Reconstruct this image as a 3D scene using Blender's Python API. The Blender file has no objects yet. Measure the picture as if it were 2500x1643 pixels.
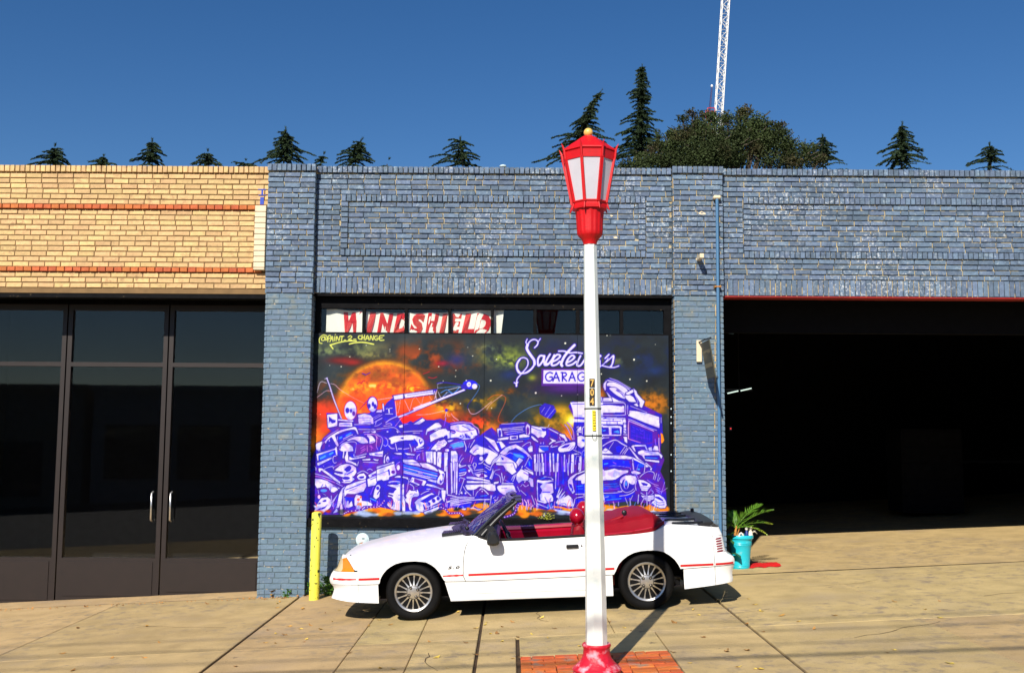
import bpy, bmesh, math, random
import numpy as np
from mathutils import Vector, Matrix, Euler
random.seed(11)
scene = bpy.context.scene
# ---------------------------------------------------------------- camera, across the street at eye height on the crown of the road
F_PX, CX, CY = 2490.0, 1250.0, 821.5
PITCH, ROLL, CAM_H, SLOPE = math.atan(240 / 2490), 0.0065, 1.96, 0.052
cam_d = bpy.data.cameras.new('camera'); cam = bpy.data.objects.new('camera', cam_d); scene.collection.objects.link(cam)
cam_d.sensor_fit = 'HORIZONTAL'; cam_d.sensor_width = 36.0; cam_d.lens = 36.0 * F_PX / 2500.0
cam_d.clip_start = 0.1; cam_d.clip_end = 3000
_f = Vector((0, math.cos(PITCH), math.sin(PITCH))); _u = Vector((0, -math.sin(PITCH), math.cos(PITCH))); _r = Vector((1, 0, 0))
CR = _r * math.cos(ROLL) + _u * math.sin(ROLL); CU = -_r * math.sin(ROLL) + _u * math.cos(ROLL); CF = _f
CAM = Vector((0, 0, CAM_H))
cam.matrix_world = Matrix(((CR.x, CU.x, -CF.x, CAM.x), (CR.y, CU.y, -CF.y, CAM.y), (CR.z, CU.z, -CF.z, CAM.z), (0, 0, 0, 1)))
scene.camera = cam
# ---------------------------------------------------------------- sun and sky
SUN_AZ_T, SUN_EL = 0.34, math.radians(37)          # sun behind the camera, to the left
_az = math.atan(SUN_AZ_T)
SUN_DIR = Vector((math.sin(_az) * math.cos(SUN_EL), math.cos(_az) * math.cos(SUN_EL), -math.sin(SUN_EL)))   # way the light travels
sun_d = bpy.data.lights.new('sun', 'SUN'); sun_d.energy = 5.0; sun_d.angle = math.radians(0.5); sun_d.color = (1.0, 0.93, 0.82)
sun = bpy.data.objects.new('sun', sun_d); scene.collection.objects.link(sun); sun.location = (-6, -12, 14)
sun.rotation_euler = SUN_DIR.to_track_quat('-Z', 'Y').to_euler()
world = bpy.data.worlds.new('World'); scene.world = world; world.use_nodes = True
wn = world.node_tree; wn.nodes.clear()
w_out = wn.nodes.new('ShaderNodeOutputWorld'); w_bg = wn.nodes.new('ShaderNodeBackground'); w_sky = wn.nodes.new('ShaderNodeTexSky')
w_sky.sky_type = 'NISHITA'; w_sky.sun_disc = False; w_sky.sun_elevation = SUN_EL
w_sky.sun_rotation = math.atan2(-SUN_DIR.x, -SUN_DIR.y)
w_sky.altitude = 900; w_sky.air_density = 1.0; w_sky.dust_density = 0.25; w_sky.ozone_density = 3.0
w_hs = wn.nodes.new('ShaderNodeHueSaturation'); w_hs.inputs['Saturation'].default_value = 1.28; w_hs.inputs['Hue'].default_value = 0.506; w_hs.inputs['Value'].default_value = 1.0
wn.links.new(w_sky.outputs[0], w_hs.inputs['Color']); wn.links.new(w_hs.outputs[0], w_bg.inputs[0]); wn.links.new(w_bg.outputs[0], w_out.inputs[0])
w_bg.inputs[1].default_value = 0.073
scene.view_settings.view_transform = 'Standard'; scene.view_settings.look = 'None'; scene.view_settings.gamma = 1.0
scene.view_settings.use_curve_mapping = False; scene.view_settings.exposure = 0.32
scene.render.engine = 'CYCLES'
scene.cycles.max_bounces = 6; scene.cycles.diffuse_bounces = 3; scene.cycles.glossy_bounces = 3; scene.cycles.transmission_bounces = 4
scene.cycles.transparent_max_bounces = 8; scene.cycles.use_denoising = True
# ---------------------------------------------------------------- measuring helpers: a pixel of the photograph becomes a point at a real distance
def ray(px, py): return CF + CR * ((px - CX) / F_PX) - CU * ((py - CY) / F_PX)
def at_y(px, py, Y): d = ray(px, py); return CAM + d * (Y / d.y)
def gnd(px, py): d = ray(px, py); t = -CAM_H / (d.z - SLOPE * d.x); return CAM + d * t
def gz(x): return SLOPE * x
COL = scene.collection
def tag(o, label=None, cat=None, group=None, kind=None):
    if label: o['label'] = label
    if cat: o['category'] = cat
    if group: o['group'] = group
    if kind: o['kind'] = kind
    return o
def empty(name, loc, label=None, cat=None, group=None, rot=None, kind=None):
    o = bpy.data.objects.new(name, None); COL.objects.link(o); o.location = loc; o.empty_display_size = 0.1
    if rot is not None: o.rotation_euler = rot
    return tag(o, label, cat, group, kind)
def link(name, me, parent=None):
    o = bpy.data.objects.new(name, me); COL.objects.link(o)
    if parent is not None: o.parent = parent
    return o
def smooth(me, on=True):
    me.polygons.foreach_set('use_smooth', [on] * len(me.polygons)); me.update()
class MB:
    """collects pieces and links them as one mesh object; local coordinates of the parent"""
    def __init__(s): s.v = []; s.f = []; s.m = []; s.mi = 0
    def add(s, vs, fs):
        n = len(s.v); s.v += [tuple(p) for p in vs]; s.f += [tuple(i + n for i in f) for f in fs]; s.m += [s.mi] * len(fs); return s
    def box(s, x0, x1, y0, y1, z0, z1, c=0.0):
        if c <= 0:
            return s.add([(x0, y0, z0), (x1, y0, z0), (x1, y1, z0), (x0, y1, z0), (x0, y0, z1), (x1, y0, z1), (x1, y1, z1), (x0, y1, z1)],
                         [(0, 3, 2, 1), (4, 5, 6, 7), (0, 1, 5, 4), (1, 2, 6, 5), (2, 3, 7, 6), (3, 0, 4, 7)])
        bm = bmesh.new(); bmesh.ops.create_cube(bm, size=1)
        for v in bm.verts: v.co = Vector((x0 if v.co.x < 0 else x1, y0 if v.co.y < 0 else y1, z0 if v.co.z < 0 else z1))
        bmesh.ops.bevel(bm, geom=bm.edges[:], offset=c, segments=1, affect='EDGES')
        bm.verts.index_update(); s.add([v.co[:] for v in bm.verts], [[v.index for v in f.verts] for f in bm.faces]); bm.free(); return s
    def tube(s, pts, r, n=8, caps=True):
        pts = [Vector(p) for p in pts]; rs = r if isinstance(r, (list, tuple)) else [r] * len(pts)
        vs = []; prev = None
        for i, p in enumerate(pts):
            t = (pts[min(i + 1, len(pts) - 1)] - pts[max(i - 1, 0)]).normalized()
            a = prev if prev is not None else (Vector((0, 0, 1)) if abs(t.z) < .9 else Vector((1, 0, 0)))
            a = (a - t * a.dot(t)).normalized(); prev = a; b = t.cross(a)
            for k in range(n):
                th = 2 * math.pi * k / n; vs.append(p + (a * math.cos(th) + b * math.sin(th)) * rs[i])
        fs = [(i * n + k, i * n + (k + 1) % n, (i + 1) * n + (k + 1) % n, (i + 1) * n + k) for i in range(len(pts) - 1) for k in range(n)]
        if caps: fs += [tuple(range(n))[::-1], tuple(range((len(pts) - 1) * n, len(pts) * n))]
        return s.add(vs, fs)
    def lathe(s, prof, n=24, c=(0, 0, 0), axis='z', ph=0.0, rot=None):
        vs = []
        for r, h in prof:
            for k in range(n):
                a = 2 * math.pi * k / n + ph; x, y = r * math.cos(a), r * math.sin(a)
                p = Vector((x, y, h)) if axis == 'z' else (Vector((x, h, y)) if axis == 'y' else Vector((h, x, y)))
                vs.append(Vector(c) + p)
        m = len(prof); fs = []
        for i in range(m - 1):
            for k in range(n):
                q = (i * n + k, i * n + (k + 1) % n, (i + 1) * n + (k + 1) % n, (i + 1) * n + k)
                fs.append(q if axis != 'y' else q[::-1])
        if prof[0][0] > 1e-5: fs.append(tuple(range(n))[::-1])
        if prof[-1][0] > 1e-5: fs.append(tuple(range((m - 1) * n, m * n)))
        return s.add(vs, fs)
    def grid(s, P, flip=False):
        nu, nv = len(P), len(P[0]); vs = [p for row in P for p in row]
        fs = [(i * nv + j, (i + 1) * nv + j, (i + 1) * nv + j + 1, i * nv + j + 1) for i in range(nu - 1) for j in range(nv - 1)]
        if flip: fs = [f[::-1] for f in fs]
        return s.add(vs, fs)
    def ball(s, c, r, n=16, m=10, sc=(1, 1, 1)):
        return s.add(*_ball(c, r, n, m, sc))
    def prism(s, poly, y0, y1):
        """polygon in x,z pulled from y0 to y1"""
        n = len(poly); vs = [(x, y0, z) for x, z in poly] + [(x, y1, z) for x, z in poly]
        fs = [tuple(range(n))[::-1], tuple(range(n, 2 * n))] + [(k, (k + 1) % n, n + (k + 1) % n, n + k) for k in range(n)]
        return s.add(vs, fs)
    def mesh(s, name, mats, sm=None):
        me = bpy.data.meshes.new(name); me.from_pydata(s.v, [], s.f)
        for m in (mats if isinstance(mats, (list, tuple)) else [mats]): me.materials.append(m)
        if len(me.materials) > 1: me.polygons.foreach_set('material_index', s.m)
        if sm == 'all': smooth(me)
        elif sm is not None:
            smooth(me); me.set_sharp_from_angle(angle=math.radians(sm))
        me.update(); return me
    def build(s, name, mats, parent=None, sm=None, fix=False):
        me = s.mesh(name, mats, sm)
        if fix:
            bm = bmesh.new(); bm.from_mesh(me); bmesh.ops.recalc_face_normals(bm, faces=bm.faces[:]); bm.to_mesh(me); bm.free()
        return link(name, me, parent)
def _ball(c, r, n, m, sc):
    vs = []; fs = []
    for j in range(m + 1):
        ph = math.pi * j / m
        for k in range(n):
            th = 2 * math.pi * k / n
            vs.append((c[0] + r * sc[0] * math.sin(ph) * math.cos(th), c[1] + r * sc[1] * math.sin(ph) * math.sin(th), c[2] + r * sc[2] * math.cos(ph)))
    for j in range(m):
        for k in range(n):
            fs.append((j * n + k, (j + 1) * n + k, (j + 1) * n + (k + 1) % n, j * n + (k + 1) % n))
    return vs, fs
# ---------------------------------------------------------------- materials
def srgb(r, g, b):
    f = lambda c: (c / 255 / 12.92) if c / 255 <= .04045 else ((c / 255 + .055) / 1.055) ** 2.4
    return (f(r), f(g), f(b), 1)
def mat(name, col, rough=.6, metal=0.0, var=.12, scale=8.0, bump=.0, bscale=40.0, col2=None, c2lo=.5, c2hi=.62, c2scale=5.0, spec=.5, coat=0.0, objrand=0.0, attr=None, detail=6.0):
    m = bpy.data.materials.new(name); m.use_nodes = True; nt = m.node_tree; N = nt.nodes; L = nt.links
    b = N['Principled BSDF']; b.inputs['Roughness'].default_value = rough; b.inputs['Metallic'].default_value = metal
    b.inputs['Specular IOR Level'].default_value = spec; b.inputs['Coat Weight'].default_value = coat; b.inputs['Coat Roughness'].default_value = .03
    tc = N.new('ShaderNodeTexCoord'); no = N.new('ShaderNodeTexNoise'); no.inputs['Scale'].default_value = scale; no.inputs['Detail'].default_value = detail
    src = tc.outputs['Object']
    if objrand > 0:
        oi = N.new('ShaderNodeObjectInfo'); ad = N.new('ShaderNodeVectorMath'); ad.operation = 'ADD'
        L.new(tc.outputs['Object'], ad.inputs[0]); L.new(oi.outputs['Location'], ad.inputs[1]); src = ad.outputs[0]
    L.new(src, no.inputs['Vector'])
    mr = N.new('ShaderNodeMapRange'); mr.inputs['From Min'].default_value = .25; mr.inputs['From Max'].default_value = .75
    mr.inputs['To Min'].default_value = 1 - var; mr.inputs['To Max'].default_value = 1 + var; L.new(no.outputs['Fac'], mr.inputs['Value'])
    base = None
    if col2 is not None:
        n2 = N.new('ShaderNodeTexNoise'); n2.inputs['Scale'].default_value = c2scale; n2.inputs['Detail'].default_value = 7; L.new(src, n2.inputs['Vector'])
        r2 = N.new('ShaderNodeMapRange'); r2.inputs['From Min'].default_value = c2lo; r2.inputs['From Max'].default_value = c2hi; L.new(n2.outputs['Fac'], r2.inputs['Value'])
        mx = N.new('ShaderNodeMix'); mx.data_type = 'RGBA'; mx.inputs['A'].default_value = col; mx.inputs['B'].default_value = col2
        L.new(r2.outputs['Result'], mx.inputs['Factor']); base = mx.outputs['Result']
    hv = N.new('ShaderNodeHueSaturation')
    if base is not None: L.new(base, hv.inputs['Color'])
    else: hv.inputs['Color'].default_value = col
    val = mr.outputs['Result']
    if objrand > 0:
        at = N.new('ShaderNodeAttribute'); at.attribute_name = 'tone'
        a1 = N.new('ShaderNodeMath'); a1.operation = 'ADD'; L.new(oi.outputs['Random'], a1.inputs[0]); L.new(at.outputs['Fac'], a1.inputs[1])
        fr = N.new('ShaderNodeMath'); fr.operation = 'FRACT'; L.new(a1.outputs[0], fr.inputs[0])
        m2 = N.new('ShaderNodeMapRange'); m2.inputs['To Min'].default_value = 1 - objrand; m2.inputs['To Max'].default_value = 1 + objrand; L.new(fr.outputs[0], m2.inputs['Value'])
        mm = N.new('ShaderNodeMath'); mm.operation = 'MULTIPLY'; L.new(mr.outputs['Result'], mm.inputs[0]); L.new(m2.outputs['Result'], mm.inputs[1]); val = mm.outputs[0]
        m3 = N.new('ShaderNodeMapRange'); m3.inputs['To Min'].default_value = .490; m3.inputs['To Max'].default_value = .508
        mu = N.new('ShaderNodeMath'); mu.operation = 'MULTIPLY'; mu.inputs[1].default_value = 7.31; L.new(fr.outputs[0], mu.inputs[0])
        f2 = N.new('ShaderNodeMath'); f2.operation = 'FRACT'; L.new(mu.outputs[0], f2.inputs[0]); L.new(f2.outputs[0], m3.inputs['Value']); L.new(m3.outputs['Result'], hv.inputs['Hue'])
    L.new(val, hv.inputs['Value']); L.new(hv.outputs['Color'], b.inputs['Base Color'])
    if bump > 0:
        nb = N.new('ShaderNodeTexNoise'); nb.inputs['Scale'].default_value = bscale; nb.inputs['Detail'].default_value = 5; L.new(src, nb.inputs['Vector'])
        bp = N.new('ShaderNodeBump'); bp.inputs['Strength'].default_value = bump; bp.inputs['Distance'].default_value = .01
        L.new(nb.outputs['Fac'], bp.inputs['Height']); L.new(bp.outputs['Normal'], b.inputs['Normal'])
    return m
M = {}
def add_wear(m, col, lo, hi, fine, big, blo, bhi, dark=None):
    """flaked or stained patches: fine noise let through only where a broad noise allows it"""
    nt = m.node_tree; N = nt.nodes; L = nt.links; b = N['Principled BSDF']; src = b.inputs['Base Color'].links[0].from_socket
    ge = N.new('ShaderNodeNewGeometry'); a = N.new('ShaderNodeTexNoise'); a.inputs['Scale'].default_value = fine; a.inputs['Detail'].default_value = 8; a.inputs['Roughness'].default_value = .65
    c = N.new('ShaderNodeTexNoise'); c.inputs['Scale'].default_value = big; c.inputs['Detail'].default_value = 4
    L.new(ge.outputs['Position'], a.inputs['Vector']); L.new(ge.outputs['Position'], c.inputs['Vector'])
    ra = N.new('ShaderNodeMapRange'); ra.inputs['From Min'].default_value = lo; ra.inputs['From Max'].default_value = hi; L.new(a.outputs['Fac'], ra.inputs['Value'])
    rc = N.new('ShaderNodeMapRange'); rc.inputs['From Min'].default_value = blo; rc.inputs['From Max'].default_value = bhi; L.new(c.outputs['Fac'], rc.inputs['Value'])
    mu = N.new('ShaderNodeMath'); mu.operation = 'MULTIPLY'; L.new(ra.outputs['Result'], mu.inputs[0]); L.new(rc.outputs['Result'], mu.inputs[1])
    mx = N.new('ShaderNodeMix'); mx.data_type = 'RGBA'; L.new(mu.outputs[0], mx.inputs['Factor']); L.new(src, mx.inputs['A']); mx.inputs['B'].default_value = col; L.new(mx.outputs['Result'], b.inputs['Base Color'])
M['white_paint'] = mat('white_paint', (.84, .85, .85, 1), .36, var=.01, scale=3, coat=.3)
M['black_trim'] = mat('black_trim', (.012, .013, .016, 1), .4, var=.2)
M['black_gloss'] = mat('black_gloss', (.01, .012, .018, 1), .18, var=.1)
M['rubber'] = mat('rubber', (.0035, .0035, .004, 1), .7, var=.3, scale=14, bump=.15, bscale=60, spec=.14)
M['dark'] = mat('dark', (.006, .006, .007, 1), .9, var=.2, spec=.1)
M['alloy'] = mat('alloy', (.62, .60, .57, 1), .3, metal=.85, var=.12, scale=20)
M['alloy_dark'] = mat('alloy_dark', (.015, .015, .017, 1), .5, metal=.3, var=.2)
M['red_vinyl'] = mat('red_vinyl', (.25, .001, .010, 1), .6, spec=.25, var=.14, scale=6, bump=.12, bscale=30)
M['red_gloss'] = mat('red_gloss', (.34, .002, .018, 1), .22, var=.08, scale=8, coat=.4)
M['red_stripe'] = mat('red_stripe', (.55, .008, .012, 1), .4, var=.06)
M['lamp_red'] = mat('lamp_red', (.60, .0, .004, 1), .55, var=.08, scale=14, bump=.08, bscale=50)
M['lamp_base_red'] = mat('lamp_base_red', (.55, .008, .03, 1), .5, var=.14, scale=30, bump=.5, bscale=34, col2=(.75, .42, .50, 1), c2lo=.53, c2hi=.70, c2scale=11)
M['post_white'] = mat('post_white', (.74, .78, .74, 1), .45, var=.05, scale=6, col2=(.52, .62, .60, 1), c2lo=.58, c2hi=.75, c2scale=7, bump=.05)
M['gold'] = mat('gold', (.78, .48, .12, 1), .35, var=.1)
M['yellow_paint'] = mat('yellow_paint', (.84, .80, .08, 1), .55, var=.08, scale=9, col2=(.035, .05, .02, 1), c2lo=.61, c2hi=.635, c2scale=16, bump=.3, bscale=25)
M['blue_brick'] = mat('blue_brick', (.110, .160, .242, 1), .75, var=.20, scale=26, bump=.55, bscale=55, col2=(.24, .31, .38, 1), c2lo=.585, c2hi=.70, c2scale=15, objrand=.24)
M['blue_brick_low'] = mat('blue_brick_low', (.115, .180, .255, 1), .75, var=.12, scale=20, bump=.45, bscale=50, col2=(.20, .24, .25, 1), c2lo=.60, c2hi=.75, c2scale=5, objrand=.07)
M['mortar'] = mat('mortar', (.50, .40, .22, 1), .9, var=.25, scale=7, col2=(.050, .075, .105, 1), c2lo=.475, c2hi=.54, c2scale=9, bump=.5)
M['mortar_low'] = mat('mortar_low', (.11, .165, .21, 1), .9, var=.2, scale=7, col2=(.42, .36, .26, 1), c2lo=.60, c2hi=.66, c2scale=11, bump=.4)
M['cream_brick'] = mat('cream_brick', (.62, .42, .19, 1), .8, var=.14, scale=22, bump=.4, bscale=40, objrand=.15)
M['orange_brick'] = mat('orange_brick', (.50, .13, .035, 1), .8, var=.2, scale=22, bump=.4, bscale=40, objrand=.14)
M['cream_mortar'] = mat('cream_mortar', (.20, .12, .05, 1), .9, var=.2)
M['cream_trim'] = mat('cream_trim', (.70, .60, .42, 1), .7, var=.1, bump=.3)
M['black_wood'] = mat('black_wood', (.006, .006, .007, 1), .6, var=.3, scale=14, bump=.3, bscale=30, spec=.05, col2=(.12, .09, .05, 1), c2lo=.68, c2hi=.75, c2scale=24)
M['roofing'] = mat('roofing', (.09, .09, .09, 1), .9, var=.2)
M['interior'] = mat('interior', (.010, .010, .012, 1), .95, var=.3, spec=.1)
M['dark_red'] = mat('dark_red', (.16, .006, .008, 1), .5, var=.2)
M['dark_red_edge'] = mat('dark_red_edge', (.30, .006, .006, 1), .6, var=.3, scale=3)
M['shop_frame'] = mat('shop_frame', (.012, .006, .005, 1), .5, var=.2)
M['blue_pipe'] = mat('blue_pipe', (.07, .18, .33, 1), .4, var=.08, scale=6)
M['concrete'] = mat('concrete', (.50, .365, .175, 1), .92, var=.20, scale=3.2, bump=.6, bscale=85, col2=(.38, .285, .165, 1), c2lo=.52, c2hi=.72, c2scale=1.6, spec=.2, objrand=.05, detail=12)
M['joint_dirt'] = mat('joint_dirt', (.055, .030, .012, 1), .95, var=.3, scale=20, bump=.5)
M['paver'] = mat('paver', (.55, .12, .022, 1), .85, var=.16, scale=20, bump=.4, bscale=60, col2=(.30, .17, .11, 1), c2lo=.55, c2hi=.68, c2scale=7, objrand=.2)
M['asphalt'] = mat('asphalt', (.055, .055, .055, 1), .9, var=.2, scale=30, bump=.5, bscale=90)
M['earth'] = mat('earth', (.10, .085, .05, 1), .95, var=.3, scale=1)
M['needle'] = mat('needle', (.030, .050, .022, 1), .7, var=.5, scale=1.3, spec=.2)
M['foliage'] = mat('foliage', (.040, .058, .018, 1), .7, var=.6, scale=1.1, spec=.2, col2=(.075, .05, .025, 1), c2lo=.54, c2hi=.72, c2scale=1.4)
M['bark'] = mat('bark', (.06, .042, .03, 1), .9, var=.3, scale=10, bump=.6)
M['palm_leaf'] = mat('palm_leaf', (.10, .24, .02, 1), .5, var=.4, scale=7, col2=(.30, .34, .03, 1), c2lo=.55, c2hi=.7, c2scale=4)
M['weed_leaf'] = mat('weed_leaf', (.07, .19, .02, 1), .55, var=.45, scale=12)
M['yellow_weed'] = mat('yellow_weed', (.32, .34, .03, 1), .6, var=.4, scale=30)
M['pot_blue'] = mat('pot_blue', (.018, .50, .62, 1), .35, var=.06, scale=8, col2=(.22, .55, .60, 1), c2lo=.62, c2hi=.75, c2scale=9)
M['pot_soil'] = mat('pot_soil', (.03, .02, .012, 1), .95, var=.3)
M['crane_white'] = mat('crane_white', (.75, .75, .74, 1), .5, var=.05)
M['crane_red'] = mat('crane_red', (.42, .03, .05, 1), .5, var=.05)
M['crane_blue'] = mat('crane_blue', (.03, .04, .14, 1), .5, var=.05)
M['chrome'] = mat('chrome', (.7, .7, .72, 1), .12, metal=1, var=.03)
M['leaf_brown'] = mat('leaf_brown', (.40, .21, .05, 1), .8, var=.3, scale=30, objrand=.5)
M['leaf_yellow'] = mat('leaf_yellow', (.70, .50, .09, 1), .7, var=.2, scale=30, objrand=.2)
M['red_cloth'] = mat('red_cloth', (.62, .01, .012, 1), .7, var=.2, bump=.3)
M['cable'] = mat('cable', (.02, .02, .02, 1), .7)
M['banner_white'] = mat('banner_white', (.80, .76, .66, 1), .6, var=.05, scale=3)
M['banner_red'] = mat('banner_red', (.92, .010, .014, 1), .6, var=.08, scale=8, col2=(.90, .10, .06, 1), c2lo=.45, c2hi=.6, c2scale=3)
M['sign_dark'] = mat('sign_dark', (.06, .06, .035, 1), .6, var=.3)
M['pale'] = mat('pale', (.55, .68, .72, 1), .6, var=.2, scale=16, bump=.3)
M['orange_rust'] = mat('orange_rust', (.50, .22, .05, 1), .9, var=.3, scale=30)
add_wear(M['blue_brick'], (.50, .54, .58, 1), .54, .62, 34, 1.1, .48, .62)
add_wear(M['blue_brick'], (.055, .085, .135, 1), .50, .64, 12, .8, .44, .60)
add_wear(M['blue_brick_low'], (.17, .19, .17, 1), .48, .62, 6, .7, .46, .6)
add_wear(M['blue_brick_low'], (.45, .42, .34, 1), .63, .67, 40, 1.5, .45, .6)
add_wear(M['concrete'], (.30, .235, .155, 1), .50, .66, 7, .5, .42, .56)
add_wear(M['concrete'], (.62, .50, .30, 1), .60, .64, 130, 30, .3, .6)
add_wear(M['concrete'], (.15, .11, .07, 1), .60, .65, 90, 20, .35, .6)
add_wear(M['concrete'], (.16, .125, .08, 1), .64, .70, 6, 1.3, .5, .56)
add_wear(M['lamp_red'], (.30, .02, .02, 1), .62, .66, 40, 6, .4, .6)
add_wear(M['post_white'], (.40, .44, .42, 1), .64, .68, 30, 3, .45, .6)
add_wear(M['cream_brick'], (.40, .25, .12, 1), .52, .64, 10, 1.2, .42, .6)
def glass_mat(name, col, rough=.02, alpha=.35, tint=None):
    m = bpy.data.materials.new(name); m.use_nodes = True; nt = m.node_tree; N = nt.nodes; L = nt.links; N.clear()
    out = N.new('ShaderNodeOutputMaterial'); mix = N.new('ShaderNodeMixShader'); tr = N.new('ShaderNodeBsdfTransparent'); gl = N.new('ShaderNodeBsdfGlossy'); fr = N.new('ShaderNodeMath'); lw = N.new('ShaderNodeLayerWeight'); lw.inputs['Blend'].default_value = .5; pw = N.new('ShaderNodeMath'); pw.operation = 'POWER'; pw.inputs[1].default_value = 4; L.new(lw.outputs['Facing'], pw.inputs[0]); fr.operation = 'MULTIPLY_ADD'; L.new(pw.outputs[0], fr.inputs[0]); fr.inputs[1].default_value = .8; fr.inputs[2].default_value = .028
    tr.inputs['Color'].default_value = col; gl.inputs['Roughness'].default_value = rough
    no = N.new('ShaderNodeTexNoise'); no.inputs['Scale'].default_value = 1.5; mp = N.new('ShaderNodeMapRange'); mp.inputs['To Min'].default_value = .9; mp.inputs['To Max'].default_value = 1.0
    tc = N.new('ShaderNodeTexCoord'); L.new(tc.outputs['Object'], no.inputs['Vector']); L.new(no.outputs['Fac'], mp.inputs['Value'])
    vm = N.new('ShaderNodeMath'); vm.operation = 'MULTIPLY'; L.new(fr.outputs[0], vm.inputs[0]); L.new(mp.outputs['Result'], vm.inputs[1])
    L.new(vm.outputs[0], mix.inputs[0]); L.new(tr.outputs[0], mix.inputs[1]); L.new(gl.outputs[0], mix.inputs[2]); L.new(mix.outputs[0], out.inputs[0]); return m
M['window_glass'] = glass_mat('window_glass', (.965, .985, .985, 1))
M['windscreen_glass'] = glass_mat('windscreen_glass', (.30, .38, .62, 1))
def emit_mat(name, col, s):
    m = bpy.data.materials.new(name); m.use_nodes = True; b = m.node_tree.nodes['Principled BSDF']
    b.inputs['Base Color'].default_value = col; b.inputs['Emission Color'].default_value = col; b.inputs['Emission Strength'].default_value = s; return m
M['tube_light'] = emit_mat('tube_light', (.8, 1, .9, 1), .8)
M['spot_light'] = emit_mat('spot_light', (.9, .95, 1, 1), 1.6)
M['red_light'] = emit_mat('red_light', (1, .05, .05, 1), .7)
def lens_mat(name, col, rough=.15):
    m = mat(name, col, rough, var=.12, scale=14, coat=.6); return m
M['amber_lens'] = lens_mat('amber_lens', (.72, .22, .005, 1)); M['clear_lens'] = lens_mat('clear_lens', (.62, .50, .30, 1)); M['tail_lens'] = lens_mat('tail_lens', (.22, .004, .008, 1))
def frosted():
    m = mat('frosted_panel', (.60, .585, .64, 1), .35, var=.07, scale=5); b = m.node_tree.nodes['Principled BSDF']
    b.inputs['Subsurface Weight'].default_value = 0.0; return m
M['frosted'] = frosted()
def text_mesh(body, size, extrude=.002, shear=0.0, offset=0.0, spacing=1.0, resolution=3):
    cu = bpy.data.curves.new('lettering', 'FONT'); cu.body = body; cu.size = size; cu.extrude = extrude; cu.shear = shear; cu.offset = offset
    cu.space_character = spacing; cu.resolution_u = resolution; cu.align_x = 'CENTER'; cu.align_y = 'CENTER'
    o = bpy.data.objects.new('lettering', cu); COL.objects.link(o)
    dg = bpy.context.evaluated_depsgraph_get(); dg.update(); me = bpy.data.meshes.new_from_object(o.evaluated_get(dg)); bpy.data.objects.remove(o); return me
# ---------------------------------------------------------------- mural painting (strokes laid down on a grid of paint cells)
MX0, MX1, MY0, MY1 = 752, 1648, 806, 1284      # extent of the painted boards, in units of paint cells
MW, MH = MX1 - MX0, MY1 - MY0
PAL = {'w': (224, 218, 255), 'v': (150, 120, 250), 'd': (32, 2, 185), 'p': (84, 0, 162), 'b': (30, 30, 240),
       'c': (110, 160, 250), 'k': (8, 8, 50), 'o': (246, 140, 0), 'r': (205, 5, 40), 'm': (150, 0, 110),
       'y': (240, 245, 130), 'n': (255, 205, 245), 'g': (35, 55, 60), 'a': (255, 120, 90)}
TILES = {'A': (760, 1030, 11.9), 'B': (920, 1030, 11.9), 'C': (1100, 1030, 11.9), 'D': (1290, 1030, 13.035),
         'E': (1450, 900, 10.426), 'F': (1450, 1020, 11.9), 'G': (1450, 1130, 11.17), 'H': (1280, 1130, 11.17),
         'I': (755, 1130, 10.43), 'J': (920, 1130, 10.425), 'K': (1100, 1130, 11.17), 'L': (770, 900, 10.425),
         'M': (950, 900, 9.52), 'N': (1180, 810, 9.52), 'O': (1420, 810, 10.818), 'Q': (760, 740, 4.958), 'Z': (0, 0, 1.0)}
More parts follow.
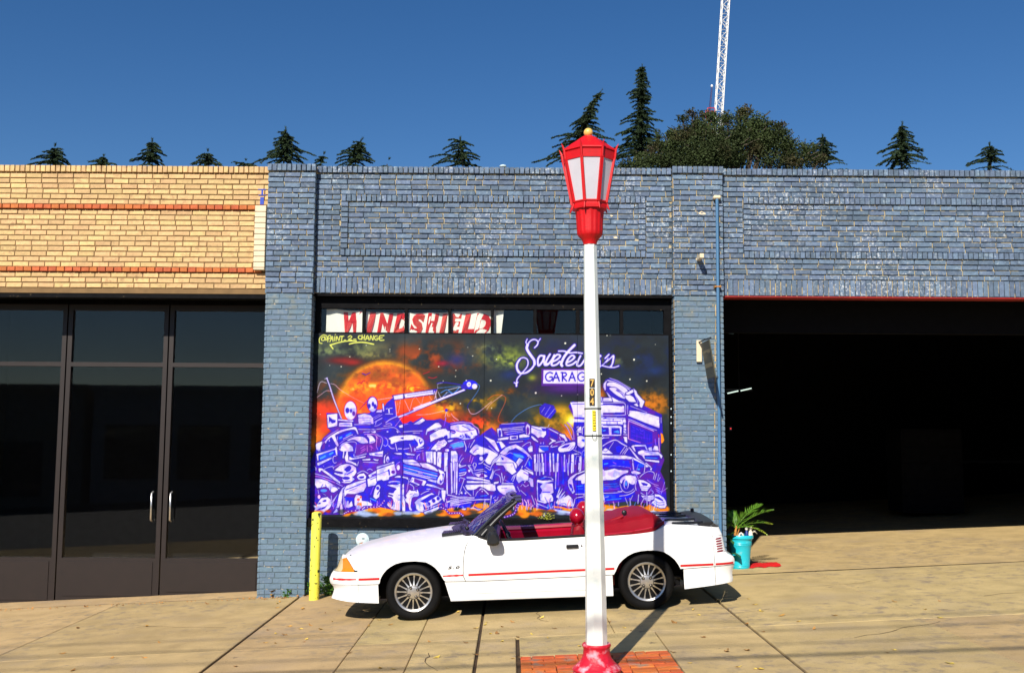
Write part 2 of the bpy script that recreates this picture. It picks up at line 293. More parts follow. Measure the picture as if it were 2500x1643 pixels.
JUNK = """
Z
pP 757 1130 770 1098 790 1068 808 1052 800 1044 797 1008 826 1008 836 1024 858 1024 872 1010 902 1008 912 998 932 1000 945 982 962 968 968 1012 984 1034 1010 1030 1030 1018 1046 1028 1075 1022 1096 1032 1130 1027 1150 1031 1166 1046 1171 1064 1186 1052 1200 1043 1214 1056 1220 1036 1250 1032 1286 1030 1302 1042 1330 1046 1345 1043 1376 1060 1396 1076 1402 1020 1388 992 1396 980 1440 982 1560 984 1616 1012 1618 1056 1612 1100 1622 1122 1612 1150 1622 1170 1626 1200 1628 1232 1600 1238 1580 1228 1540 1222 1500 1228 1452 1232 1400 1240 1340 1246 1300 1238 1270 1232 1240 1236 1180 1224 1150 1232 1110 1238 1080 1244 1040 1250 1000 1252 960 1244 930 1238 900 1240 880 1248 860 1252 820 1256 780 1256 757 1250
L
wP 300 1170 560 1140 560 1450 320 1500
dP 340 1210 440 1290 520 1310 510 1370 430 1390 370 1330 350 1400
wl2.2 290 240 360 430 460 750 560 1010 660 1260
wl1.2 240 260 310 230
wl0.9 40 610 130 340 290 370
nl0.9 390 380 500 410 640 540 1000 760 1250 880
nl0.7 40 730 150 650 280 560 400 570
me 895 1060 170 250
we 890 1065 150 235
de 815 1060 50 70
de 905 1070 28 50
pe 975 1140 40 60
pe 1450 900 140 200
we 1455 910 115 185
de 1370 950 38 60
de 1520 960 38 60
de 1465 900 32 60
pP 1200 960 1360 780 1300 820 1060 1110
nl1.3 1590 790 1900 740 2000 730
wl3 590 1300 800 1320 950 1330
wP 600 1380 930 1360 940 1470 600 1470
dl1.5 640 1420 780 1415 900 1425
wP 1090 1180 1250 1140 1400 1180 1470 1260 1480 1400 1100 1400
dl1 1100 1250 1420 1250
dl1 1200 1300 1400 1300
dl1 1250 1350 1420 1360
dl1 1220 1390 1420 1385
wl1.5 990 1420 1400 1410
bl3 1120 1480 1400 1480
wl1.5 1000 1540 1500 1540
wP 1580 1060 1700 1040 1690 1110 1540 1110
wl3 1720 900 1740 1080
dP 1720 1100 1990 880 1990 1200 1720 1250
wl1.5 1800 1020 1960 1000
wl3 1870 1030 1880 1150
wl1.6 1780 1150 1970 1150
dP 1480 1150 1700 1160 1700 1500 1480 1450
wl1.2 1500 1280 1700 1170
wl1.2 1500 1360 1700 1260
wl1.2 1530 1420 1560 1330 1700 1250
wl1.2 1500 1460 1600 1440 1690 1380
wl1 1470 1250 1640 1160
wl2 1790 1370 1900 1290 2080 1210
wl1.5 1790 1410 1900 1390 1940 1440 1740 1460
dl0.9 1190 130 1280 150 1390 105
dl1.2 1190 120 1240 130 1280 160 1330 130 1390 100
ml1.2 1060 400 1120 350 1180 370 1200 320 1260 310
M
dP 60 620 1000 480 1130 470 1040 590 380 690 130 740
wP 100 630 330 590 330 690 120 720
wP 350 590 1020 500 1030 590 370 680
dl1 420 620 900 550 1030 540
wP 210 1110 470 1010 760 860 1230 670 1750 470 1770 500 1250 710 780 910 480 1040 220 1140
nP 540 920 760 830 960 760 960 800 600 960
wl1.3 150 760 170 1100
wl1 260 720 240 900 200 1040
wl0.8 200 760 210 900
nl1.2 360 730 480 990
nl1 480 980 540 740 600 660
nl1 620 660 750 850
nl1 750 850 800 640
nl0.8 930 640 1000 740
wl1.3 1040 600 1060 520 1100 720
nl1.3 1060 700 1110 500
wl1 1140 540 1220 680 1350 540
cl1.5 1200 560 1350 490 1480 580 1640 430
cl1 1250 640 1400 540 1480 570
wl1.2 1380 490 1650 430 1740 490
cl0.9 1140 450 1650 400
dl1.8 1110 340 1250 320 1450 340 1700 380
wl0.7 1130 460 1130 360 1240 330
be 1880 370 170 105
de 1760 420 90 60
we 1855 365 52 60
ke 1858 365 12 14
we 1985 410 62 62
we 1795 275 16 16
cl0.9 2040 340 2100 400 2060 520 1980 640 1910 740
dl1 1910 740 1830 850 1830 930
nl1 1840 930 1900 1040 2020 1040 2180 930 2380 760
rl0.9 520 540 440 470 520 405 720 410 930 460
wl1 630 1075 900 1060 1100 1020 1270 980
de 1330 965 34 34
wl1.2 1330 1000 1300 1120
wl0.8 1350 1000 1360 1100 1410 1100
vl2 1320 1140 1280 1330
nl1.2 1440 1040 1500 1120 1610 1200
nl0.8 1470 1180 1530 1220
rl1.2 790 120 940 70
rl1.4 910 200 1020 220 1110 190
dP 340 1300 500 1210 600 1280 780 1140 860 1190 1100 1190 1180 1250 1200 1400 340 1428
wP 560 1290 780 1150 840 1200 700 1290
wP 220 1330 320 1290 320 1360 250 1370
wl1 350 1300 440 1280
wP 880 1390 1120 1260 1220 1370 1100 1428 880 1428
nl1 140 1340 300 1130
nl1 200 1120 320 1080 450 1090
Z
al0.8 1190 976 1204 966 1222 964 1234 970 1232 985 1220 1010 1216 1025 1224 1033 1240 1030
nl0.8 1188 1000 1200 984 1226 964
cl0.9 1248 1030 1262 1014 1290 996 1316 988 1324 989
dP 1317 994 1330 984 1352 990 1358 1004 1344 1022 1330 1018 1318 1010
wl1 1322 1006 1330 994
wl1 1330 1014 1344 992
wl1 1336 1020 1354 998
A
wP 120 640 200 600 330 560 300 640 230 860 150 800
wp 400 570 480 460 640 350 850 240 1100 180 1240 145 1310 180 1370 350 1330 330 1290 240 1200 215 1000 250 820 320 700 380 700 430 790 660 740 690 600 450 540 470 450 560 420 620
wl1.2 380 490 560 360 790 215
dP 700 400 850 330 1050 260 1200 225 1300 260 1340 370 1100 470 820 610 740 540
bP 780 440 1000 320 1150 280 1270 300 1000 440 850 540 790 520
cl3 1010 400 1150 320
cl4 830 470 880 440
wl1.4 760 420 760 520
wl1.8 930 490 990 460 1150 380 1200 370
wl1 830 620 1000 500 1300 390
dP 440 620 480 520 570 450 740 690 700 740 430 800
we 525 540 14 28
ve 520 690 22 20
wl1 270 850 260 740 330 620 400 560
pP 310 800 330 660 400 590 390 780
wP 150 930 690 770 720 700 740 720 760 980 720 960 690 800 200 970 210 1130 180 1120
bP 200 970 690 800 720 950 620 1020 220 1120
cl5 270 1060 400 990
cl5 540 930 620 890
wP 170 1190 590 1020 600 1060 190 1270
dP 200 1290 560 1150 700 1180 400 1360
wl1.8 720 980 640 1010 630 1120 670 1190 730 1170
vl0.8 280 1300 500 1180 560 1240
wl1 350 1280 370 1300
wl1.2 390 1350 590 1280 640 1270
wP 810 700 900 640 1020 600 1100 640 1200 720 1220 840 1080 860 1060 860 1080 1100 1180 1150 1300 1200 1330 1280 1180 1200 1010 1160 970 1030 1010 930 1020 850 960 850 940 1050 910 1050 930 860 850 830 800 780
wp 1000 560 1200 450 1420 420 1560 460 1650 580 1620 610 1440 610 1300 530 1200 510
wp 1610 380 1760 400 1860 560 1700 630 1690 500
dl1.6 1470 420 1560 430 1650 500 1680 650
dl1.4 1720 590 1820 560
wl1.6 820 800 870 660 1010 590 1220 570 1310 620 1290 800 1270 900
dl1.8 830 760 850 640 1000 560 1250 540
dl2.5 1180 600 1250 700 1240 850 1260 930
pP 1310 640 1640 640 1880 580 1900 820 1680 890 1330 960 1290 880
nl0.8 1430 770 1570 690
nl0.8 1450 830 1560 760
nl0.8 1430 900 1580 790
nl1 1620 680 1630 860
nl0.8 1680 690 1750 740 1740 820
nl0.7 1720 670 1800 770
wl1.6 1240 930 1240 990 1300 1000 1600 920
wP 1100 1100 1100 1000 1200 1050 1600 980 1560 1020 1200 1090
wP 1670 910 2050 850 2090 830 2070 1010 1700 960
dl2 1850 930 1940 945 2050 940
nl1.2 1540 360 1700 350 1850 370 1900 480 1890 700 1940 810
nl1 1900 420 1940 500 1930 620
pe 1960 600 50 130
nl1 2020 480 2020 600
wl1.4 1900 380 2050 450 2070 600 2010 800
wl1.3 1850 330 2050 400 2200 500 2220 640 2150 700 2100 660
wl1.4 1640 310 1850 230 2100 180 2380 170
wP 1720 310 1860 250 1880 300 1840 320
dP 1880 330 2050 260 2380 230 2380 420 2200 470
we 2210 280 35 16
wl1.5 1370 210 1720 220
wl1.6 1520 300 1700 280
wP 1460 1090 1700 1060 1730 1080 1700 1110 1500 1110
wP 1780 1060 1900 1090 1970 1080 1930 1130 1830 1110
wl1.5 1510 1160 1940 1180
vl1 1540 1210 1900 1210
vl0.8 1560 1270 1880 1270
wl1.4 1340 1270 1370 1150
wP 2110 1200 2110 1040 2160 920 2240 900 2160 1000 2140 1190
we 2220 1080 42 90
de 2225 1110 20 40
wl1.4 1620 1400 1700 1360 1780 1400
B
dP 0 300 240 240 540 230 620 330 740 380 320 460 0 330
we 310 280 30 16
wP 560 240 600 320 640 300 600 260
wl1.4 0 210 250 180 500 160 680 300
wp 340 480 500 410 740 390 1000 380 1200 420 1340 500 1370 620 1320 700 1180 760 1140 740 1200 660 1150 560 1080 520 740 540 600 570 420 640 400 520
dP 380 660 600 570 850 520 1020 570 1080 640 1080 690 960 720 920 790 620 750 450 730
dP 680 460 740 440 790 460 760 500 720 490
wl1.8 540 620 570 760 590 840
wl1.6 950 640 990 740 1010 860
wl2 620 775 720 775
wl1.8 780 790 940 760
wl1.8 340 680 420 760 510 770
dl1.8 1080 490 1180 600 1190 690
dP 1220 530 1250 480 1330 580 1270 650 1230 600
we 1275 545 24 36
wl1.8 1150 790 1360 740
we 1105 800 26 50
wl1 1150 850 1350 830
wl1.6 780 285 1050 265 1320 260
wl1.6 1050 320 1240 315
wP 480 900 720 900 720 950 600 940
wP 790 890 1120 940 1080 970 880 950
vl1 460 1010 720 1000
vl1 450 1055 720 1040
wl0.9 900 1030 1050 1020
wl2 1160 1080 1180 990 1240 940
vl2 1240 980 1250 1060
wP 200 1190 210 1000 290 910 240 1010 240 1190
wP 1450 210 1700 30 1800 20 1890 130 1600 230 1470 280 1440 380 1420 370
wP 1540 380 1800 220 2000 190 2060 260 2380 260 2380 440 2200 460 2040 480 1900 430 1700 500 1560 580
dP 1940 420 2030 370 2060 420 2040 520 1960 500
wP 1560 800 1800 540 1830 560 1860 545 1960 500 2010 560 2050 600 1980 700 1860 760 1840 810
dl1 1790 610 1880 600
dl1 1930 595 2000 600
dl0.8 1720 660 1830 670
de 1925 640 14 10
we 1735 810 30 50
we 2040 820 60 40
wP 2050 540 2240 510 2160 560 2080 590
cl2 2120 690 2380 580
wl1 2100 740 2380 640
cl2 2200 760 2380 700
wP 1420 860 1620 850 1620 1200 1450 1160
wP 1640 860 1720 860 1720 1250 1650 1220
wP 1760 860 1880 880 1860 1330 1740 1260
wP 1960 880 2060 880 2060 1428 1960 1428
wP 2150 830 2340 880 2350 1428 2160 1428
dl1.2 1490 920 1480 1020
dl1 1550 1080 1580 1180
vl1.5 1400 870 1390 1120
dl1.2 1790 1060 1790 1160
dl1.6 2060 1100 2050 1428
dl0.8 2240 950 2250 1400
wl1.2 1340 880 1350 1100
pP 1460 730 1540 700 1510 800 1440 790
vl1.5 1500 800 1600 680
wP 750 1090 1050 1090 1200 1170 1260 1290 780 1190
wP 1220 1180 1500 1220 1680 1290 1800 1428 1500 1380 1330 1320
bP 780 1290 1100 1350 1500 1428 780 1428
cl1.5 780 1240 1240 1330
wl2 780 1310 1000 1370 1200 1428
wP 0 1290 480 1150 520 1180 120 1330 0 1400
wP 140 1380 500 1230 540 1400 380 1428 200 1428
wl1.2 560 1340 560 1240 670 1150
we 640 1330 50 90
C
wP 0 90 250 40 450 40 620 110 740 230 780 380 640 480 420 520 200 470 0 460
dl1.4 0 100 150 70 300 60 420 50 560 80 650 170
nl1.5 0 60 250 10 450 20 600 40 700 130 800 200 830 330
dl1.6 340 110 480 170 570 230
pl1.5 170 240 300 280 540 250 690 220
dP 0 210 120 240 160 300 100 350 0 300
nl1.6 20 280 110 300
dP 410 340 460 340 600 460 560 470 440 460
wl1 460 350 500 430
wl1 530 340 570 400
dl1.6 600 310 630 360
dl1.4 340 370 390 430 320 480 240 480
dl1.2 660 430 760 390
de 290 410 30 22
dl2 0 470 200 460 280 530 0 600
cP 0 660 340 570 400 640 380 720 60 740
wl1 0 640 350 550
wl1 90 780 380 710
wl2 390 550 450 740 430 850
wl1.8 700 520 570 740
wl1 560 600 510 740
wP 10 840 150 840 200 930 210 1428 20 1428
vl1.5 60 1000 60 1428
vl1.2 120 1100 130 1428
wp 560 840 740 650 900 720 1080 780 1370 930 1300 1080 1180 1230 1040 1180 960 1000 1090 960 1060 900 900 960 800 930 700 960 600 900
dl1.4 650 900 720 820 820 770
dP 780 1040 900 960 1050 900 1090 960 1000 1120 940 1200 830 1200 800 1130
we 890 1060 55 65
wl2 820 1210 900 1190 980 1100
wP 950 400 1280 540 1420 840 1380 870 1240 700 1060 500
dP 850 400 950 420 1250 720 1400 900 1370 920 1080 780 850 700 720 620
vl1 1030 600 1200 720 1400 880
wl1.4 1110 700 1300 860 1380 920
wP 1330 570 1470 560 1600 700 1480 780
bP 1340 600 1410 590 1490 800 1450 810
wl1.6 1500 200 2140 130
dP 1500 90 2160 40 2160 90 1500 140
wl1.3 1480 60 2150 30
wl1.6 1510 235 2100 190
wl1.4 1560 300 2100 230
wl1.2 1640 360 2140 270
wl1 1560 330 1660 350
wP 1350 200 1470 180 1510 420 1390 430
de 1430 330 40 105
wP 2180 130 2230 50 2300 110 2310 330 2280 370 2200 380
pe 2245 250 42 110
wP 1370 480 1700 430 1680 500 1380 530
wP 1720 400 1950 395 1950 500 1720 520
dP 1760 430 1920 420 1920 480 1770 490
wP 1990 380 2130 350 2300 400 2280 430 2000 460
cl1.5 2000 500 2280 480
wl1.6 1700 600 2100 560
wP 1430 890 1600 720 1880 640 2100 760 2330 990 2380 1100 2300 1020 2240 1000 1900 760 1700 820 1600 950 1480 960
dl1.4 1430 890 1620 730 1880 640
bP 1570 960 1880 750 2240 970 2160 1100 1900 1250 1700 1100
dP 1700 860 1900 750 2230 950 2060 900 1800 880
cP 1760 890 1950 930 2100 970 2150 1040 2000 1060 1900 1010
wl1.5 1590 960 1720 890 1800 920
wP 1990 1040 2110 1100 1900 1350 1840 1350 1870 1220
wp 1470 940 1900 1200 1870 1400 1620 1428 1560 1290 1460 1240 1360 1240 1290 1180 1180 1260 1240 1120 1380 990
dP 1460 1010 1550 1050 1530 1120 1490 1080
wl2 1160 1400 1200 1260 1440 960
bP 2240 1040 2380 1100 2380 1400 2200 1300
cl3 2280 1150 2300 1260
wl1.8 2160 1280 2290 1010
wl1.8 2190 1310 2300 1390 2380 1428
wl1.6 2080 710 2220 610 2320 590 2320 680
wP 2240 760 2330 680 2380 700 2380 860 2280 870
wl1 230 1240 260 1060 340 940
wl1.4 240 1300 300 1130 380 1040
wP 230 1300 250 1190 300 1260 440 1240 260 1310
wP 490 1250 640 1240 560 1270 660 1420 600 1428
nl1 550 1150 590 960
nl1 600 1200 660 1020
wl1.6 690 1180 650 1250 690 1300 660 1340
wl1.6 740 1180 740 1280 700 1380
wl1.2 700 1410 940 1370
wl1.6 950 1210 1140 1320
D
wP 90 120 300 160 560 190 560 400 480 500 400 470 300 500 200 400 90 340
dl1.5 80 150 350 260 560 280
dP 400 190 560 210 560 280 480 300
wl2.2 650 210 980 380 1180 480 1240 620
wP 980 370 1150 400 1250 600 1180 620 1140 520 1000 440
wl1.2 390 160 600 170 660 80
pP 650 260 980 430 1130 520 1140 600 880 600 660 480
dP 680 290 900 400 950 480 900 560 700 460
wP 660 500 900 600 780 640 660 720 650 690 760 600
wl1.2 990 470 1020 570
wP 90 440 160 470 320 620 300 640 180 580 100 500
nl1.2 310 500 370 460
we 395 670 18 26
we 480 670 14 36
nl1.5 1160 90 1250 200 1410 560
nl1.5 1240 20 1330 110 1430 300 1450 560
rl1 1020 60 1150 200 1330 560
nl1 1230 400 1330 580
wl1.6 330 800 400 770 640 770
wP 330 800 380 850 440 900 540 950 330 960
bP 370 800 640 790 660 900 520 930 430 880
wl1.8 710 790 800 690 1000 620 1130 620 1120 670 920 760 740 800
pe 900 710 150 45
wp 950 830 1100 720 1300 660 1480 640 1470 780 1400 880 1250 930 1000 950
dP 1020 820 1160 740 1340 700 1260 790 1120 830
dl0.8 1270 850 1350 770
dl0.8 1330 870 1440 760
wP 1560 450 1700 440 1790 490 1790 760 1680 830 1560 740
bP 1680 560 1790 550 1790 630 1720 610
wl1.3 1490 860 1530 770
wl1.5 1430 880 1560 940 1660 980 1640 1040
wP 1420 1010 1560 990 1640 1020 1500 1040
wl1.2 1700 1060 1710 960 1760 900
wP 170 1040 240 1020 240 1564 200 1564
wl2.2 290 1030 300 1200 300 1564
wl2.2 345 1020 350 1564
wl3.5 430 1020 450 1200 440 1564
vl3 540 1010 550 1564
wl4 690 1010 700 1564
wl3.5 790 1010 810 1564
wl3.5 940 1020 920 1564
vl2 1060 1100 1080 1564
wl3 1150 1050 1140 1564
vl3 1210 1200 1180 1564
wl2 1300 1040 1270 1564
wl6.5 1410 1060 1400 1564
wl1.2 1490 1350 1530 1100 1600 1090
wl5.5 1660 1110 1640 1564
vl2 1760 1200 1740 1500
dl1.5 1560 1120 1550 1560
dl1 1640 1250 1630 1330
wP 1540 140 1600 130 1620 200 1540 200
wP 1640 150 1680 140 1680 280 1540 290 1550 240
wl3 1550 300 1680 320
wP 1540 340 1590 340 1600 430 1550 430
wl2 1720 380 1710 300 1730 180 1790 140
dl1.4 1540 130 1790 110
Z
wP 1392 982 1440 980 1448 1020 1400 1018 1398 1000
dl1.6 1398 986 1438 986
wP 1400 1022 1450 1026 1450 1030 1400 1030
E
dP 150 800 160 720 400 730 450 860 150 860
dP 240 400 300 270 420 235 620 300 940 500 1030 560 1090 640 1170 860 1130 950 1000 900 800 860 480 850 300 580
wP 250 380 340 280 400 290 420 310 330 320 300 400 300 560 400 740 520 850 420 740 280 560 240 460
wl1.3 400 240 580 300 760 400 930 500
wl2.6 350 300 560 340 760 440 900 530
wp 330 380 420 340 560 360 760 460 860 560 800 680 740 620 560 500 380 440 340 440
wp 390 490 520 480 600 520 740 640 820 760 700 740 560 660 440 560
wl2 580 550 720 620 820 700
dl1.3 580 540 700 640 760 720
wP 300 560 420 700 640 820 840 850 500 850 400 740
wP 800 680 900 660 1000 720 1080 850 900 840 800 740
wP 810 620 980 530 1030 590 880 660 820 650
wP 1000 500 1080 570 1100 640 1230 780 1290 830 1220 1000 1160 960 1170 860 1040 640
wl1.2 1040 640 1120 850 1080 860
wP 1010 910 1090 880 1140 950 1100 960
wP 240 750 440 740 470 830 230 830
vl1.5 250 790 370 790
wl2 190 730 210 850
wP 160 930 400 910 600 920 770 950 780 1100 700 1110 160 1120
wP 900 1060 1080 1080 1350 1130 1660 1230 1670 1510 1300 1370 860 1190 900 1150
wl1.6 160 870 600 870 790 890 800 1120 740 1180 160 1180
wl1.6 860 930 860 1150
wl1.4 930 950 1350 1110
wl1.4 1710 1240 1710 1380
dP 160 900 400 890 720 930 720 960 400 920 160 930
wP 160 1230 800 1250 820 1400 810 1560 760 1560 740 1420 160 1410
dP 170 1280 310 1240 340 1270
dl1.2 160 1270 800 1270
dl1.2 160 1335 680 1335
dl1.2 200 1270 200 1320
dl1.2 490 1275 490 1320
dl1.2 740 1275 730 1330
dl1.4 330 1340 330 1400
dl1.4 590 1350 600 1400
dl2.2 170 1420 700 1430
wl1.6 880 1280 1060 1350 1400 1500 1600 1564
vl1.5 900 1350 1200 1440 1500 1550
F
wP 200 220 760 230 810 270 790 510 600 520 200 520
dP 210 280 430 280 440 480 210 490
dP 510 290 750 290 770 490 510 480
cl3 240 380 330 360
cP 550 410 700 350 740 400 740 450
dl2 200 195 800 200 840 300 830 500
wP 860 150 930 160 940 450 860 440
dl1.4 870 185 940 185
dl1.4 860 300 940 300
dl1.4 880 350 930 400
wl2 860 480 960 490
wP 850 550 960 550 970 740 890 680 880 600
dP 200 620 360 620 400 700 300 790 220 800
wl1.6 200 590 440 570
wl2.4 260 810 440 700 630 640 800 740 960 830
dP 260 950 430 780 640 670 880 850 820 1040 640 1040 440 930
bP 640 850 720 800 800 860 760 1000 660 1000
wl1.4 440 900 570 700
wP 230 1040 240 950 330 870 400 910 560 1040
dl1 260 940 340 980 420 920
wl1.6 760 1040 900 840
wl1.6 830 1040 960 870
wl2 890 1040 1000 880
wP 990 830 1050 860 1300 1170 1640 1428 1500 1400 1260 1200
dP 1010 920 1180 1130 900 1080
wP 220 1080 500 1090 900 1090 1150 1150 1400 1290 1640 1420 1500 1428 1330 1360 1150 1200 900 1190 220 1180
dl1 220 1150 560 1160
bP 220 1210 700 1220 1000 1240 1080 1428 220 1428
cl3 250 1350 400 1320
vl3 560 1290 640 1330
wl2.2 1120 1190 1150 1428
wl1.2 1180 1210 1440 1340
bP 1180 1220 1450 1350 1460 1428 1180 1428
wl1.6 1480 1428 1480 1360
pP 1010 130 1850 400 1860 700 1600 760 1360 720 1020 640
dP 1060 180 1700 420 1700 700 1500 740 1060 600
nl1.8 1000 600 1010 120 1100 120 1740 380
nl1.2 1010 610 1350 720
vl1.2 1120 250 1180 300
vl1.2 1230 310 1300 350
vl1.3 1330 310 1380 380 1440 360
vl1 1080 370 1180 420
vl1 1130 340 1190 370
vl1 1340 430 1420 480
vl1 1460 380 1460 600
vl0.8 1100 500 1640 620
vl0.8 1250 400 1250 640
vl0.8 1370 560 1390 620
vl0.8 1540 460 1550 700
vl0.8 1620 480 1620 700
vl1 1080 570 1160 600
vl2.5 1780 620 1800 800 1820 880
wP 1700 940 1760 800 1850 820 1880 940 1900 960
nl1.6 1890 500 1890 760 1910 990
rl2 1880 480 1890 560
oP 1940 430 2000 480 2040 650 2000 720 1950 740
wP 1080 830 1130 790 1500 780 1570 940 1530 940 1480 830 1160 830 1220 980 1180 970
vl1.2 1260 860 1400 900
wP 1280 980 1400 930 1700 980 1860 980 1990 1100 1960 1190 1900 1080 1460 1080 1480 1200 1900 1240 1900 1300 1500 1240 1400 1100 1280 1040
dP 1480 1100 1880 1110 1900 1170 1880 1210 1490 1190
cl2 1500 1150 1840 1170
dl1 1460 970 1700 1030
wP 1580 870 1680 840 1700 960 1600 960
G
wP 210 220 430 180 560 150 680 190 940 200 930 260 800 300 600 440 500 460 210 470
dl1.5 210 120 560 90 800 110 980 180
wl0.9 430 80 600 75 960 120 1000 190
wl2.6 1060 0 1080 200 1040 270
wP 1010 240 1100 200 1290 270 1200 310 1040 290
wl1 1160 200 1210 30
ce 1220 170 40 30
wl1.8 1400 0 1390 120 1370 260
wl2.2 1420 0 1560 120
wP 1530 150 1590 130 1570 200 1540 190
wl1.6 1250 390 1340 300 1480 230 1600 240 1650 300 1620 440
pe 1480 350 130 70
wl1.6 1710 280 1660 460
wl1.4 1770 310 1730 490
wl1.4 1810 390 1750 500
wl1.1 1450 460 1600 560 1760 610
wl1.1 1640 610 1810 710
wl1.1 1680 700 1830 780
wl1.1 1700 750 1800 820
ce 560 590 10 10
cl1.5 220 590 640 560
cl1.5 220 640 690 620
cl1.2 230 690 640 660
vl1.5 220 740 680 700
wl1.5 240 820 600 810 780 770 650 770
wp 720 480 800 380 900 340 1040 340 1140 380 1150 450 1100 580 1010 570 960 540 880 440 800 460 750 560
dP 740 560 830 580 900 720 960 600 1090 590 1060 720 880 790 780 740
wl1.2 710 560 740 420 880 340
wl1.5 710 560 760 720 870 800 1000 770 1090 700
we 880 570 70 140
de 880 590 45 110
ce 875 560 28 70
wl1.8 1160 480 1130 620 1150 740
wl1.3 1110 330 1210 520
wl1.3 1150 300 1260 520
wP 1200 450 1350 470 1520 560 1560 620 1450 760 1300 750 1260 660
dP 1280 530 1380 540 1480 580 1440 620 1340 610
dl0.8 1270 640 1500 660
dl0.8 1270 700 1480 710
pP 1290 780 1500 770 1560 740 1600 800 1500 860 1400 850
wl1.6 1280 810 1400 880 1560 860 1620 800 1570 740
wP 1280 880 1400 900 1630 870 1640 980 1500 1040 1380 1000
dl0.8 1350 930 1600 950
dl0.8 1380 980 1600 1000
wP 1660 850 1780 860 1900 940 1960 1040 1980 1150 1940 1220 1820 1230 1700 1180 1580 1090 1650 1000
dP 1680 910 1780 920 1890 1010 1880 1040 1760 990 1660 940
dl1.2 1640 1000 1760 1080 1920 1060
dl1.2 1650 1070 1760 1140 1920 1130
bP 210 860 700 830 1060 830 1120 800 1000 940 700 1000 330 1040 210 1000
wl1.8 700 900 900 870 1060 800 1110 750
wl3 250 860 280 1010
cl2 340 1010 740 970
wl1.2 300 940 400 910
wl1.8 250 1180 260 1090 300 1040
wl1.4 670 1060 670 1160
wl1.6 980 960 1000 1180
wl1.4 850 940 910 1090
wl1.4 1060 880 1000 1000
wl1.8 1220 860 1200 1100
wl1.6 1380 940 1280 1120
wl1.8 1440 800 1450 1150
wl1.2 1610 1040 1550 1130
wl1 1480 840 1570 690
wl1 1830 850 1930 520
wl1 1840 790 2000 680
H
wl1 0 100 60 0
wP 0 160 240 250 250 330 140 270 0 220
wP 0 340 240 440 250 650 180 640 140 520 60 480 0 560
wl2 320 0 330 330
wl2 430 0 420 330
wl3 520 0 520 300
vl3 680 0 700 330
wl2 870 0 850 700
vl2 940 0 920 600
dl2 990 0 1000 540
bl3 1060 100 1060 560
wl2 1180 0 1200 330
wl3.5 1300 0 1290 260
wl3 1500 0 1490 170
wP 330 420 560 365 740 390 810 460 780 480 700 420 560 390 350 440
de 550 430 200 48
cl1.5 450 430 560 400
wP 350 450 500 480 700 470 800 480 770 540 790 740 800 800 740 850 790 960 780 1040 560 1100 360 1040 340 700
dP 360 520 500 560 430 640 490 740 460 830 420 860 440 1010 560 1050 380 1020
dP 590 540 780 490 770 550 680 560
bl2 500 790 700 790
dl1.2 720 850 800 810
dl1.2 560 930 640 1100 660 1200
dl1.2 730 950 690 1060 690 1180
wP 860 1080 930 960 870 930 990 600 960 760 900 900 1080 640 1000 800 930 930 1140 740 1060 850 980 980 1130 840 1080 940 1200 870 1260 920 1300 960 1340 1180 1200 1180 1000 1140 920 1130
dl0.9 930 1020 980 900 1080 760
dl0.9 830 900 910 760
dl1.2 990 1110 1100 1100 1140 1140
wP 1190 480 1260 380 1400 290 1650 200 1650 230 1420 320 1310 440 1350 700 1380 780 1320 840 1240 720 1200 620
dP 1210 560 1290 580 1340 740 1290 790 1300 700 1240 660
wP 1380 460 1440 380 1640 280 1650 490 1500 470
bP 1390 590 1650 580 1650 820 1420 820
cl2 1440 640 1640 610
cl1.4 1460 700 1640 700
wl1.8 1400 850 1650 840
wl1.8 1380 980 1450 940 1650 910
bP 1400 990 1590 970 1600 1060 1420 1100
wl2 1300 980 1330 1180 1380 980
wl4.5 540 1430 560 1360 700 1290 900 1290 1080 1330 1240 1350
dl1 640 1400 760 1340 1000 1360 1230 1400
wl1.4 720 1370 1000 1390 1230 1400
wl1 160 1330 440 1390
wl1.2 180 1340 350 1460
wl1.6 200 880 290 1130
nl2 0 1000 60 1100 80 1280
nl1.8 240 1150 170 1230 160 1330
nl1.6 80 1000 140 1160
wl2 340 1100 640 1220
cl2.5 650 1240 650 1130
cl2.5 710 1240 740 1100
yl1 450 1500 620 1530
gl1 450 1520 500 1550
Z
ol4 1354 1237 1372 1239 1398 1247
I
wl1.6 130 270 260 300 400 340 560 400 700 470
nl1.2 130 330 300 360 500 440 660 500
wl1.5 690 510 850 590
wP 240 130 330 140 520 270 640 360 800 490 780 520 620 420 500 320 300 180 270 240 240 200
wP 130 400 300 410 450 450 620 560 780 640 720 690 620 750 540 730 500 640 420 600 300 620 200 640 150 560
dl2 600 580 700 620 740 660
wP 640 190 780 60 960 20 1100 50 1190 120 1200 240 1140 330 1090 350 1160 410 1040 500 900 510 800 480 880 470 830 400 860 360 700 300 620 260 680 240 800 250 860 230 760 210
dP 880 170 960 90 1030 60 1080 120 1040 200 960 230
dP 650 240 860 240 850 280 720 270
de 940 385 95 40
dl1.5 900 300 940 270
dl1.5 920 460 1040 460
bl2 960 290 1120 200
wl1.8 130 80 170 130 170 180
wl1.4 380 160 480 110 590 90 620 150
wl1 620 110 820 10
dP 430 180 590 120 600 200 520 230
wP 880 640 940 580 1200 480 1440 420 1450 600 1380 720 1280 750 1180 780 960 780 900 860 880 720
dl2 940 680 1100 620 1430 480
dl1 1010 710 1200 640
wP 1500 310 1870 100 1870 180 1600 300 1560 400
wP 1480 410 1650 340 1870 250 1870 420 1760 440 1680 560 1500 600
vl2 1600 340 1870 200
dl1.5 1560 420 1870 290
dl2.4 1460 420 1470 600
wP 1210 350 1270 280 1390 260 1450 340 1440 400 1340 430 1260 420
dP 1240 370 1300 340 1400 330 1400 380 1320 400
wl1.6 1220 270 1330 210 1400 210 1500 270
